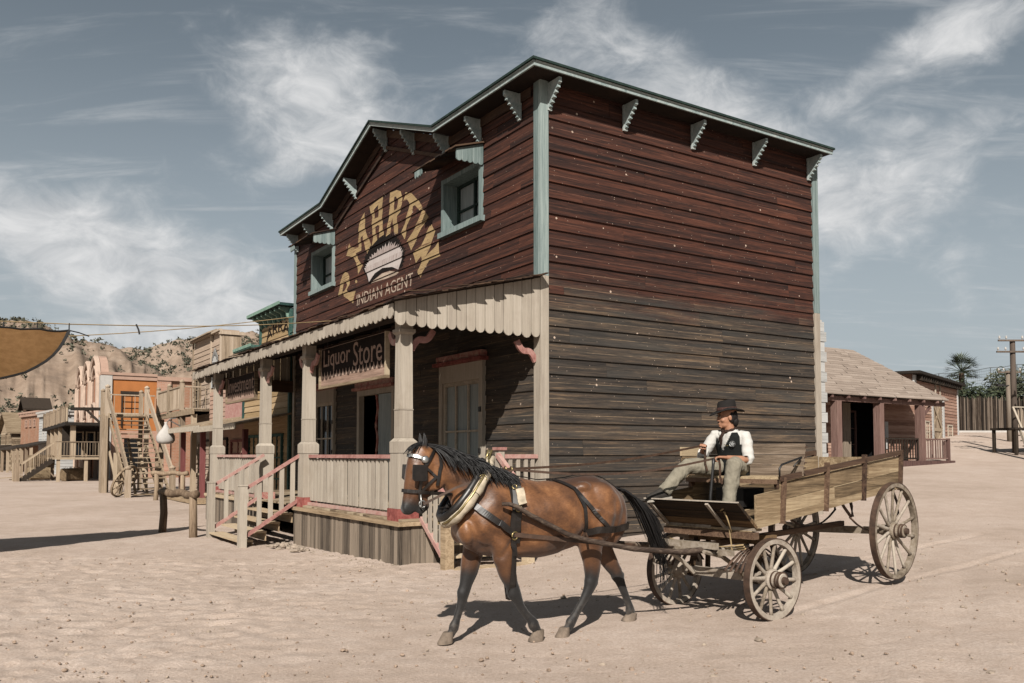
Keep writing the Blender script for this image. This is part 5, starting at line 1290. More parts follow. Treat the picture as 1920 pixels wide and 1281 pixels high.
# reins run from the bit rings over the collar and saddle rings to the hands
rein = E('reins', 'long brown leather reins running from the bit of the horse to the driver', 'reins', HP, HANG)
HI = HMX.inverted()
for s, key in ((1, 'Lha'), (-1, 'Rha')):
    hnd = HI @ (WMX @ Vector(J[key]) - Vector((0, 0, .08))); A = [Vector((1.222, s * .085, 1.275)), Vector((.95, s * .175, 1.42)), Vector((.70, s * .19, 1.50)), Vector((.52, s * .13, 1.565)), Vector((.37, s * .075, 1.575))]
    last = A[-1]; tgt = hnd + Vector((.03, 0, -.01))
    for i in range(1, 13):
        t = i / 12; p = last.lerp(tgt, t); p.z -= .10 * math.sin(math.pi * t) * (1 if s > 0 else .5); A.append(p)
    m = MB(); n = len(A); strap(m, A, [Vector((0, s, .15))] * n, .022, .006); m.build('rein', MAT['leather_br'], rein)
    m = MB(); p = hnd; strap(m, [p + Vector((-.0, 0, .01)), p + Vector((-.02, 0, -.08)), p + Vector((-.01, .01, -.20)), p + Vector((-.03, .02, -.28))], [Vector((0, 1, 0))] * 4, .024, .006); m.build('rein_end', MAT['leather_br'], rein)
# ------------------------------------------------------------------ the street on the left
MAT['pinkwood'] = wood('pale_pink_boards', [hexc('6b5b4e'), hexc('978473'), hexc('b09b88'), hexc('c0ac9a')], 'h', .25)
MAT['pinkwood_v'] = wood('pale_pink_upright_boards', [hexc('6f6051'), hexc('96846f'), hexc('af9d89'), hexc('c0af9c')], 'v', .25)
MAT['yellow'] = wood('yellow_ochre_boards', [hexc('6f5d45'), hexc('967e5b'), hexc('a98f6c'), hexc('b9a07f')], 'h', .25)
MAT['green'] = wood('dark_green_trim', [hexc('16282a'), hexc('243e3c'), hexc('34524c'), hexc('4d6a61')], 'o', .2)
MAT['green_pale'] = wood('pale_green_edge', [hexc('5d7a6c'), hexc('7f9b8c'), hexc('9db3a4')], 'o', .2)
MAT['orange'] = plain('orange_plaster', hexc('b07244'), .9, .1, .07, 1.2, bump=.2)
MAT['pinkplaster'] = plain('pale_pink_plaster', hexc('b29483'), .9, .1, .07, 1.5, bump=.2)
MAT['arch_edge'] = plain('pale_cream_pink_plaster', hexc('c2ab9a'), .9, .1, .06, 2, bump=.2)
MAT['arch_in'] = plain('salmon_plaster', hexc('a87c65'), .9, .1, .08, 2, bump=.2)
MAT['white_paint'] = wood('dusty_white_boards', [hexc('8d8c8a'), hexc('b3b2af'), hexc('c3c2bf')], 'h', .2)
MAT['white_plaster'] = plain('dusty_white_plaster', hexc('bdb8b2'), .9, .1, .06, 3, bump=.2)
MAT['oldwood'] = wood('grey_brown_timber', [hexc('4f4235'), hexc('7c6a56'), hexc('98856e'), hexc('ad9b84')], 'o', .35)
MAT['oldwood_v'] = wood('grey_brown_upright_timber', [hexc('574a3c'), hexc('857361'), hexc('a08c76'), hexc('b5a38c')], 'v', .35)
MAT['darktimber'] = wood('near_black_timber', [hexc('17130f'), hexc('2a231c'), hexc('3c3229')], 'o', .3)
MAT['redpost'] = wood('dull_red_paint', [hexc('4a2727'), hexc('6a3b37'), hexc('875150')], 'v', .2)
MAT['shingle'] = wood('weathered_roof_shingles', [hexc('66594f'), hexc('887a6f'), hexc('998a7e'), hexc('a99b8f')], 'h', .16)
MAT['rusty_wall'] = wood('red_brown_weatherboards', [hexc('5b4337'), hexc('8a6858'), hexc('a3806f'), hexc('b89a88')], 'h', .35)
MAT['maroon'] = wood('maroon_timber', [hexc('3b2a28'), hexc('5e4641'), hexc('745a52'), hexc('8a7067')], 'v', .3)
MAT['hay'] = wood('straw', [hexc('3f3325'), hexc('6d5b45'), hexc('8d7a60')], 'o', .5)
def brick(name, c1, c2, mo):
    t = NT(name, .9, .1); b = t.N.new('ShaderNodeTexBrick'); b.inputs['Scale'].default_value = 1.0; b.inputs['Brick Width'].default_value = .36; b.inputs['Row Height'].default_value = .12; b.inputs['Mortar Size'].default_value = .012
    b.inputs['Color1'].default_value = c1; b.inputs['Color2'].default_value = c2; b.inputs['Mortar'].default_value = mo
    s = t.N.new('ShaderNodeSeparateXYZ'); t.link(t.tc.outputs['Object'], s.inputs[0]); c = t.N.new('ShaderNodeCombineXYZ'); t.link(t.math('ADD', s.outputs[0], s.outputs[1]), c.inputs[0]); t.link(s.outputs[2], c.inputs[1]); t.link(c.outputs[0], b.inputs['Vector'])
    n = t.noise(t.tc.outputs['Object'], 1.2, 5); return t.col(t.mix(t.maprange(n, .4, .7, 0, .5), b.outputs['Color'], mo))
MAT['brick'] = brick('orange_brick', hexc('94674f'), hexc('a4765e'), hexc('a08a78'))
MAT['brick_pale'] = brick('pale_pink_brick', hexc('a87c66'), hexc('b88d77'), hexc('b3998a'))
def boards(mb, axis, u0, u1, z0, z1, face, pitch=.2, lap=.03, holes=(), sgn=-1):
    """simple lapped weatherboards on a wall plane; sgn = outward direction along the other axis"""
    z = z0
    while z < z1 - .01:
        zt = min(z + pitch, z1); segs = [(u0, u1)]
        for h in holes:
            if h[2] < zt - .02 and h[3] > z + .02:
                ns = []
                for p, q in segs:
                    if h[1] <= p or h[0] >= q: ns.append((p, q)); continue
                    if h[0] > p: ns.append((p, h[0]))
                    if h[1] < q: ns.append((h[1], q))
                segs = ns
        for p, q in segs:
            vs = []
            for uu, zz, of in ((p, z, lap), (q, z, lap), (q, zt, .004), (p, zt, .004), (p, z, -.02), (q, z, -.02), (q, zt, -.02), (p, zt, -.02)):
                d = face + sgn * of; vs.append((d, uu, zz) if axis == 'y' else (uu, d, zz))
            mb.add(vs, [(0, 1, 2, 3), (4, 5, 1, 0), (3, 2, 6, 7), (0, 3, 7, 4), (1, 5, 6, 2)])
        z = zt
def opening(par, axis, u0, u1, z0, z1, face, name='window', fm='oldwood', mull=(1, 2), sgn=-1, deep=.06, pane='glass_dark'):
    m = MB(); w = .09
    def bx(mb, a, b, c, d, f0, f1):
        f0, f1 = face + sgn * f0, face + sgn * f1; lo, hi = min(f0, f1), max(f0, f1)
        mb.box((lo, a, c), (hi, b, d)) if axis == 'y' else mb.box((a, lo, c), (b, hi, d))
    bx(m, u0 - w, u0, z0, z1 + w, -.02, deep); bx(m, u1, u1 + w, z0, z1 + w, -.02, deep); bx(m, u0, u1, z1, z1 + w, -.021, deep - .003)
    if name == 'window': bx(m, u0 - w - .03, u1 + w + .03, z0 - .08, z0, -.02, deep + .04)
    for i in range(1, mull[0] + 1): u = lerp(u0, u1, i / (mull[0] + 1)); bx(m, u - .02, u + .02, z0, z1, -.02, deep * .4)
    for i in range(1, mull[1] + 1): z = lerp(z0, z1, i / (mull[1] + 1)); bx(m, u0, u1, z - .02, z + .02, -.022, deep * .37)
    o = m.build(name, MAT[fm], par); g = MB(); bx(g, u0, u1, z0, z1, -.05, -.03); g.build('pane', MAT[pane], o); return o
def rail(par, p, q, z, h=1.0, mat='oldwood_v', bal=.16, post=True, name='railing', bw=.045):
    p, q = Vector((p[0], p[1], 0)), Vector((q[0], q[1], 0)); d = (q - p); L = d.length; d.normalize(); m = MB(); n = int(L / bal)
    for i in range(n + 1):
        c = p + d * (L * i / max(n, 1)); m.beam((c.x, c.y, z + .06), (c.x, c.y, z + h - .05), bw, .025, up=(d.x, d.y, 0))
    o = m.build(name, MAT[mat], par); h_ = MB(); h_.beam((p.x, p.y, z + h), (q.x, q.y, z + h), .09, .06); h_.beam((p.x, p.y, z + .1), (q.x, q.y, z + .1), .05, .06); h_.build('handrail', MAT[mat], o); return o
def post(par, x, y, z0, z1, w=.16, mat='oldwood_v', name='post', cap=False):
    m = MB(); m.box((x - w / 2, y - w / 2, z0), (x + w / 2, y + w / 2, z1))
    if cap: m.lathe([(w * .42, z1), (w * .6, z1 + .05), (w * .6, z1 + .09), (w * .2, z1 + .16), (.001, z1 + .17)], (x, y, 0), seg=10)
    return m.build(name, MAT[mat], par)
def hloc(x, y, z=0): return hw(x, y, z)
def HE(name, label, cat, x, y, z=0, group=None, rz=0): return E(name, label, cat, hloc(x, y, z), YAW + rz, group)

# yellow shop next door
yb = HE('yellow_shop_building', 'yellow weatherboard shop building with green cornice just behind the red shop', 'building', 0, 13.35)
m = MB(); boards(m, 'y', 0, 5.0, .0, 5.25, .0, .2); boards(m, 'y', 0, 3.05, 5.251, 6.2, .0, .2); boards(m, 'x', 0, 7, .0, 5.6, .0, .2); m.build('wall', MAT['yellow'], yb)
m = MB(); m.box((.05, .05, 0), (7, 4.95, 5.2)); m.box((.05, .05, 5.2), (.5, 3.0, 6.25)); m.build('inner_shell', MAT['yellow'], yb)
m = MB(); m.box((-.07, 3.0, 5.3), (.02, 3.14, 6.2)); m.box((-.07, 4.95, 2.9), (.02, 5.08, 5.3)); m.box((-.07, -.03, .0), (.02, .1, 6.2)); m.build('corner_board', MAT['green'], yb)
m = MB(); m.box((-.42, -.1, 6.28), (.1, 3.35, 6.36)); m.box((-.05, -.02, 5.95), (-.03, 3.1, 6.279)); m.box((-.35, 3.12, 5.32), (.1, 5.3, 5.42)); m.build('cornice', MAT['green'], yb)
m = MB(); m.box((-.44, -.1, 6.30), (-.421, 3.37, 6.40)); m.box((-.37, 3.12, 5.36), (-.351, 5.3, 5.46)); m.build('cornice_edge', MAT['green_pale'], yb)
b0 = MB(); b0.prism([(-.03, -.04, 0), (-.36, -.04, 0), (-.36, -.04, -.08), (-.16, -.04, -.16), (-.12, -.04, -.3), (-.03, -.04, -.36)], (0, .08, 0)); b0 = b0.build('bracket', MAT['green_pale'], yb); b0.location = (0, .15, 6.27)
for i in range(1, 7):
    o = b0.copy(); COL.objects.link(o); o.location = (0, .15 + i * .46, 6.27)
m = MB()
lt = text_polys('ARRA'); 
for q in lt:
    vs = []
    for p in q:
        u = lerp(2.45, .12, p[0]); arch = .22 * (1 - (2 * (p[0] - .5)) ** 2); vs.append((-.036, u, 5.42 + arch + .34 * p[1]))
    m.prism(vs, (-.006, 0, 0), .5)
m.build('painted_lettering', MAT['sign_paint_and_shade'], yb)
m = MB(); m.beam((-.02, 2.4, 2.98), (-1.7, 2.4, 2.62), 5.2, .06, up=(.2, 0, 1)); m.build('porch_roof', MAT['oldwood'], yb)
m = MB(); m.box((-1.74, -.2, 2.48), (-1.70, 5.0, 2.66)); m.build('fascia', MAT['cream_o'], yb)
for y in (.6, 3.6): post(yb, -1.2, y, -.1, 2.5, .15, 'redpost')
opening(yb, 'y', .7, 1.7, .3, 2.3, -.03, 'door', 'green', (1, 2)); opening(yb, 'y', 2.2, 4.2, .9, 2.3, -.03, 'window', 'green', (3, 1))
m = MB(); m.box((-.05, .4, .05), (-.034, 4.7, .24)); m.build('base_board', MAT['redpost'], yb)

# low pink-fronted shop
pb = HE('pink_front_shop', 'low shop with pink boarded front and red porch posts beside the yellow shop', 'building', .25, 18.5)
m = MB(); boards(m, 'y', 0, 5.8, 0, 4.3, .0, .18); m.build('wall', MAT['pinkplaster'], pb)
m = MB(); m.box((.05, .05, 0), (6, 5.8, 4.25)); m.build('inner_shell', MAT['pinkwood'], pb)
m = MB(); m.box((-.06, .2, 2.95), (-.035, 3.2, 4.2)); m.build('painted_panel', MAT['pink'], pb)
m = MB(); m.beam((-.02, 2.9, 3.1), (-1.75, 2.9, 2.72), 5.9, .07, up=(.2, 0, 1)); m.build('porch_roof', MAT['oldwood'], pb)
m = MB(); m.box((-1.80, -.05, 2.56), (-1.76, 5.9, 2.74)); m.build('fascia', MAT['cream_o'], pb)
for y in (1.6, 4.8): post(pb, -1.25, y, -.1, 2.6, .17, 'redpost')
opening(pb, 'y', 2.9, 3.8, .2, 2.3, -.03, 'door', 'darktimber', (0, 1)); opening(pb, 'y', 4.3, 5.4, .9, 2.2, -.03, 'window', 'oldwood'); opening(pb, 'y', .6, 2.2, .9, 2.2, -.03, 'window', 'redpost')
m = MB(); m.box((-1.9, 0, .02), (-.03, 5.8, .16)); m.build('boardwalk', MAT['tread'], pb)
sk_ = E('hanging_sack', 'white cloth sack hanging from the porch corner beside the wooden staircase', 'sack', hloc(-1.6, 23.6, 2.15), YAW)
m = MB(); rg = []
for h, r in ((0, .10), (.03, .27), (.14, .34), (.32, .33), (.48, .24), (.62, .13), (.74, .07), (.80, .045), (.86, .07)):
    rg.append([(r * math.cos(2 * math.pi * k / 20) * (1 + .08 * math.sin(3 * k)), r * .8 * math.sin(2 * math.pi * k / 20), h) for k in range(20)])
m.rings(rg); m.build('cloth', MAT['white_plaster'], sk_, smooth=True); m = MB(); m.tube([(0, 0, .82), (.15, -.1, 1.0), (.35, -.1, 1.02)], .02, 6); m.tube([(.1, 0, .95), (.9, -.1, .5)], .025, 6); m.build('hook', MAT['steel'], sk_)

# tall pale-pink boarded building with balcony
tb = HE('pale_boarded_building', 'tall pale pinkish boarded building with false front and balcony beside the wooden staircase', 'building', .7, 24.4)
m = MB(); boards(m, 'y', 0, 5.0, 0, 6.6, 0, .22, holes=[(3.4, 4.4, 3.7, 5.7)]); boards(m, 'x', .8, 8, 0, 6.0, 0, .22); m.build('wall', MAT['pinkwood'], tb)
m = MB(); m.box((.05, .05, 0), (8, 5.0, 6.0)); m.box((.05, .05, 6), (.75, 5.0, 7.0)); m.build('inner_shell', MAT['pinkwood'], tb)
m = MB()
for i in range(5): m.box((.01 + i * .16, -.05, 4.0), (.01 + i * .16 + .152, .03, 6.75))
m.build('upright_cladding', MAT['pinkwood_v'], tb)
m = MB(); m.box((-.10, -.12, 6.78), (.95, .1, 6.92)); m.box((-.14, -.12, 6.92), (.0, 5.2, 7.0)); m.prism([(-.3, 1.2, 6.95), (-.3, 5.3, 6.95), (.1, 5.3, 7.12), (.1, 1.2, 7.12)], (0, 0, .06)); m.box((-.06, -.03, 4.0), (.0, .12, 6.9)); m.box((-.06, 1.55, 4.0), (.0, 1.68, 6.9)); m.box((-.06, 4.9, 0), (.0, 5.03, 6.95)); m.build('trim', MAT['pinkwood_v'], tb)
m = MB(); m.prism([(-.05, .25, 4.6), (-.05, 1.5, 4.6), (-.05, 1.35, 5.9), (-.05, .9, 6.3), (-.05, .4, 5.9)], (-.008, 0, 0)); m.build('painted_panel', MAT['white_paint'], tb)
m = MB()
for i in range(12): a = math.pi * i / 11; m.prism([(-.06, .88 + .5 * math.cos(a) - .03, 5.2 + .75 * math.sin(a)), (-.06, .88 + .5 * math.cos(a) + .05, 5.2 + .75 * math.sin(a)), (-.06, .88 + .62 * math.cos(a), 5.42 + .9 * math.sin(a))], (-.006, 0, 0))
m.prism([(-.06, .55, 4.62), (-.06, 1.2, 4.62), (-.06, 1.1, 5.1), (-.06, .88, 5.3), (-.06, .66, 5.1)], (-.006, 0, 0)); m.build('painted_emblem', MAT['sign_paint_and_shade'], tb)
m = MB()
for i in range(9): m.box((-1.12, .1 + i * .0, 3.52), (-.02, 5.2, 3.62))
m.box((-1.14, .05, 3.40), (-1.04, 7.6, 3.64)); m.box((-1.14, 5.2, 3.52), (.0, 7.6, 3.62))
m.build('balcony_floor', MAT['oldwood'], tb)
rail(tb, (-1.09, 2.2), (-1.09, 7.4), 3.64, 1.05, 'pinkwood_v', .17); rail(tb, (-1.05, 2.2), (-.1, 2.2), 3.64, 1.05, 'pinkwood_v', .3)
for y in (2.2, 4.8, 7.3): post(tb, -1.09, y, 3.64, 4.82, .17, 'pinkwood_v', cap=True)
for y in (.3, 2.4, 6.9): post(tb, -1.0, y, -.1, 3.4, .2, 'oldwood_v')
m = MB()
for y in (2.4, 6.9): m.beam((-1.0, y, 2.6), (-1.0, y + .7, 3.38), .12, .12)
m.build('brace', MAT['oldwood'], tb); opening(tb, 'y', 3.45, 4.35, 3.75, 5.6, -.03, 'door', 'oldwood', (1, 3)); opening(tb, 'y', 1.3, 2.3, .1, 2.3, -.03, 'door', 'darktimber', (0, 1)); opening(tb, 'y', 3, 4.2, .9, 2.2, -.03)
m = MB()
for i in range(18): m.prism([(-.06 - .02 * (i % 2), .3 + i * .07, 4.35), (-.06, .36 + i * .07, 4.35), (-.06, .33 + i * .07, 4.05)], (-.01, 0, 0))
m.build('ragged_fringe', MAT['white_paint'], tb)

# outside staircase
sc_ = HE('outside_staircase', 'tall open wooden outside staircase with plank handrails and a landing', 'staircase', -1.85, 25.2)
W_ = .80; RUN = 6.0; TOPZ = 3.62; n = 17
for i in range(n):
    t = (i + .5) / n; m = MB(); m.box((-W_, RUN * t - .13, TOPZ * t - .02), (W_, RUN * t + .15, TOPZ * t + .025)); m.build('tread', MAT['oldwood'], sc_)
for s in (-1, 1):
    m = MB(); m.beam((s * W_, -.05, -.05), (s * W_, RUN, TOPZ - .05), .06, .22); m.build('stringer', MAT['oldwood'], sc_)
    m = MB(); m.beam((s * (W_ + .05), .05, 1.02), (s * (W_ + .05), RUN, TOPZ + 1.02), .07, .34); m.build('plank_handrail', MAT['pinkwood_v'], sc_)
    post(sc_, s * (W_ + .05), .0, -.1, 1.12, .22, 'pinkwood_v', 'newel_post', True); post(sc_, s * (W_ + .05), RUN, -.1, TOPZ + 1.2, .2, 'pinkwood_v', 'landing_post', True); post(sc_, s * (W_ + .05), RUN * .55, -.1, TOPZ * .5, .14, 'oldwood_v', 'support_post'); post(sc_, s * (W_ + .05), RUN + 1.5, -.1, TOPZ + 1.1, .18, 'pinkwood_v', 'landing_post', True)
m = MB()
for s in (-1, 1): m.beam((s * W_, RUN * .5, .3), (s * W_, RUN, 2.2), .08, .12); m.beam((s * W_ * .3, RUN * .3, -.1), (s * .2, RUN * .7, TOPZ * .66), .10, .10)
m.build('brace', MAT['oldwood'], sc_)
m = MB(); m.box((-1.0, RUN, TOPZ - .1), (1.6, RUN + 1.7, TOPZ)); m.build('landing', MAT['oldwood'], sc_); rail(sc_, (-W_, RUN + 1.55), (1.5, RUN + 1.55), TOPZ, 1.0, 'pinkwood_v', .42)
m = MB(); m.box((-1.15, 5.3, -.1), (-.9, 5.9, 3.5)); m.build('side_boarding', MAT['pinkwood_v'], sc_)
m = MB(); m.box((-.6, 3.6, -.1), (-.5, 5.2, 1.6)); m.build('side_panel', MAT['oldwood'], sc_)
wl = E('leaning_wheel', 'broken wooden cart wheel leaning against the foot of the staircase', 'wheel', hloc(-3.0, 25.9, .02), YAW + R(48))
m = MB(); xf = Matrix.Rotation(R(28), 4, 'X'); m.xf = xf @ Matrix.Translation((0, 0, .72)); m.lathe([(.66, -.04), (.72, -.04), (.72, .04), (.66, .04), (.66, -.04)], axis='y', seg=36); m.build('rim', MAT['oldwood'], wl)
m = MB(); m.xf = xf @ Matrix.Translation((0, 0, .72))
for k in range(10): a = 2 * math.pi * k / 10; m.tube([(0, 0, 0), (.68 * math.cos(a), 0, .68 * math.sin(a))], .025, 6)
m.build('spokes', MAT['oldwood'], wl); m = MB(); m.xf = xf @ Matrix.Translation((0, 0, .72)); m.lathe([(.001, -.12), (.08, -.12), (.11, 0), (.08, .14), (.001, .14)], axis='y', seg=14); m.build('hub', MAT['oldwood'], wl)

# orange building with three arches
ob = HE('orange_arched_building', 'orange plastered building with three tall pale arches on its street front', 'building', .3, 56)
m = MB(); m.box((0, 0, -.2), (3.75, 15, 7.55)); m.build('wall', MAT['orange'], ob)
m = MB(); m.box((3.752, .05, -.2), (12, 10, 7.4)); m.build('brick_wing', MAT['brick'], ob)
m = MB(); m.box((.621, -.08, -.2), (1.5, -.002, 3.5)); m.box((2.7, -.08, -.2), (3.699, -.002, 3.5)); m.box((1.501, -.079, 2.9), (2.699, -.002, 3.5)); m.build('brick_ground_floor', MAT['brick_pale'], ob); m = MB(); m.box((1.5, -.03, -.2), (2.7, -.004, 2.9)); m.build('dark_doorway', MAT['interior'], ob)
m = MB(); m.box((3.7, -.12, -.2), (4.7, .0, 7.3)); m.build('pier', MAT['brick_pale'], ob)
m = MB(); m.box((-.1, -.18, 7.55), (3.7, 15, 7.75)); m.box((-.05, -.1, 7.25), (3.69, -.001, 7.549)); m.box((3.701, -.2, 7.3), (12.1, 10, 7.6)); m.build('parapet', MAT['pinkplaster'], ob)
m = MB(); m.box((-.14, -.14, -.2), (.62, .6, 7.5)); m.build('corner_pilaster', MAT['white_plaster'], ob)
for i in range(3):
    y0 = 1.0 + i * 4.5; y1 = y0 + 3.9; yc = (y0 + y1) / 2; r = (y1 - y0) / 2
    def arch(rr, zt, x0, x1, n=14):
        pts = [(x0, yc - rr, -.2), (x0, yc + rr, -.2)] + [(x0, yc + rr * math.cos(math.pi * k / n), zt + rr * .95 * math.sin(math.pi * k / n)) for k in range(n + 1)]
        mm = MB(); mm.prism(pts, (x1 - x0, 0, 0)); return mm
    a = arch(r + .35, 7.0, -.02, .5).build('arch', MAT['pinkplaster'], ob); arch(r * .72, 7.0, -.05, -.025).build('arch_recess', MAT['arch_in'], a)
    def hoop_(rr, zt, w, zb):
        mm = MB(); pts = [(-.16, yc - rr, zb)] + [(-.16, yc + rr * math.cos(math.pi * (1 - k / 16)), zt + rr * .95 * math.sin(math.pi * k / 16)) for k in range(17)] + [(-.16, yc + rr, zb)]
        mm.tube(pts, w, 6); return mm
    hoop_(r + .2, 7.0, .2, -.2).build('arch_moulding', MAT['arch_edge'], a); hoop_(r * .72, 7.0, .14, 5.6).build('arch_moulding', MAT['arch_edge'], a); hoop_(r * .72, 4.2, .16, -.2).build('arch_moulding', MAT['arch_edge'], a)
    g = MB(); g.box((-.08, yc - .12, 4.3), (-.05, yc + .12, 4.6)); g.build('vent', MAT['interior'], a)
opening(ob, 'x', 1.35, 2.6, 3.75, 6.1, -.01, 'door', 'darktimber', (1, 4), deep=.1); 
m = MB(); m.box((1.2, -.16, 6.2), (2.75, -.02, 6.4)); m.build('lintel', MAT['darktimber'], ob)
# timber deck with balcony in front of the arches
dkb = HE('timber_veranda', 'two-level grey timber veranda with balcony in front of the arched building', 'veranda', -.4, 49.5)
m = MB(); m.box((-2.8, 0, 1.42), (.3, 14, 1.56)); m.build('deck', MAT['oldwood'], dkb)
m = MB(); m.box((-2.3, -.3, 3.62), (.3, 17, 3.82)); m.build('balcony_floor', MAT['darktimber'], dkb)
rail(dkb, (-2.8, .05), (.2, .05), 1.56, 1.0, 'oldwood_v', .16); rail(dkb, (-2.2, .0), (-2.2, 17), 3.82, 1.0, 'oldwood_v', .14, bw=.1)
for x, y in ((-1.8, .2), (-2.0, 3), (-2.0, 6), (-2.0, 9), (-2.0, 12), (-2.0, 15), (.1, .3)): post(dkb, x, y, 1.5, 3.7, .3 if y < 4 else .24, 'oldwood_v')
for x, y in ((-2.6, .2), (-1.0, .2), (.1, .2), (-2.6, 4), (-2.6, 9)): post(dkb, x, y, -.2, 1.45, .2, 'oldwood_v')
for i in range(7): post(dkb, -2.2, i * 2.7 + .2, 3.8, 5.0, .2, 'oldwood_v', 'balcony_post')
m = MB(); m.beam((-.15, -.1, -.2), (-.15, -.1, 4.75), .22, .22); m.beam((-.15, -.1, 4.72), (-2.0, -.1, 4.68), .22, .2); m.beam((-.15, -.1, 3.7), (-1.1, -.1, 4.66), .14, .14); m.build('hoist_frame', MAT['darktimber'], dkb)
for y in (1.5, 4, 6.5): opening(dkb, 'x', -1.4 + (y - 1.5) * .28, -1.0 + (y - 1.5) * .28, 1.6, 3.2, 2.5, 'door', 'oldwood', (0, 0))
m = MB(); m.box((-2.2, 2.55, 1.5), (.3, 2.65, 3.6)); m.build('back_wall', MAT['darktimber'], dkb)
st2 = MB(); 
for i in range(8): t = (i + .5) / 8; st2.box((-2.85 - 1.9 * t, 2.2, 1.42 - 1.5 * t), (-2.6 - 1.9 * t, 3.6, 1.47 - 1.5 * t))
for y in (2.2, 3.6): st2.beam((-2.7, y, 1.4), (-4.75, y, -.15), .08, .28)
so3 = st2.build('stair', MAT['darktimber'], dkb)
for y in (2.2, 3.6):
    h = MB(); h.beam((-2.7, y, 2.5), (-4.7, y, .98), .08, .1)
    for i in range(8): x = -2.8 - i * .24; z = lerp(1.4, -.1, (i + .3) / 8); h.beam((x, y, z), (x, y, z + 1.05), .07, .05)
    h.build('stair_railing', MAT['oldwood_v'], so3); post(so3, -4.8, y, -.2, 1.2, .34, 'oldwood_v', 'newel_post')
for i, (x, y, z, r) in enumerate(((-3.6, 55.2, .0, 0.2), (-3.5, 56.6, .0, .1), (-3.5, 55.9, .85, .3), (-1.9, 51.2, .0, .5))):
    lab = ['straw bale at the foot of the veranda stair, lower and nearer', 'straw bale on the ground behind the nearer bale by the veranda stair', 'straw bale on top of the two bales by the veranda stair', 'rounded straw bale lying in the shade under the veranda deck'][i]
    h = HE('straw_bale', lab, 'bale', x, y, z, 'straw bales by the veranda', r); m = MB(); rg = []
    for k, xx in enumerate((-.75, -.7, -.35, 0, .35, .7, .75)):
        s = .8 if k in (0, 6) else 1; rg.append([(xx, s * (.5 * math.copysign(abs(math.cos(a)) ** .5, math.cos(a)) + random.uniform(-.03, .03)), .42 + s * (.42 * math.copysign(abs(math.sin(a)) ** .5, math.sin(a)) + random.uniform(-.03, .03))) for a in [2 * math.pi * q / 16 for q in range(16)]])
    m.rings(rg)
    for _ in range(160): a = random.uniform(0, 2 * math.pi); p = Vector((random.uniform(-.7, .7), .5 * math.cos(a), .42 + .42 * math.sin(a))); m.beam(p, p + Vector((random.uniform(-.15, .15), .1 * math.cos(a), .1 * math.sin(a))), .015, .015)
    m.build('straw', MAT['hay'], h)

# far end of the street
def far_building(name, label, px, depth, w, d, h, wall, trim, rz=0.0, wins=(), roof=None, porch=None, cornice=True, base=0.0):
    x = (px - 960) / 1606 * depth
    b = E(name, label, 'building', (x, depth, base), YAW + rz)
    m = MB(); 
    if wall in ('brick', 'pinkplaster'): m.box((0, 0, -.3), (d, w, h))
    else: boards(m, 'y', 0, w, -.3, h, 0, .25); boards(m, 'x', 0, d, -.3, h, 0, .25); m.box((.03, .03, -.3), (d, w, h - .05))
    m.build('wall', MAT[wall], b)
    if cornice:
        m = MB(); m.box((-.3, -.3, h), (d * .6, w + .2, h + .18)); m.box((-.18, -.18, h - .3), (d * .6, w + .1, h - .001)); m.build('cornice', MAT[trim], b)
        m = MB()
        for i in range(int(w / .6)): m.box((-.28, .1 + i * .6, h - .32), (-.181, .25 + i * .6, h - .002))
        for i in range(int(d * .6 / .6)): m.box((.1 + i * .6, -.28, h - .32), (.25 + i * .6, -.181, h - .002))
        m.build('dentil', MAT[trim], b)
    for (ax, u0, u1, z0, z1, nm) in wins: opening(b, ax, u0, u1, z0, z1, -.03, nm, trim, (0, 1))
    if roof:
        m = MB(); rz_ = h + roof; m.prism([(-.5, -.4, h - .2), (-.5, w / 2, rz_), (-.5, w / 2, rz_ - .18), (-.5, -.4, h - .4)], (d + .8, 0, 0)); m.prism([(-.5, w + .4, h - .2), (-.5, w / 2, rz_), (-.5, w / 2, rz_ - .18), (-.5, w + .4, h - .4)], (d + .8, 0, 0)); m.build('roof', MAT['darktimber'] if trim != 'oldwood' else MAT['grey_h'], b)
        m = MB(); m.prism([(.0, 0, h - .01), (.0, w, h - .01), (.0, w / 2, rz_ - .25)], (d, 0, 0)); m.build('gable', MAT[wall], b)
    if porch:
        z, o = porch; m = MB(); m.prism([(-.05, -.2, z + .5), (-.05, w, z + .5), (-o, w, z), (-o, -.2, z)], (0, 0, .12)); m.build('porch_roof', MAT['darktimber'], b)
        for i in range(int(w / 2.2) + 1): post(b, -o + .2, i * 2.2, -.3, z, .22, 'oldwood_v')
    return b
far_building('white_building', 'white boarded building with white cornice left of the veranda balcony', 107, 76, 8, 9, 5.6, 'white_paint', 'white_plaster', R(6), [('y', 2.2, 3.0, 2.9, 4.6, 'window'), ('y', 5.2, 6.0, 2.9, 4.6, 'window'), ('x', 2, 4.2, .3, 1.9, 'window')], porch=(2.4, 2.2))
far_building('brick_building', 'orange brick building with small top windows between the white one and the dark tower', 74, 84, 7, 8, 5.9, 'brick', 'pinkplaster', R(10), [('y', 1.5, 2.0, 4.6, 5.2, 'window'), ('y', 3, 3.5, 4.6, 5.2, 'window'), ('y', 4.5, 5.0, 4.6, 5.2, 'window')], porch=(2.2, 2.4))
far_building('dark_tower_house', 'tall dark brown timber house with gabled roof behind the brick building', 50, 97, 2.4, 2.2, 7.2, 'dark_wood', 'maroon', R(6), [('y', .6, 1.2, 4.6, 6.4, 'window')], roof=1.1, cornice=False)
far_building('gabled_house', 'small brown gabled house with porch at the far left edge', 22, 92, 5.5, 7, 4.4, 'oldwood', 'oldwood', R(8), [('y', 1.6, 2.6, 2.4, 4.0, 'window')], roof=2.0, porch=(2.2, 2.4), cornice=False)
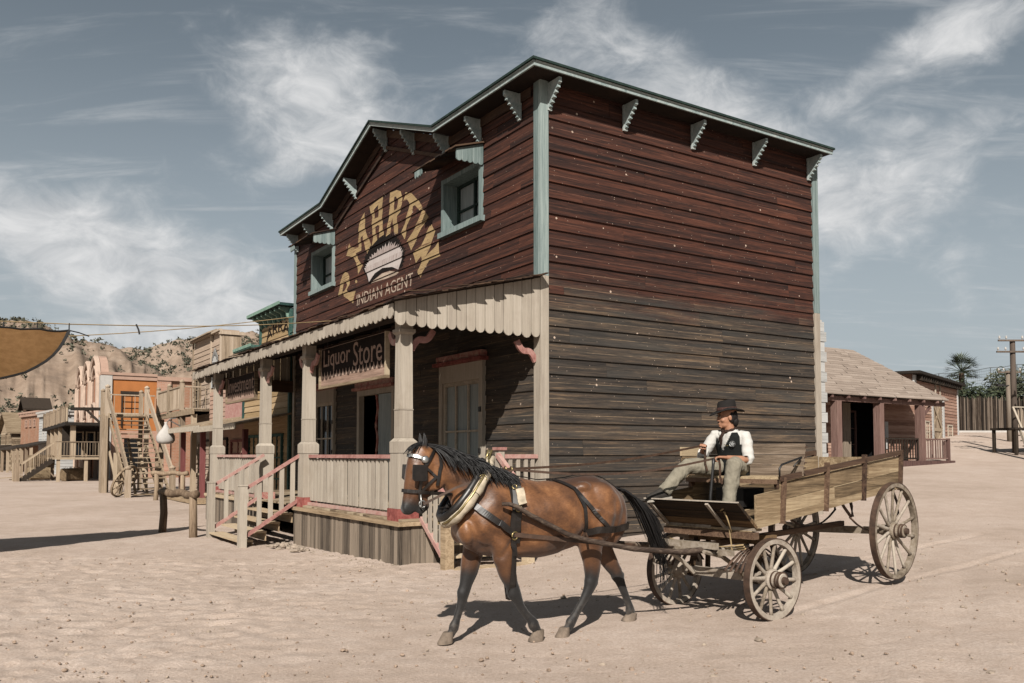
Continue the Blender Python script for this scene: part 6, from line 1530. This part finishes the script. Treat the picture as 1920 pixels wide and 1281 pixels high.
far_building('shed', 'plain low timber shed between the gabled house and the brick building', 40, 95, 6, 5, 4.6, 'grey_h', 'oldwood', R(8), porch=(2.3, 2.6), cornice=False)
# hitching rails
MAT['log'] = wood('peeled_logs', [hexc('463729'), hexc('6f5c4a'), hexc('8d7964'), hexc('a39079')], 'v', .3, bump=.6)
def hitch(label, p, q, h, r, ext):
    c = (Vector(p) + Vector(q)) / 2; d = Vector(q) - Vector(p); o = E('hitching_rail', label, 'hitching rail', (c.x, c.y, gz(c.x, c.y)), math.atan2(d.y, d.x), 'hitching rails of peeled logs')
    L = d.length / 2
    for s in (-1, 1): m = MB(); m.tube([(s * L * 1.06, 0, -.3), (s * L * .98, .02, h * .5), (s * L, 0, h)], [r * 1.1, r, r * .95], 12); m.build('post', MAT['log'], o, smooth=True)
    n = 12; m = MB(); m.tube([((-1 + 2 * i / n) * (L + ext), .015 * math.sin(i * 1.7), h + .02 + .025 * math.sin(i * 1.1)) for i in range(n + 1)], [r * (1 + .14 * math.sin(i * 2.3)) for i in range(n + 1)], 12); m.build('rail', MAT['log'], o, smooth=True)
hitch('low log hitching rail left of the porch steps, the nearer one', (-8.2, 20.2), (-7.05, 19.0), .92, .085, .14); hitch('smaller log hitching rail in front of the tall staircase', (-13.5, 32.6), (-12.5, 32.6), 1.0, .085, .2)
for i in range(9):
    x, y = -33 + random.uniform(-4, 2), 62 + random.uniform(-4, 3); m = MB(); a = random.uniform(0, 3); L = random.uniform(1, 3); z = .06
    m.beam((-L / 2 * math.cos(a), -L / 2 * math.sin(a), z), (L / 2 * math.cos(a), L / 2 * math.sin(a), z + random.uniform(0, .2)), .12, .06); o = m.build('loose_plank', MAT['oldwood'], None); o.location = (x, y, gz(x, y)); tag(o, 'loose weathered plank lying on the ground by the far straw bales', 'plank', 'loose planks in the street')
# shade cloth on its rope
MAT['cloth'] = None
def shade():
    t = NT('brown_shade_cloth', .9, .1); o = t.tc.outputs['Object']; n = t.noise(t.vec((3, 3, 5)), 2.0, 6, .6); st_ = t.noise(o, 1.1, 5, .6)
    c = t.ramp(n, [(.35, hexc('785a3a')), (.65, hexc('8b6a47'))]); c = t.mix(t.maprange(st_, .54, .66, 0, .45), c, hexc('65492d'))
    t.col(c); t.b.inputs['Transmission Weight'].default_value = 0
    tr = t.N.new('ShaderNodeBsdfTranslucent'); tr.inputs[0].default_value = hexc('a0703c'); mx = t.N.new('ShaderNodeMixShader'); mx.inputs[0].default_value = .25
    t.link(t.b.outputs[0], mx.inputs[1]); t.link(tr.outputs[0], mx.inputs[2]); t.link(mx.outputs[0], t.N['Material Output'].inputs[0]); MAT['cloth'] = t.m
    e = E('shade_cloth', 'brown shade cloth with black edging hanging from a rope over the street', 'shade cloth', (-8.48, 16.3, 4.1))
    A = Vector((0, 0, 0)); rows = []; nn = 26
    TOP = lambda s: Vector((-4.4, -4.3, -.22)) * s + Vector((0, 0, -.035 * abs(math.sin(s * math.pi / .09))))
    BOT = [(0, (0, 0, 0)), (.02, (-.02, -.12, -.20)), (.05, (-.06, -.32, -.46)), (.09, (-.14, -.62, -.70)), (.14, (-.28, -1.0, -.92)), (.2, (-.45, -1.45, -1.06)), (.5, (-1.1, -3.2, -1.2)), (1.0, (-2.0, -5.6, -1.3))]
    verts = []; fs = []; M_ = 12
    for i in range(nn + 1):
        s = (i / nn) ** 1.7; tp = TOP(s); b = Vector([table(s, [(k, v[j]) for k, v in BOT]) for j in range(3)])
        for j in range(M_ + 1): p = tp.lerp(b, j / M_); p += Vector((.03, .02, 0)) * math.sin(j / M_ * math.pi) * math.sin(s * 20); verts.append(p)
    for i in range(nn):
        for j in range(M_): k = i * (M_ + 1) + j; fs.append((k, k + 1, k + M_ + 2, k + M_ + 1))
    m = MB(); m.add(verts, fs); m.build('cloth', MAT['cloth'], e, smooth=True)
    m = MB(); m.tube([verts[i * (M_ + 1)] for i in range(nn + 1)], .022, 6); m.tube([verts[i * (M_ + 1) + M_] for i in range(0, int(nn * .45))], .045, 6, flat=.5); m.build('edging', MAT['black_metal'], e)
    m = MB()
    for s in (0.0, .09, .18, .36, .54, .72, .9): p = TOP(s); m.tube([p, p + Vector((0, 0, .12 + .02))], .012, 5)
    m.tube([(0, 0, 0), (.14, .1, -.03), (.30, .18, -.09)], .012, 5); m.build('tie', MAT['black_metal'], e)
    w = E('overhead_rope', 'pale rope stretched across the street from the shop front, carrying the shade cloth', 'rope', (-8.48, 16.3, 4.22))
    q = hw(-.06, 8.1, 5.18) - Vector((-8.48, 16.3, 4.22)); pts = [TOP(s) for s in (1.0, .7, .46, .22)] + [Vector((0, 0, 0))] + [Vector((0, 0, 0)).lerp(q, i / 10) - Vector((0, 0, .10 * math.sin(math.pi * i / 10))) for i in range(1, 11)]
    m = MB(); m.tube(pts, .011, 6); m.build('strand', MAT['rope'], w); m = MB(); p = pts[5]; m.tube([p + Vector((.55, .1, .03)), p + Vector((.6, .1, -.08)), p + Vector((.62, .1, -.17))], .018, 5); m.build('hook', MAT['black_metal'], w)
    w = E('overhead_wire', 'thin second wire from the shop corner to the left above the street', 'wire', hw(-.06, FW, 5.9)); m = MB(); a = Vector((0, 0, 0)); b = Vector((-14, 27, 7.9)) - w.location; b = Vector((-12.5, 19.5, 4.35)) - w.location
    m.tube([a.lerp(b, i / 10) - Vector((0, 0, .12 * math.sin(math.pi * i / 10))) for i in range(11)], .012, 5)
    w.rotation_euler = (0, 0, 0); m.build('strand', MAT['rope'], w)
shade()

# ------------------------------------------------------------------ the right-hand side
qb = HE('white_quoined_building', 'white building with stepped corner stones just behind the red shop corner', 'building', 9.1, 1.0)
m = MB(); m.box((-3.2, .04, 0), (-.04, 5, 5.0)); m.build('wall', MAT['white_plaster'], qb)
m = MB(); z = .3; i = 0
while z < 4.95: w = .34 if i % 2 else .22; m.box((-w - .04, -.03 if i % 2 else -.012, z), (.03 if i % 2 else -.02, w, z + .235)); z += .245; i += 1
m.build('corner_stones', MAT['white_paint'], qb)
ph = HE('shingle_roofed_house', 'low house with weathered shingle roof, dark doorway and railed porch beyond the red shop', 'house', 19.0, 10.6, .0)
PB = 1.45
m = MB(); boards(m, 'x', 0, 12.3, PB, 4.2, 1.7, .14, .02, holes=[(6.6, 9.0, PB, 4.2)]); m.box((0, 1.73, .6), (6.6, 1.8, 4.2)); m.box((9.0, 1.73, .6), (12.3, 1.8, 4.2)); m.box((12.2, 1.801, .6), (12.299, 5, 4.2)); m.build('wall', MAT['rusty_wall'], ph)
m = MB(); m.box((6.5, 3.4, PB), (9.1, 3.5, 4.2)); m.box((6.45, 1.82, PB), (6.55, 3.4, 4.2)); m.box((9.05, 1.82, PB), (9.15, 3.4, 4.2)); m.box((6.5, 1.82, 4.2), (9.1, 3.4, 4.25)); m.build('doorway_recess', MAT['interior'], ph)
d = opening(ph, 'x', 7.2, 8.5, PB, 3.75, 2.6, 'door', 'maroon', (1, 2)); m = MB(); m.box((6.3, 1.62, PB), (6.85, 1.70, 4.1)); m.box((8.75, 1.62, PB), (9.2, 1.70, 4.1)); m.build('door_panel', MAT['grey_v'], ph)
m = MB(); m.box((12.18, 1.62, PB), (12.34, 1.68, 4.2)); m.box((9.5, 1.64, 2.0), (9.75, 1.675, 3.3)); m.build('corner_board', MAT['white_paint'], ph)
m = MB(); rows = 21
zf = lambda t: lerp(4.26, 6.75, t); yf = lambda t: lerp(-.35, 2.7, t); xr = lambda t: lerp(11.5, 8.6, t)
for i in range(rows):
    t0, t1 = i / rows, (i + random.uniform(.76, .86)) / rows; x = -3.0
    while x < xr(t0):
        w = min(random.uniform(.5, 2.2), xr(t0) - x); j = random.uniform(-.015, .02); x1 = x + w - .01; k = random.uniform(-.008, .008)
        m.add([(x, yf(t0) - j, zf(t0) + .045 + k), (min(x1, xr(t0)), yf(t0) - j, zf(t0) + .045 - k), (min(x1, xr(t1)), yf(t1) - j, zf(t1) + .04 - k), (min(x, xr(t1)), yf(t1) - j, zf(t1) + .04 + k), (x, yf(t0) - j, zf(t0) + .0), (min(x1, xr(t0)), yf(t0) - j, zf(t0))], [(0, 1, 2, 3), (4, 5, 1, 0)]); x += w
sr_ = m.build('roof_lath', MAT['shingle'], ph); m = MB(); m.add([(-3, -.33, 4.25), (11.48, -.33, 4.25), (8.6, 2.68, 6.72), (-3, 2.68, 6.72)], [(0, 1, 2, 3)]); m.build('roof_underlay', MAT['darktimber'], ph); m = MB()
m.add([(11.5, -.35, 4.26), (11.5, 6, 4.26), (8.6, 2.7, 6.75)], [(0, 1, 2)]); m.add([(-3, 2.7, 6.75), (8.6, 2.7, 6.75), (11.9, 6, 4.26), (-3, 6, 4.26)], [(0, 1, 2, 3)])
m.build('shingle_roof', MAT['shingle'], ph)
m = MB(); m.box((-3, -.1, 4.0), (11.6, .12, 4.2))
for i in range(13): m.box((-2.6 + i * 1.1, -.34, 4.12), (-2.5 + i * 1.1, 1.6, 4.22))
m.build('porch_beam', MAT['maroon'], ph)
for x in (3.6, 6.56, 9.7): post(ph, x, .0, PB, 4.0, .32, 'maroon')
m = MB(); m.beam((9.7, 0, 3.3), (10.5, 0, 3.95), .1, .1); m.build('brace', MAT['maroon'], ph)
m = MB(); m.box((-1, -.25, 1.12), (12.1, 1.7, PB)); m.build('porch_deck', MAT['maroon'], ph); m = MB(); m.box((-1, -.15, .2), (12.0, 1.7, 1.12)); m.build('plaster_base', MAT['white_plaster'], ph)
rail(ph, (6.8, 0), (9.5, 0), PB, 1.0, 'darktimber', .2, bw=.05); rail(ph, (9.9, 0), (11.9, 0), PB, 1.0, 'maroon', .2, bw=.05); rail(ph, (11.95, 0), (11.95, 1.6), PB, 1.0, 'maroon', .2); post(ph, 11.95, 0, .7, PB + 1.05, .14, 'maroon')
# boarded barn with crossed doors, turned towards the square
ba = Vector((23.5, 50.0, 0)); bd_ = math.atan2(.766, .643); bb = E('boarded_barn', 'red-brown weatherboarded barn with crossed-brace doors and dark flat cornice', 'barn', (ba.x, ba.y, 1.6), bd_)
m = MB(); boards(m, 'x', 0, 10.3, -.4, 4.7, 0, .2, .035, holes=[(4.0, 6.3, -.4, 3.6)]); boards(m, 'y', 0, 6, -.4, 4.9, 0, .2, .035); m.box((.03, .04, -.4), (3.95, 6, 4.6)); m.box((6.35, .04, -.4), (10.2, 6, 4.6)); m.box((.03, .3, -.4), (10.2, 6, 4.6)); m.build('wall', MAT['rusty_wall'], bb)
m = MB(); m.prism([(-.5, -.5, 4.85), (10.6, -.5, 4.75), (10.6, 1.0, 4.75), (-.5, 6, 4.95)], (0, 0, .16)); m.build('cornice', MAT['darktimber'], bb)
m = MB()
for i in range(20): m.box((.3 + i * .5, -.4, 4.5), (.45 + i * .5, -.04, 4.74))
m.build('cornice_block', MAT['darktimber'], bb)
m = MB(); m.box((-.1, -.08, -.4), (.35, .02, 4.8)); m.box((10.2, -.08, -.4), (10.4, .02, 4.7)); m.box((3.75, -.09, -.4), (4.0, .02, 3.8)); m.box((6.3, -.09, -.4), (6.6, .02, 3.8)); m.box((3.7, -.095, 3.6), (6.65, .02, 3.85)); m.build('trim', MAT['white_paint'], bb)
m = MB()
for i in range(8): m.box((4.02 + i * .285, .02, -.4), (4.02 + i * .285 + .275, .06, 3.6))
dr = m.build('barn_door', MAT['oldwood_v'], bb); m = MB(); m.beam((4.1, 0, .1), (6.2, 0, 1.6), .05, .2, up=(0, 0, 1)); m.beam((4.1, -.01, 1.6), (6.2, -.01, .1), .05, .2); m.beam((4.1, 0, 1.75), (6.2, 0, 3.4), .05, .2); m.beam((4.1, -.01, 3.4), (6.2, -.01, 1.75), .05, .2); m.box((4.05, -.03, 1.6), (6.25, .019, 1.8)); m.build('cross_brace', MAT['oldwood'], dr)
opening(bb, 'x', 2.2, 3.0, .3, 2.1, -.03, 'window', 'cream_o', (1, 2)); opening(bb, 'x', 7.6, 8.6, .3, 2.0, -.03, 'window', 'cream_o', (1, 2)); opening(bb, 'x', 4.7, 5.7, 3.9, 4.5, -.03, 'window', 'cream_o', (0, 0))
# stockade
MAT['pale'] = wood('dark_stockade_poles', [hexc('16110d'), hexc('2b221b'), hexc('44382e'), hexc('74675b')], 'v', .5)
MAT['pale_l'] = wood('bleached_stockade_poles', [hexc('5a4c40'), hexc('8a7a69'), hexc('a99a88')], 'v', .4)
sf = E('stockade_fence', 'tall dark stockade fence of sharpened poles on a pale kerb', 'fence', (38, 62, 2.95))
m, g = MB(), MB(); x = -7.5
while x < 14:
    r = random.uniform(.042, .062); h = 2.95 + random.uniform(-.1, .12); tgt = g if (-1.9 < x < -.8 and random.random() < .8) else m
    if tgt is g: h -= .8
    tgt.tube([(x, random.uniform(-.03, .03), 0), (x + random.uniform(-.02, .02), 0, h - .18), (x, 0, h)], [r, r * .9, .012], 6); x += r * 2.05
m.build('poles', MAT['pale'], sf); g.build('mended_panel', MAT['pale_l'], sf); k = MB(); k.box((-7.5, -.25, -.6), (14, .25, .52)); k.build('kerb', MAT['white_plaster'], sf); k = MB(); k.box((-7.5, .1, .2), (14, .16, 2.7)); k.build('backing', MAT['darktimber'], sf)
# shrubs, palm
def leafmat(name, dark, mid, light):
    t = NT(name, .7, .2); n = t.noise(t.tc.outputs['Object'], 2.2, 3); f = t.math('ADD', t.math('MULTIPLY', n, .5), t.math('MULTIPLY', t.attr('rnd'), .5)); return t.col(t.ramp(f, [(.25, dark), (.5, mid), (.75, light)]))
MAT['leaf'] = leafmat('dark_olive_leaves', rgb(.020, .028, .016), rgb(.042, .055, .028), rgb(.085, .098, .052)); MAT['leaf2'] = leafmat('grey_green_leaves', rgb(.03, .036, .022), rgb(.06, .068, .042), rgb(.12, .125, .08)); MAT['bark'] = plain('rough_bark', hexc('54463a'), .95, .1, .2, 8, bump=.6)
def clump(m, c, r, n, s):
    for _ in range(n):
        d = Vector((random.gauss(0, 1), random.gauss(0, 1), random.gauss(0, 1))).normalized() * (random.random() ** .4); p = Vector(c) + Vector((d.x * r[0], d.y * r[1], d.z * r[2])); a = Vector((random.gauss(0, 1), random.gauss(0, 1), random.gauss(0, 1))).normalized(); b = a.orthogonal().normalized(); k = s * random.uniform(.6, 1.4)
        m.add([p - a * k, p + b * k * .45, p + a * k, p - b * k * .45], [(0, 1, 2, 3)])
def shrub(name, label, x, y, r, h, mat='leaf', n=900, s=.16, group=None):
    z = gz(x, y); o = E(name, label, 'shrub', (x, y, z), 0, group); m = MB()
    for i in range(7):
        a = random.uniform(0, 6.28); q = random.uniform(0, .6); clump(m, (r * q * math.cos(a), r * q * math.sin(a), h * random.uniform(.45, .72)), (r * .55, r * .55, h * random.uniform(.25, .34)), n // 7, s)
    m.build('crown', MAT[mat], o); m = MB()
    for i in range(3): a = i * 2.1; m.tube([(0, 0, -.2), (.2 * r * math.cos(a), .2 * r * math.sin(a), h * .4), (.4 * r * math.cos(a), .4 * r * math.sin(a), h * .7)], [.12, .08, .03], 6)
    m.build('trunk', MAT['bark'], o)
for i, (x, y, r, h, mt, lab) in enumerate(((37.2, 68, 2.2, 3.9, 'leaf', 'dark bushy shrub behind the stockade under the palm'), (40.3, 69, 2.5, 5.2, 'leaf2', 'grey-green shrub behind the stockade right of the palm'), (42.6, 69, 2.2, 4.7, 'leaf', 'lower dark shrub in the middle behind the stockade'), (35.2, 70, 2.2, 4.4, 'leaf', 'dark shrub behind the barn corner, left of the palm'), (45.2, 72, 2.9, 6.2, 'leaf', 'tall dark shrub behind the utility poles'), (48.6, 72, 3.2, 6.8, 'leaf', 'tallest dark shrub at the right edge behind the stockade'), (32.6, 72, 2.0, 4.5, 'leaf2', 'grey-green shrub peeping over the barn roof'))):
    shrub('shrub', lab, x, y, r, h, mt, 2600, .17, 'shrubs behind the stockade')
def palm():
    x, y = 38.9, 74.0; o = E('palm_tree', 'fan palm with a round crown rising behind the stockade', 'palm tree', (x, y, gz(x, y)))
    m = MB(); m.tube([(0, 0, -.3), (.1, 0, 2.4), (.05, 0, 4.7)], [.3, .24, .22], 10); m.build('trunk', MAT['bark'], o)
    m = MB(); c = Vector((.05, 0, 4.8))
    for i in range(46):
        el_ = random.uniform(-.5, 1.35); a = random.uniform(0, 6.283); d = Vector((math.cos(a) * math.cos(el_), math.sin(a) * math.cos(el_), math.sin(el_))); L = random.uniform(.75, 1.15); hub = c + d * L; m.tube([c, hub], .02, 4); s = d.cross(Vector((0, 0, 1))); s = s.normalized() if s.length > .1 else Vector((1, 0, 0)); u = s.cross(d)
        for k in range(-5, 6):
            b = k * .26; q = (d * math.cos(b) + s * math.sin(b)); e = hub + q * random.uniform(.6, .95) + Vector((0, 0, -.12 * abs(k) * .3)); w = u.cross(q).normalized() * .035; m.add([hub, hub.lerp(e, .5) + w, e, hub.lerp(e, .5) - w], [(0, 1, 2, 3)])
    m.build('crown', MAT['leaf'], o)
palm()
# net fence on the rise, utility poles, stand at the right edge
nf = E('net_fence', 'tall wire net fence on thin posts behind the shrubs', 'fence', (43.5, 84, gz(43.5, 84)))
MAT['grey_metal'] = plain('grey_galvanised_metal', hexc('6f7578'), .5, .4, .1, 8, metal=.4)
m = MB(); pp = [(-4.5, 3.6), (-1.5, 4.0), (1.0, 4.3), (3.6, 4.6), (6.2, 4.9), (9, 5.1)]
for x, h in pp: m.tube([(x, 0, -.5), (x, 0, h + .9)], .05, 6)
m.build('post', MAT['grey_metal'], nf)
m = MB()
for (x0, h0), (x1, h1) in zip(pp, pp[1:]):
    for j in range(8): m.tube([(x0, 0, h0 + .9 - j * .28), ((x0 + x1) / 2, 0, (h0 + h1) / 2 + .9 - j * .28 - (.10 if j == 0 else .05)), (x1, 0, h1 + .9 - j * .28)], .012 if j else .03, 4)
    for i in range(12): t = i / 12; x = lerp(x0, x1, t); h = lerp(h0, h1, t); m.tube([(x, 0, h - 1.1), (x, 0, h + .85)], .008, 3)
m.build('net', MAT['grey_metal'], nf)
def pole(label, x, y, h, r, arms, lamp=False, mat='log2'):
    o = E('utility_pole', label, 'pole', (x, y, gz(x, y)), 0, 'wooden utility poles at the right edge'); m = MB(); m.tube([(0, 0, -.3), (0, 0, h)], [r * 1.2, r], 12); m.build('pole', MAT[mat], o, smooth=True)
    for z, w in arms:
        a = MB(); a.box((-w, -r - .08, z - .045), (w, -r - .001, z + .045)); a_ = a.build('crossarm', MAT[mat], o); i_ = MB()
        for q in (-.92, -.5, .5, .92): i_.lathe([(.015, z + .061), (.03, z + .10), (.055, z + .13), (.045, z + .18), (.055, z + .2), (.02, z + .25)], (q * w, -r - .05, 0), seg=8)
        i_.build('insulator', MAT['white_plaster'], a_)
    if lamp: l = MB(); l.box((-.75, -.25, h * .78), (-.35, .05, h * .78 + .12)); l.beam((-.4, -.1, h * .78), (0, -.1, h * .78 + .05), .06, .06); l.build('floodlight', MAT['black_metal'], o)
MAT['log2'] = wood('brown_pole_timber', [hexc('37302b'), hexc('584c43'), hexc('74675c')], 'v', .2); MAT['log3'] = wood('grey_pole_timber', [hexc('453a32'), hexc('665a4f'), hexc('84786b')], 'v', .2)
pole('brown utility pole with two crossarms behind the stand', 26.6, 45.3, 6.0, .13, ((5.95, .85), (5.35, .95))); pole('shorter grey utility pole with a floodlight beside the brown one', 30.2, 52, 4.3, .12, ((4.2, .7),), True, 'log3'); pole('tall nearer utility pole whose crossarms reach in at the right edge', 25.1, 40, 8.0, .14, ((7.65, .95), (6.95, .95)))
sd_ = E('timber_stand', 'small dark timber stand with plank steps at the right edge', 'stand', (26.3, 44.6, gz(26.3, 44.6)), R(20))
for x, y in ((-.45, -.3), (2.5, -.3), (-.45, 1.0), (2.5, 1.0)): post(sd_, x, y, -.2, 1.28, .13, 'darktimber')
m = MB(); m.box((-.6, -.4, 1.28), (2.7, 1.1, 1.38)); m.build('top', MAT['darktimber'], sd_); m = MB()
for i in range(4): m.box((-.1 + .02 * i, -.75 + i * .12, .12 + i * .28), (2.4, -.5 + i * .14, .17 + i * .28))
m.beam((-.15, -.8, -.1), (-.15, -.3, 1.25), .06, .12); m.build('step', MAT['cream_o'], sd_); m = MB(); m.beam((-.1, -.35, 1.35), (-.5, -.2, 2.45), .09, .09); m.beam((-.5, -.2, 2.45), (1.4, -.2, 2.45), .06, .06); m.build('upright_frame', MAT['cream_o'], sd_)

# ------------------------------------------------------------------ hills behind the street, with scrub
def hills():
    t = NT('pale_badland_soil', .95, .05); o = t.tc.outputs['Object']; a = t.noise(o, .035, 8, .62, .3); b = t.noise(o, .25, 7, .65)
    t.col(t.ramp(t.math('ADD', t.math('MULTIPLY', a, .55), t.math('MULTIPLY', b, .45)), [(.33, hexc('75675c')), (.47, hexc('927f6f')), (.6, hexc('a69484')), (.72, hexc('b4a596'))])); t.bump(b, .6, .6)
    spots = []
    def ridge(name, D0, D1, T, rough, seed):
        xs = [p[0] for p in T]; lo, hi = xs[0], xs[-1]; nu = int((hi - lo) / 4); nv = 60; vs = []
        for i in range(nu + 1):
            px = lo + (hi - lo) * i / nu; zr = (853 - table(px, T)) / 1606 * D1 + 1.72
            for j in range(nv + 1):
                s = j / nv; d = lerp(D0, D1 + (D1 - D0) * .35, s); x = (px - 960) / 1606 * d; k = (d - D0) / (D1 - D0)
                pr = sst(k, -.05, 1.05) * .55 + clamp(k) * .45 if k <= 1 else 1 - (k - 1) * 1.2
                p = Vector((x * .03 + seed, d * .03, 0)); g = abs(MN.noise(Vector((px * .035 + MN.noise(p) * .8, k * 1.2 + seed, 0))))
                g2 = abs(MN.noise(Vector((px * .11 + MN.noise(p * 2) * .6, k * 2.0 + seed, 3))))
                z = zr * pr + (rough * (MN.noise(p) * .6 + MN.noise(p * 2.7) * .35 + MN.noise(p * 7) * .22) + rough * .45 * (g - .25) + rough * .45 * (g2 - .25) + rough * .8 * MN.noise(Vector((px * .03 + k * 2.2, k * 5, seed)))) * min(1, k * 3) * (1 if k < .85 else max(.15, 1 - (k - .85) * 5.6))
                vs.append((x, d, max(z, -1)))
                for _q in range(2):
                  if k < 1.0 and random.random() < .75 * sst(MN.noise(Vector((x * .018, d * .03, 9))) + .35 * (k < .5), -.6, .6): spots.append(((vs[-1][0] + random.uniform(-1.2, 1.2), vs[-1][1], vs[-1][2]), px, k))
        fs = [(i * (nv + 1) + j, (i + 1) * (nv + 1) + j, (i + 1) * (nv + 1) + j + 1, i * (nv + 1) + j + 1) for i in range(nu) for j in range(nv)]
        me = bpy.data.meshes.new(name); me.from_pydata(vs, [], fs); me.polygons.foreach_set('use_smooth', [True] * len(fs)); me.materials.append(t.m); ob_ = bpy.data.objects.new(name, me); COL.objects.link(ob_); ob_['kind'] = 'structure'
    ridge('hill', 115, 200, [(-420, 640), (-200, 590), (0, 597), (40, 596), (75, 606), (130, 633), (165, 640), (190, 641), (215, 650), (245, 668), (290, 692), (340, 735), (400, 800), (450, 850)], 2.2, 3.1)
    ridge('hill', 190, 280, [(60, 700), (160, 672), (205, 656), (235, 649), (265, 655), (300, 645), (330, 638), (360, 632), (420, 622), (470, 618), (520, 640), (600, 650), (700, 700), (850, 800), (950, 850)], 3.0, 7.7)
    MAT['scrub'] = leafmat('dusty_hill_scrub', rgb(.05, .052, .036), rgb(.09, .09, .062), rgb(.16, .155, .11)); m = MB()
    for (p, px, k) in spots:
        dense = MN.noise(Vector((p[0] * .03, p[1] * .03, 5))) > .12 and k < .6
        if random.random() < (1.0 if dense else .8):
            r = (.2 + .75 * random.random() ** 2.2) * (1.6 if dense else 1.0) * (1.25 if p[1] > 205 else 1); clump(m, (p[0] + random.uniform(-2, 2), p[1] + random.uniform(-.7, .7), p[2] + r * .3), (r, r, r * .7), 12, r * .5)
    o = m.build('hill_scrub', MAT['scrub'], None); o['kind'] = 'stuff'
hills()
shrub('shrub', 'broad green tree behind the gabled house at the far left', -56, 104, 4.2, 8.0, 'leaf2', 3500, .3, 'trees behind the far street'); shrub('shrub', 'lower green tree left of the dark tower house', -52, 106, 3.4, 7.0, 'leaf', 3000, .3, 'trees behind the far street')
# stones on the ground
MAT['stone'] = plain('pale_stones', hexc('a39485'), .95, .1, .15, 9, bump=.5)
m = MB()
def stone(c, r):
    bm = bmesh.new(); bmesh.ops.create_icosphere(bm, subdivisions=1 if r < .02 else 2, radius=1); s = Vector((random.uniform(.7, 1.3), random.uniform(.6, 1.0), random.uniform(.45, .8))) * r; q = random.uniform(0, 10); rt = Matrix.Rotation(random.uniform(0, 6), 3, 'Z')
    m.add([Vector(c) + rt @ Vector((v.co.x * s.x, v.co.y * s.y, v.co.z * s.z)) * (1 + .35 * MN.noise(v.co * 1.3 + Vector((q, 0, 0)))) for v in bm.verts], [tuple(v.index for v in f.verts) for f in bm.faces]); bm.free()
for i in range(62):
    p = hw(-2.95 - abs(random.gauss(0, .16)), 4.1 + random.gauss(0, .32), 0); stone((p.x, p.y, gz(p.x, p.y) + random.uniform(0, .07)), random.uniform(.025, .075))
for i in range(60):
    p = hw(-2.85 - abs(random.gauss(0, .15)), random.uniform(.0, 3.8), 0); stone((p.x, p.y, gz(p.x, p.y) + .005), random.uniform(.01, .03))
o = m.build('rubble', MAT['stone'], None); o['kind'] = 'stuff'
m = MB()
for i in range(480):
    y = random.uniform(6.2, 17); x = random.uniform(-.62, .62) * y
    stone((x, y, gz(x, y) + .004), random.choice((.008, .01, .013, .018, .026)) * (1 if random.random() < .96 else 1.7))
o = m.build('pebbles', MAT['stone'], None, label=None); o['kind'] = 'stuff'
MAT['clod'] = plain('dry_earth_clods', hexc('a48f7e'), .95, .05, .2, 12, bump=.5); m = MB()
for i in range(950):
    y = 5.8 + 9.5 * random.random() ** 1.4; x = (random.uniform(-.63, .1) if random.random() < .7 else random.uniform(.0, .63)) * y
    stone((x, y, gz(x, y) + .006), random.choice((.008, .010, .012, .015, .019)) * random.uniform(.8, 1.3))
o = m.build('earth_clods', MAT['clod'], None); o['kind'] = 'stuff'
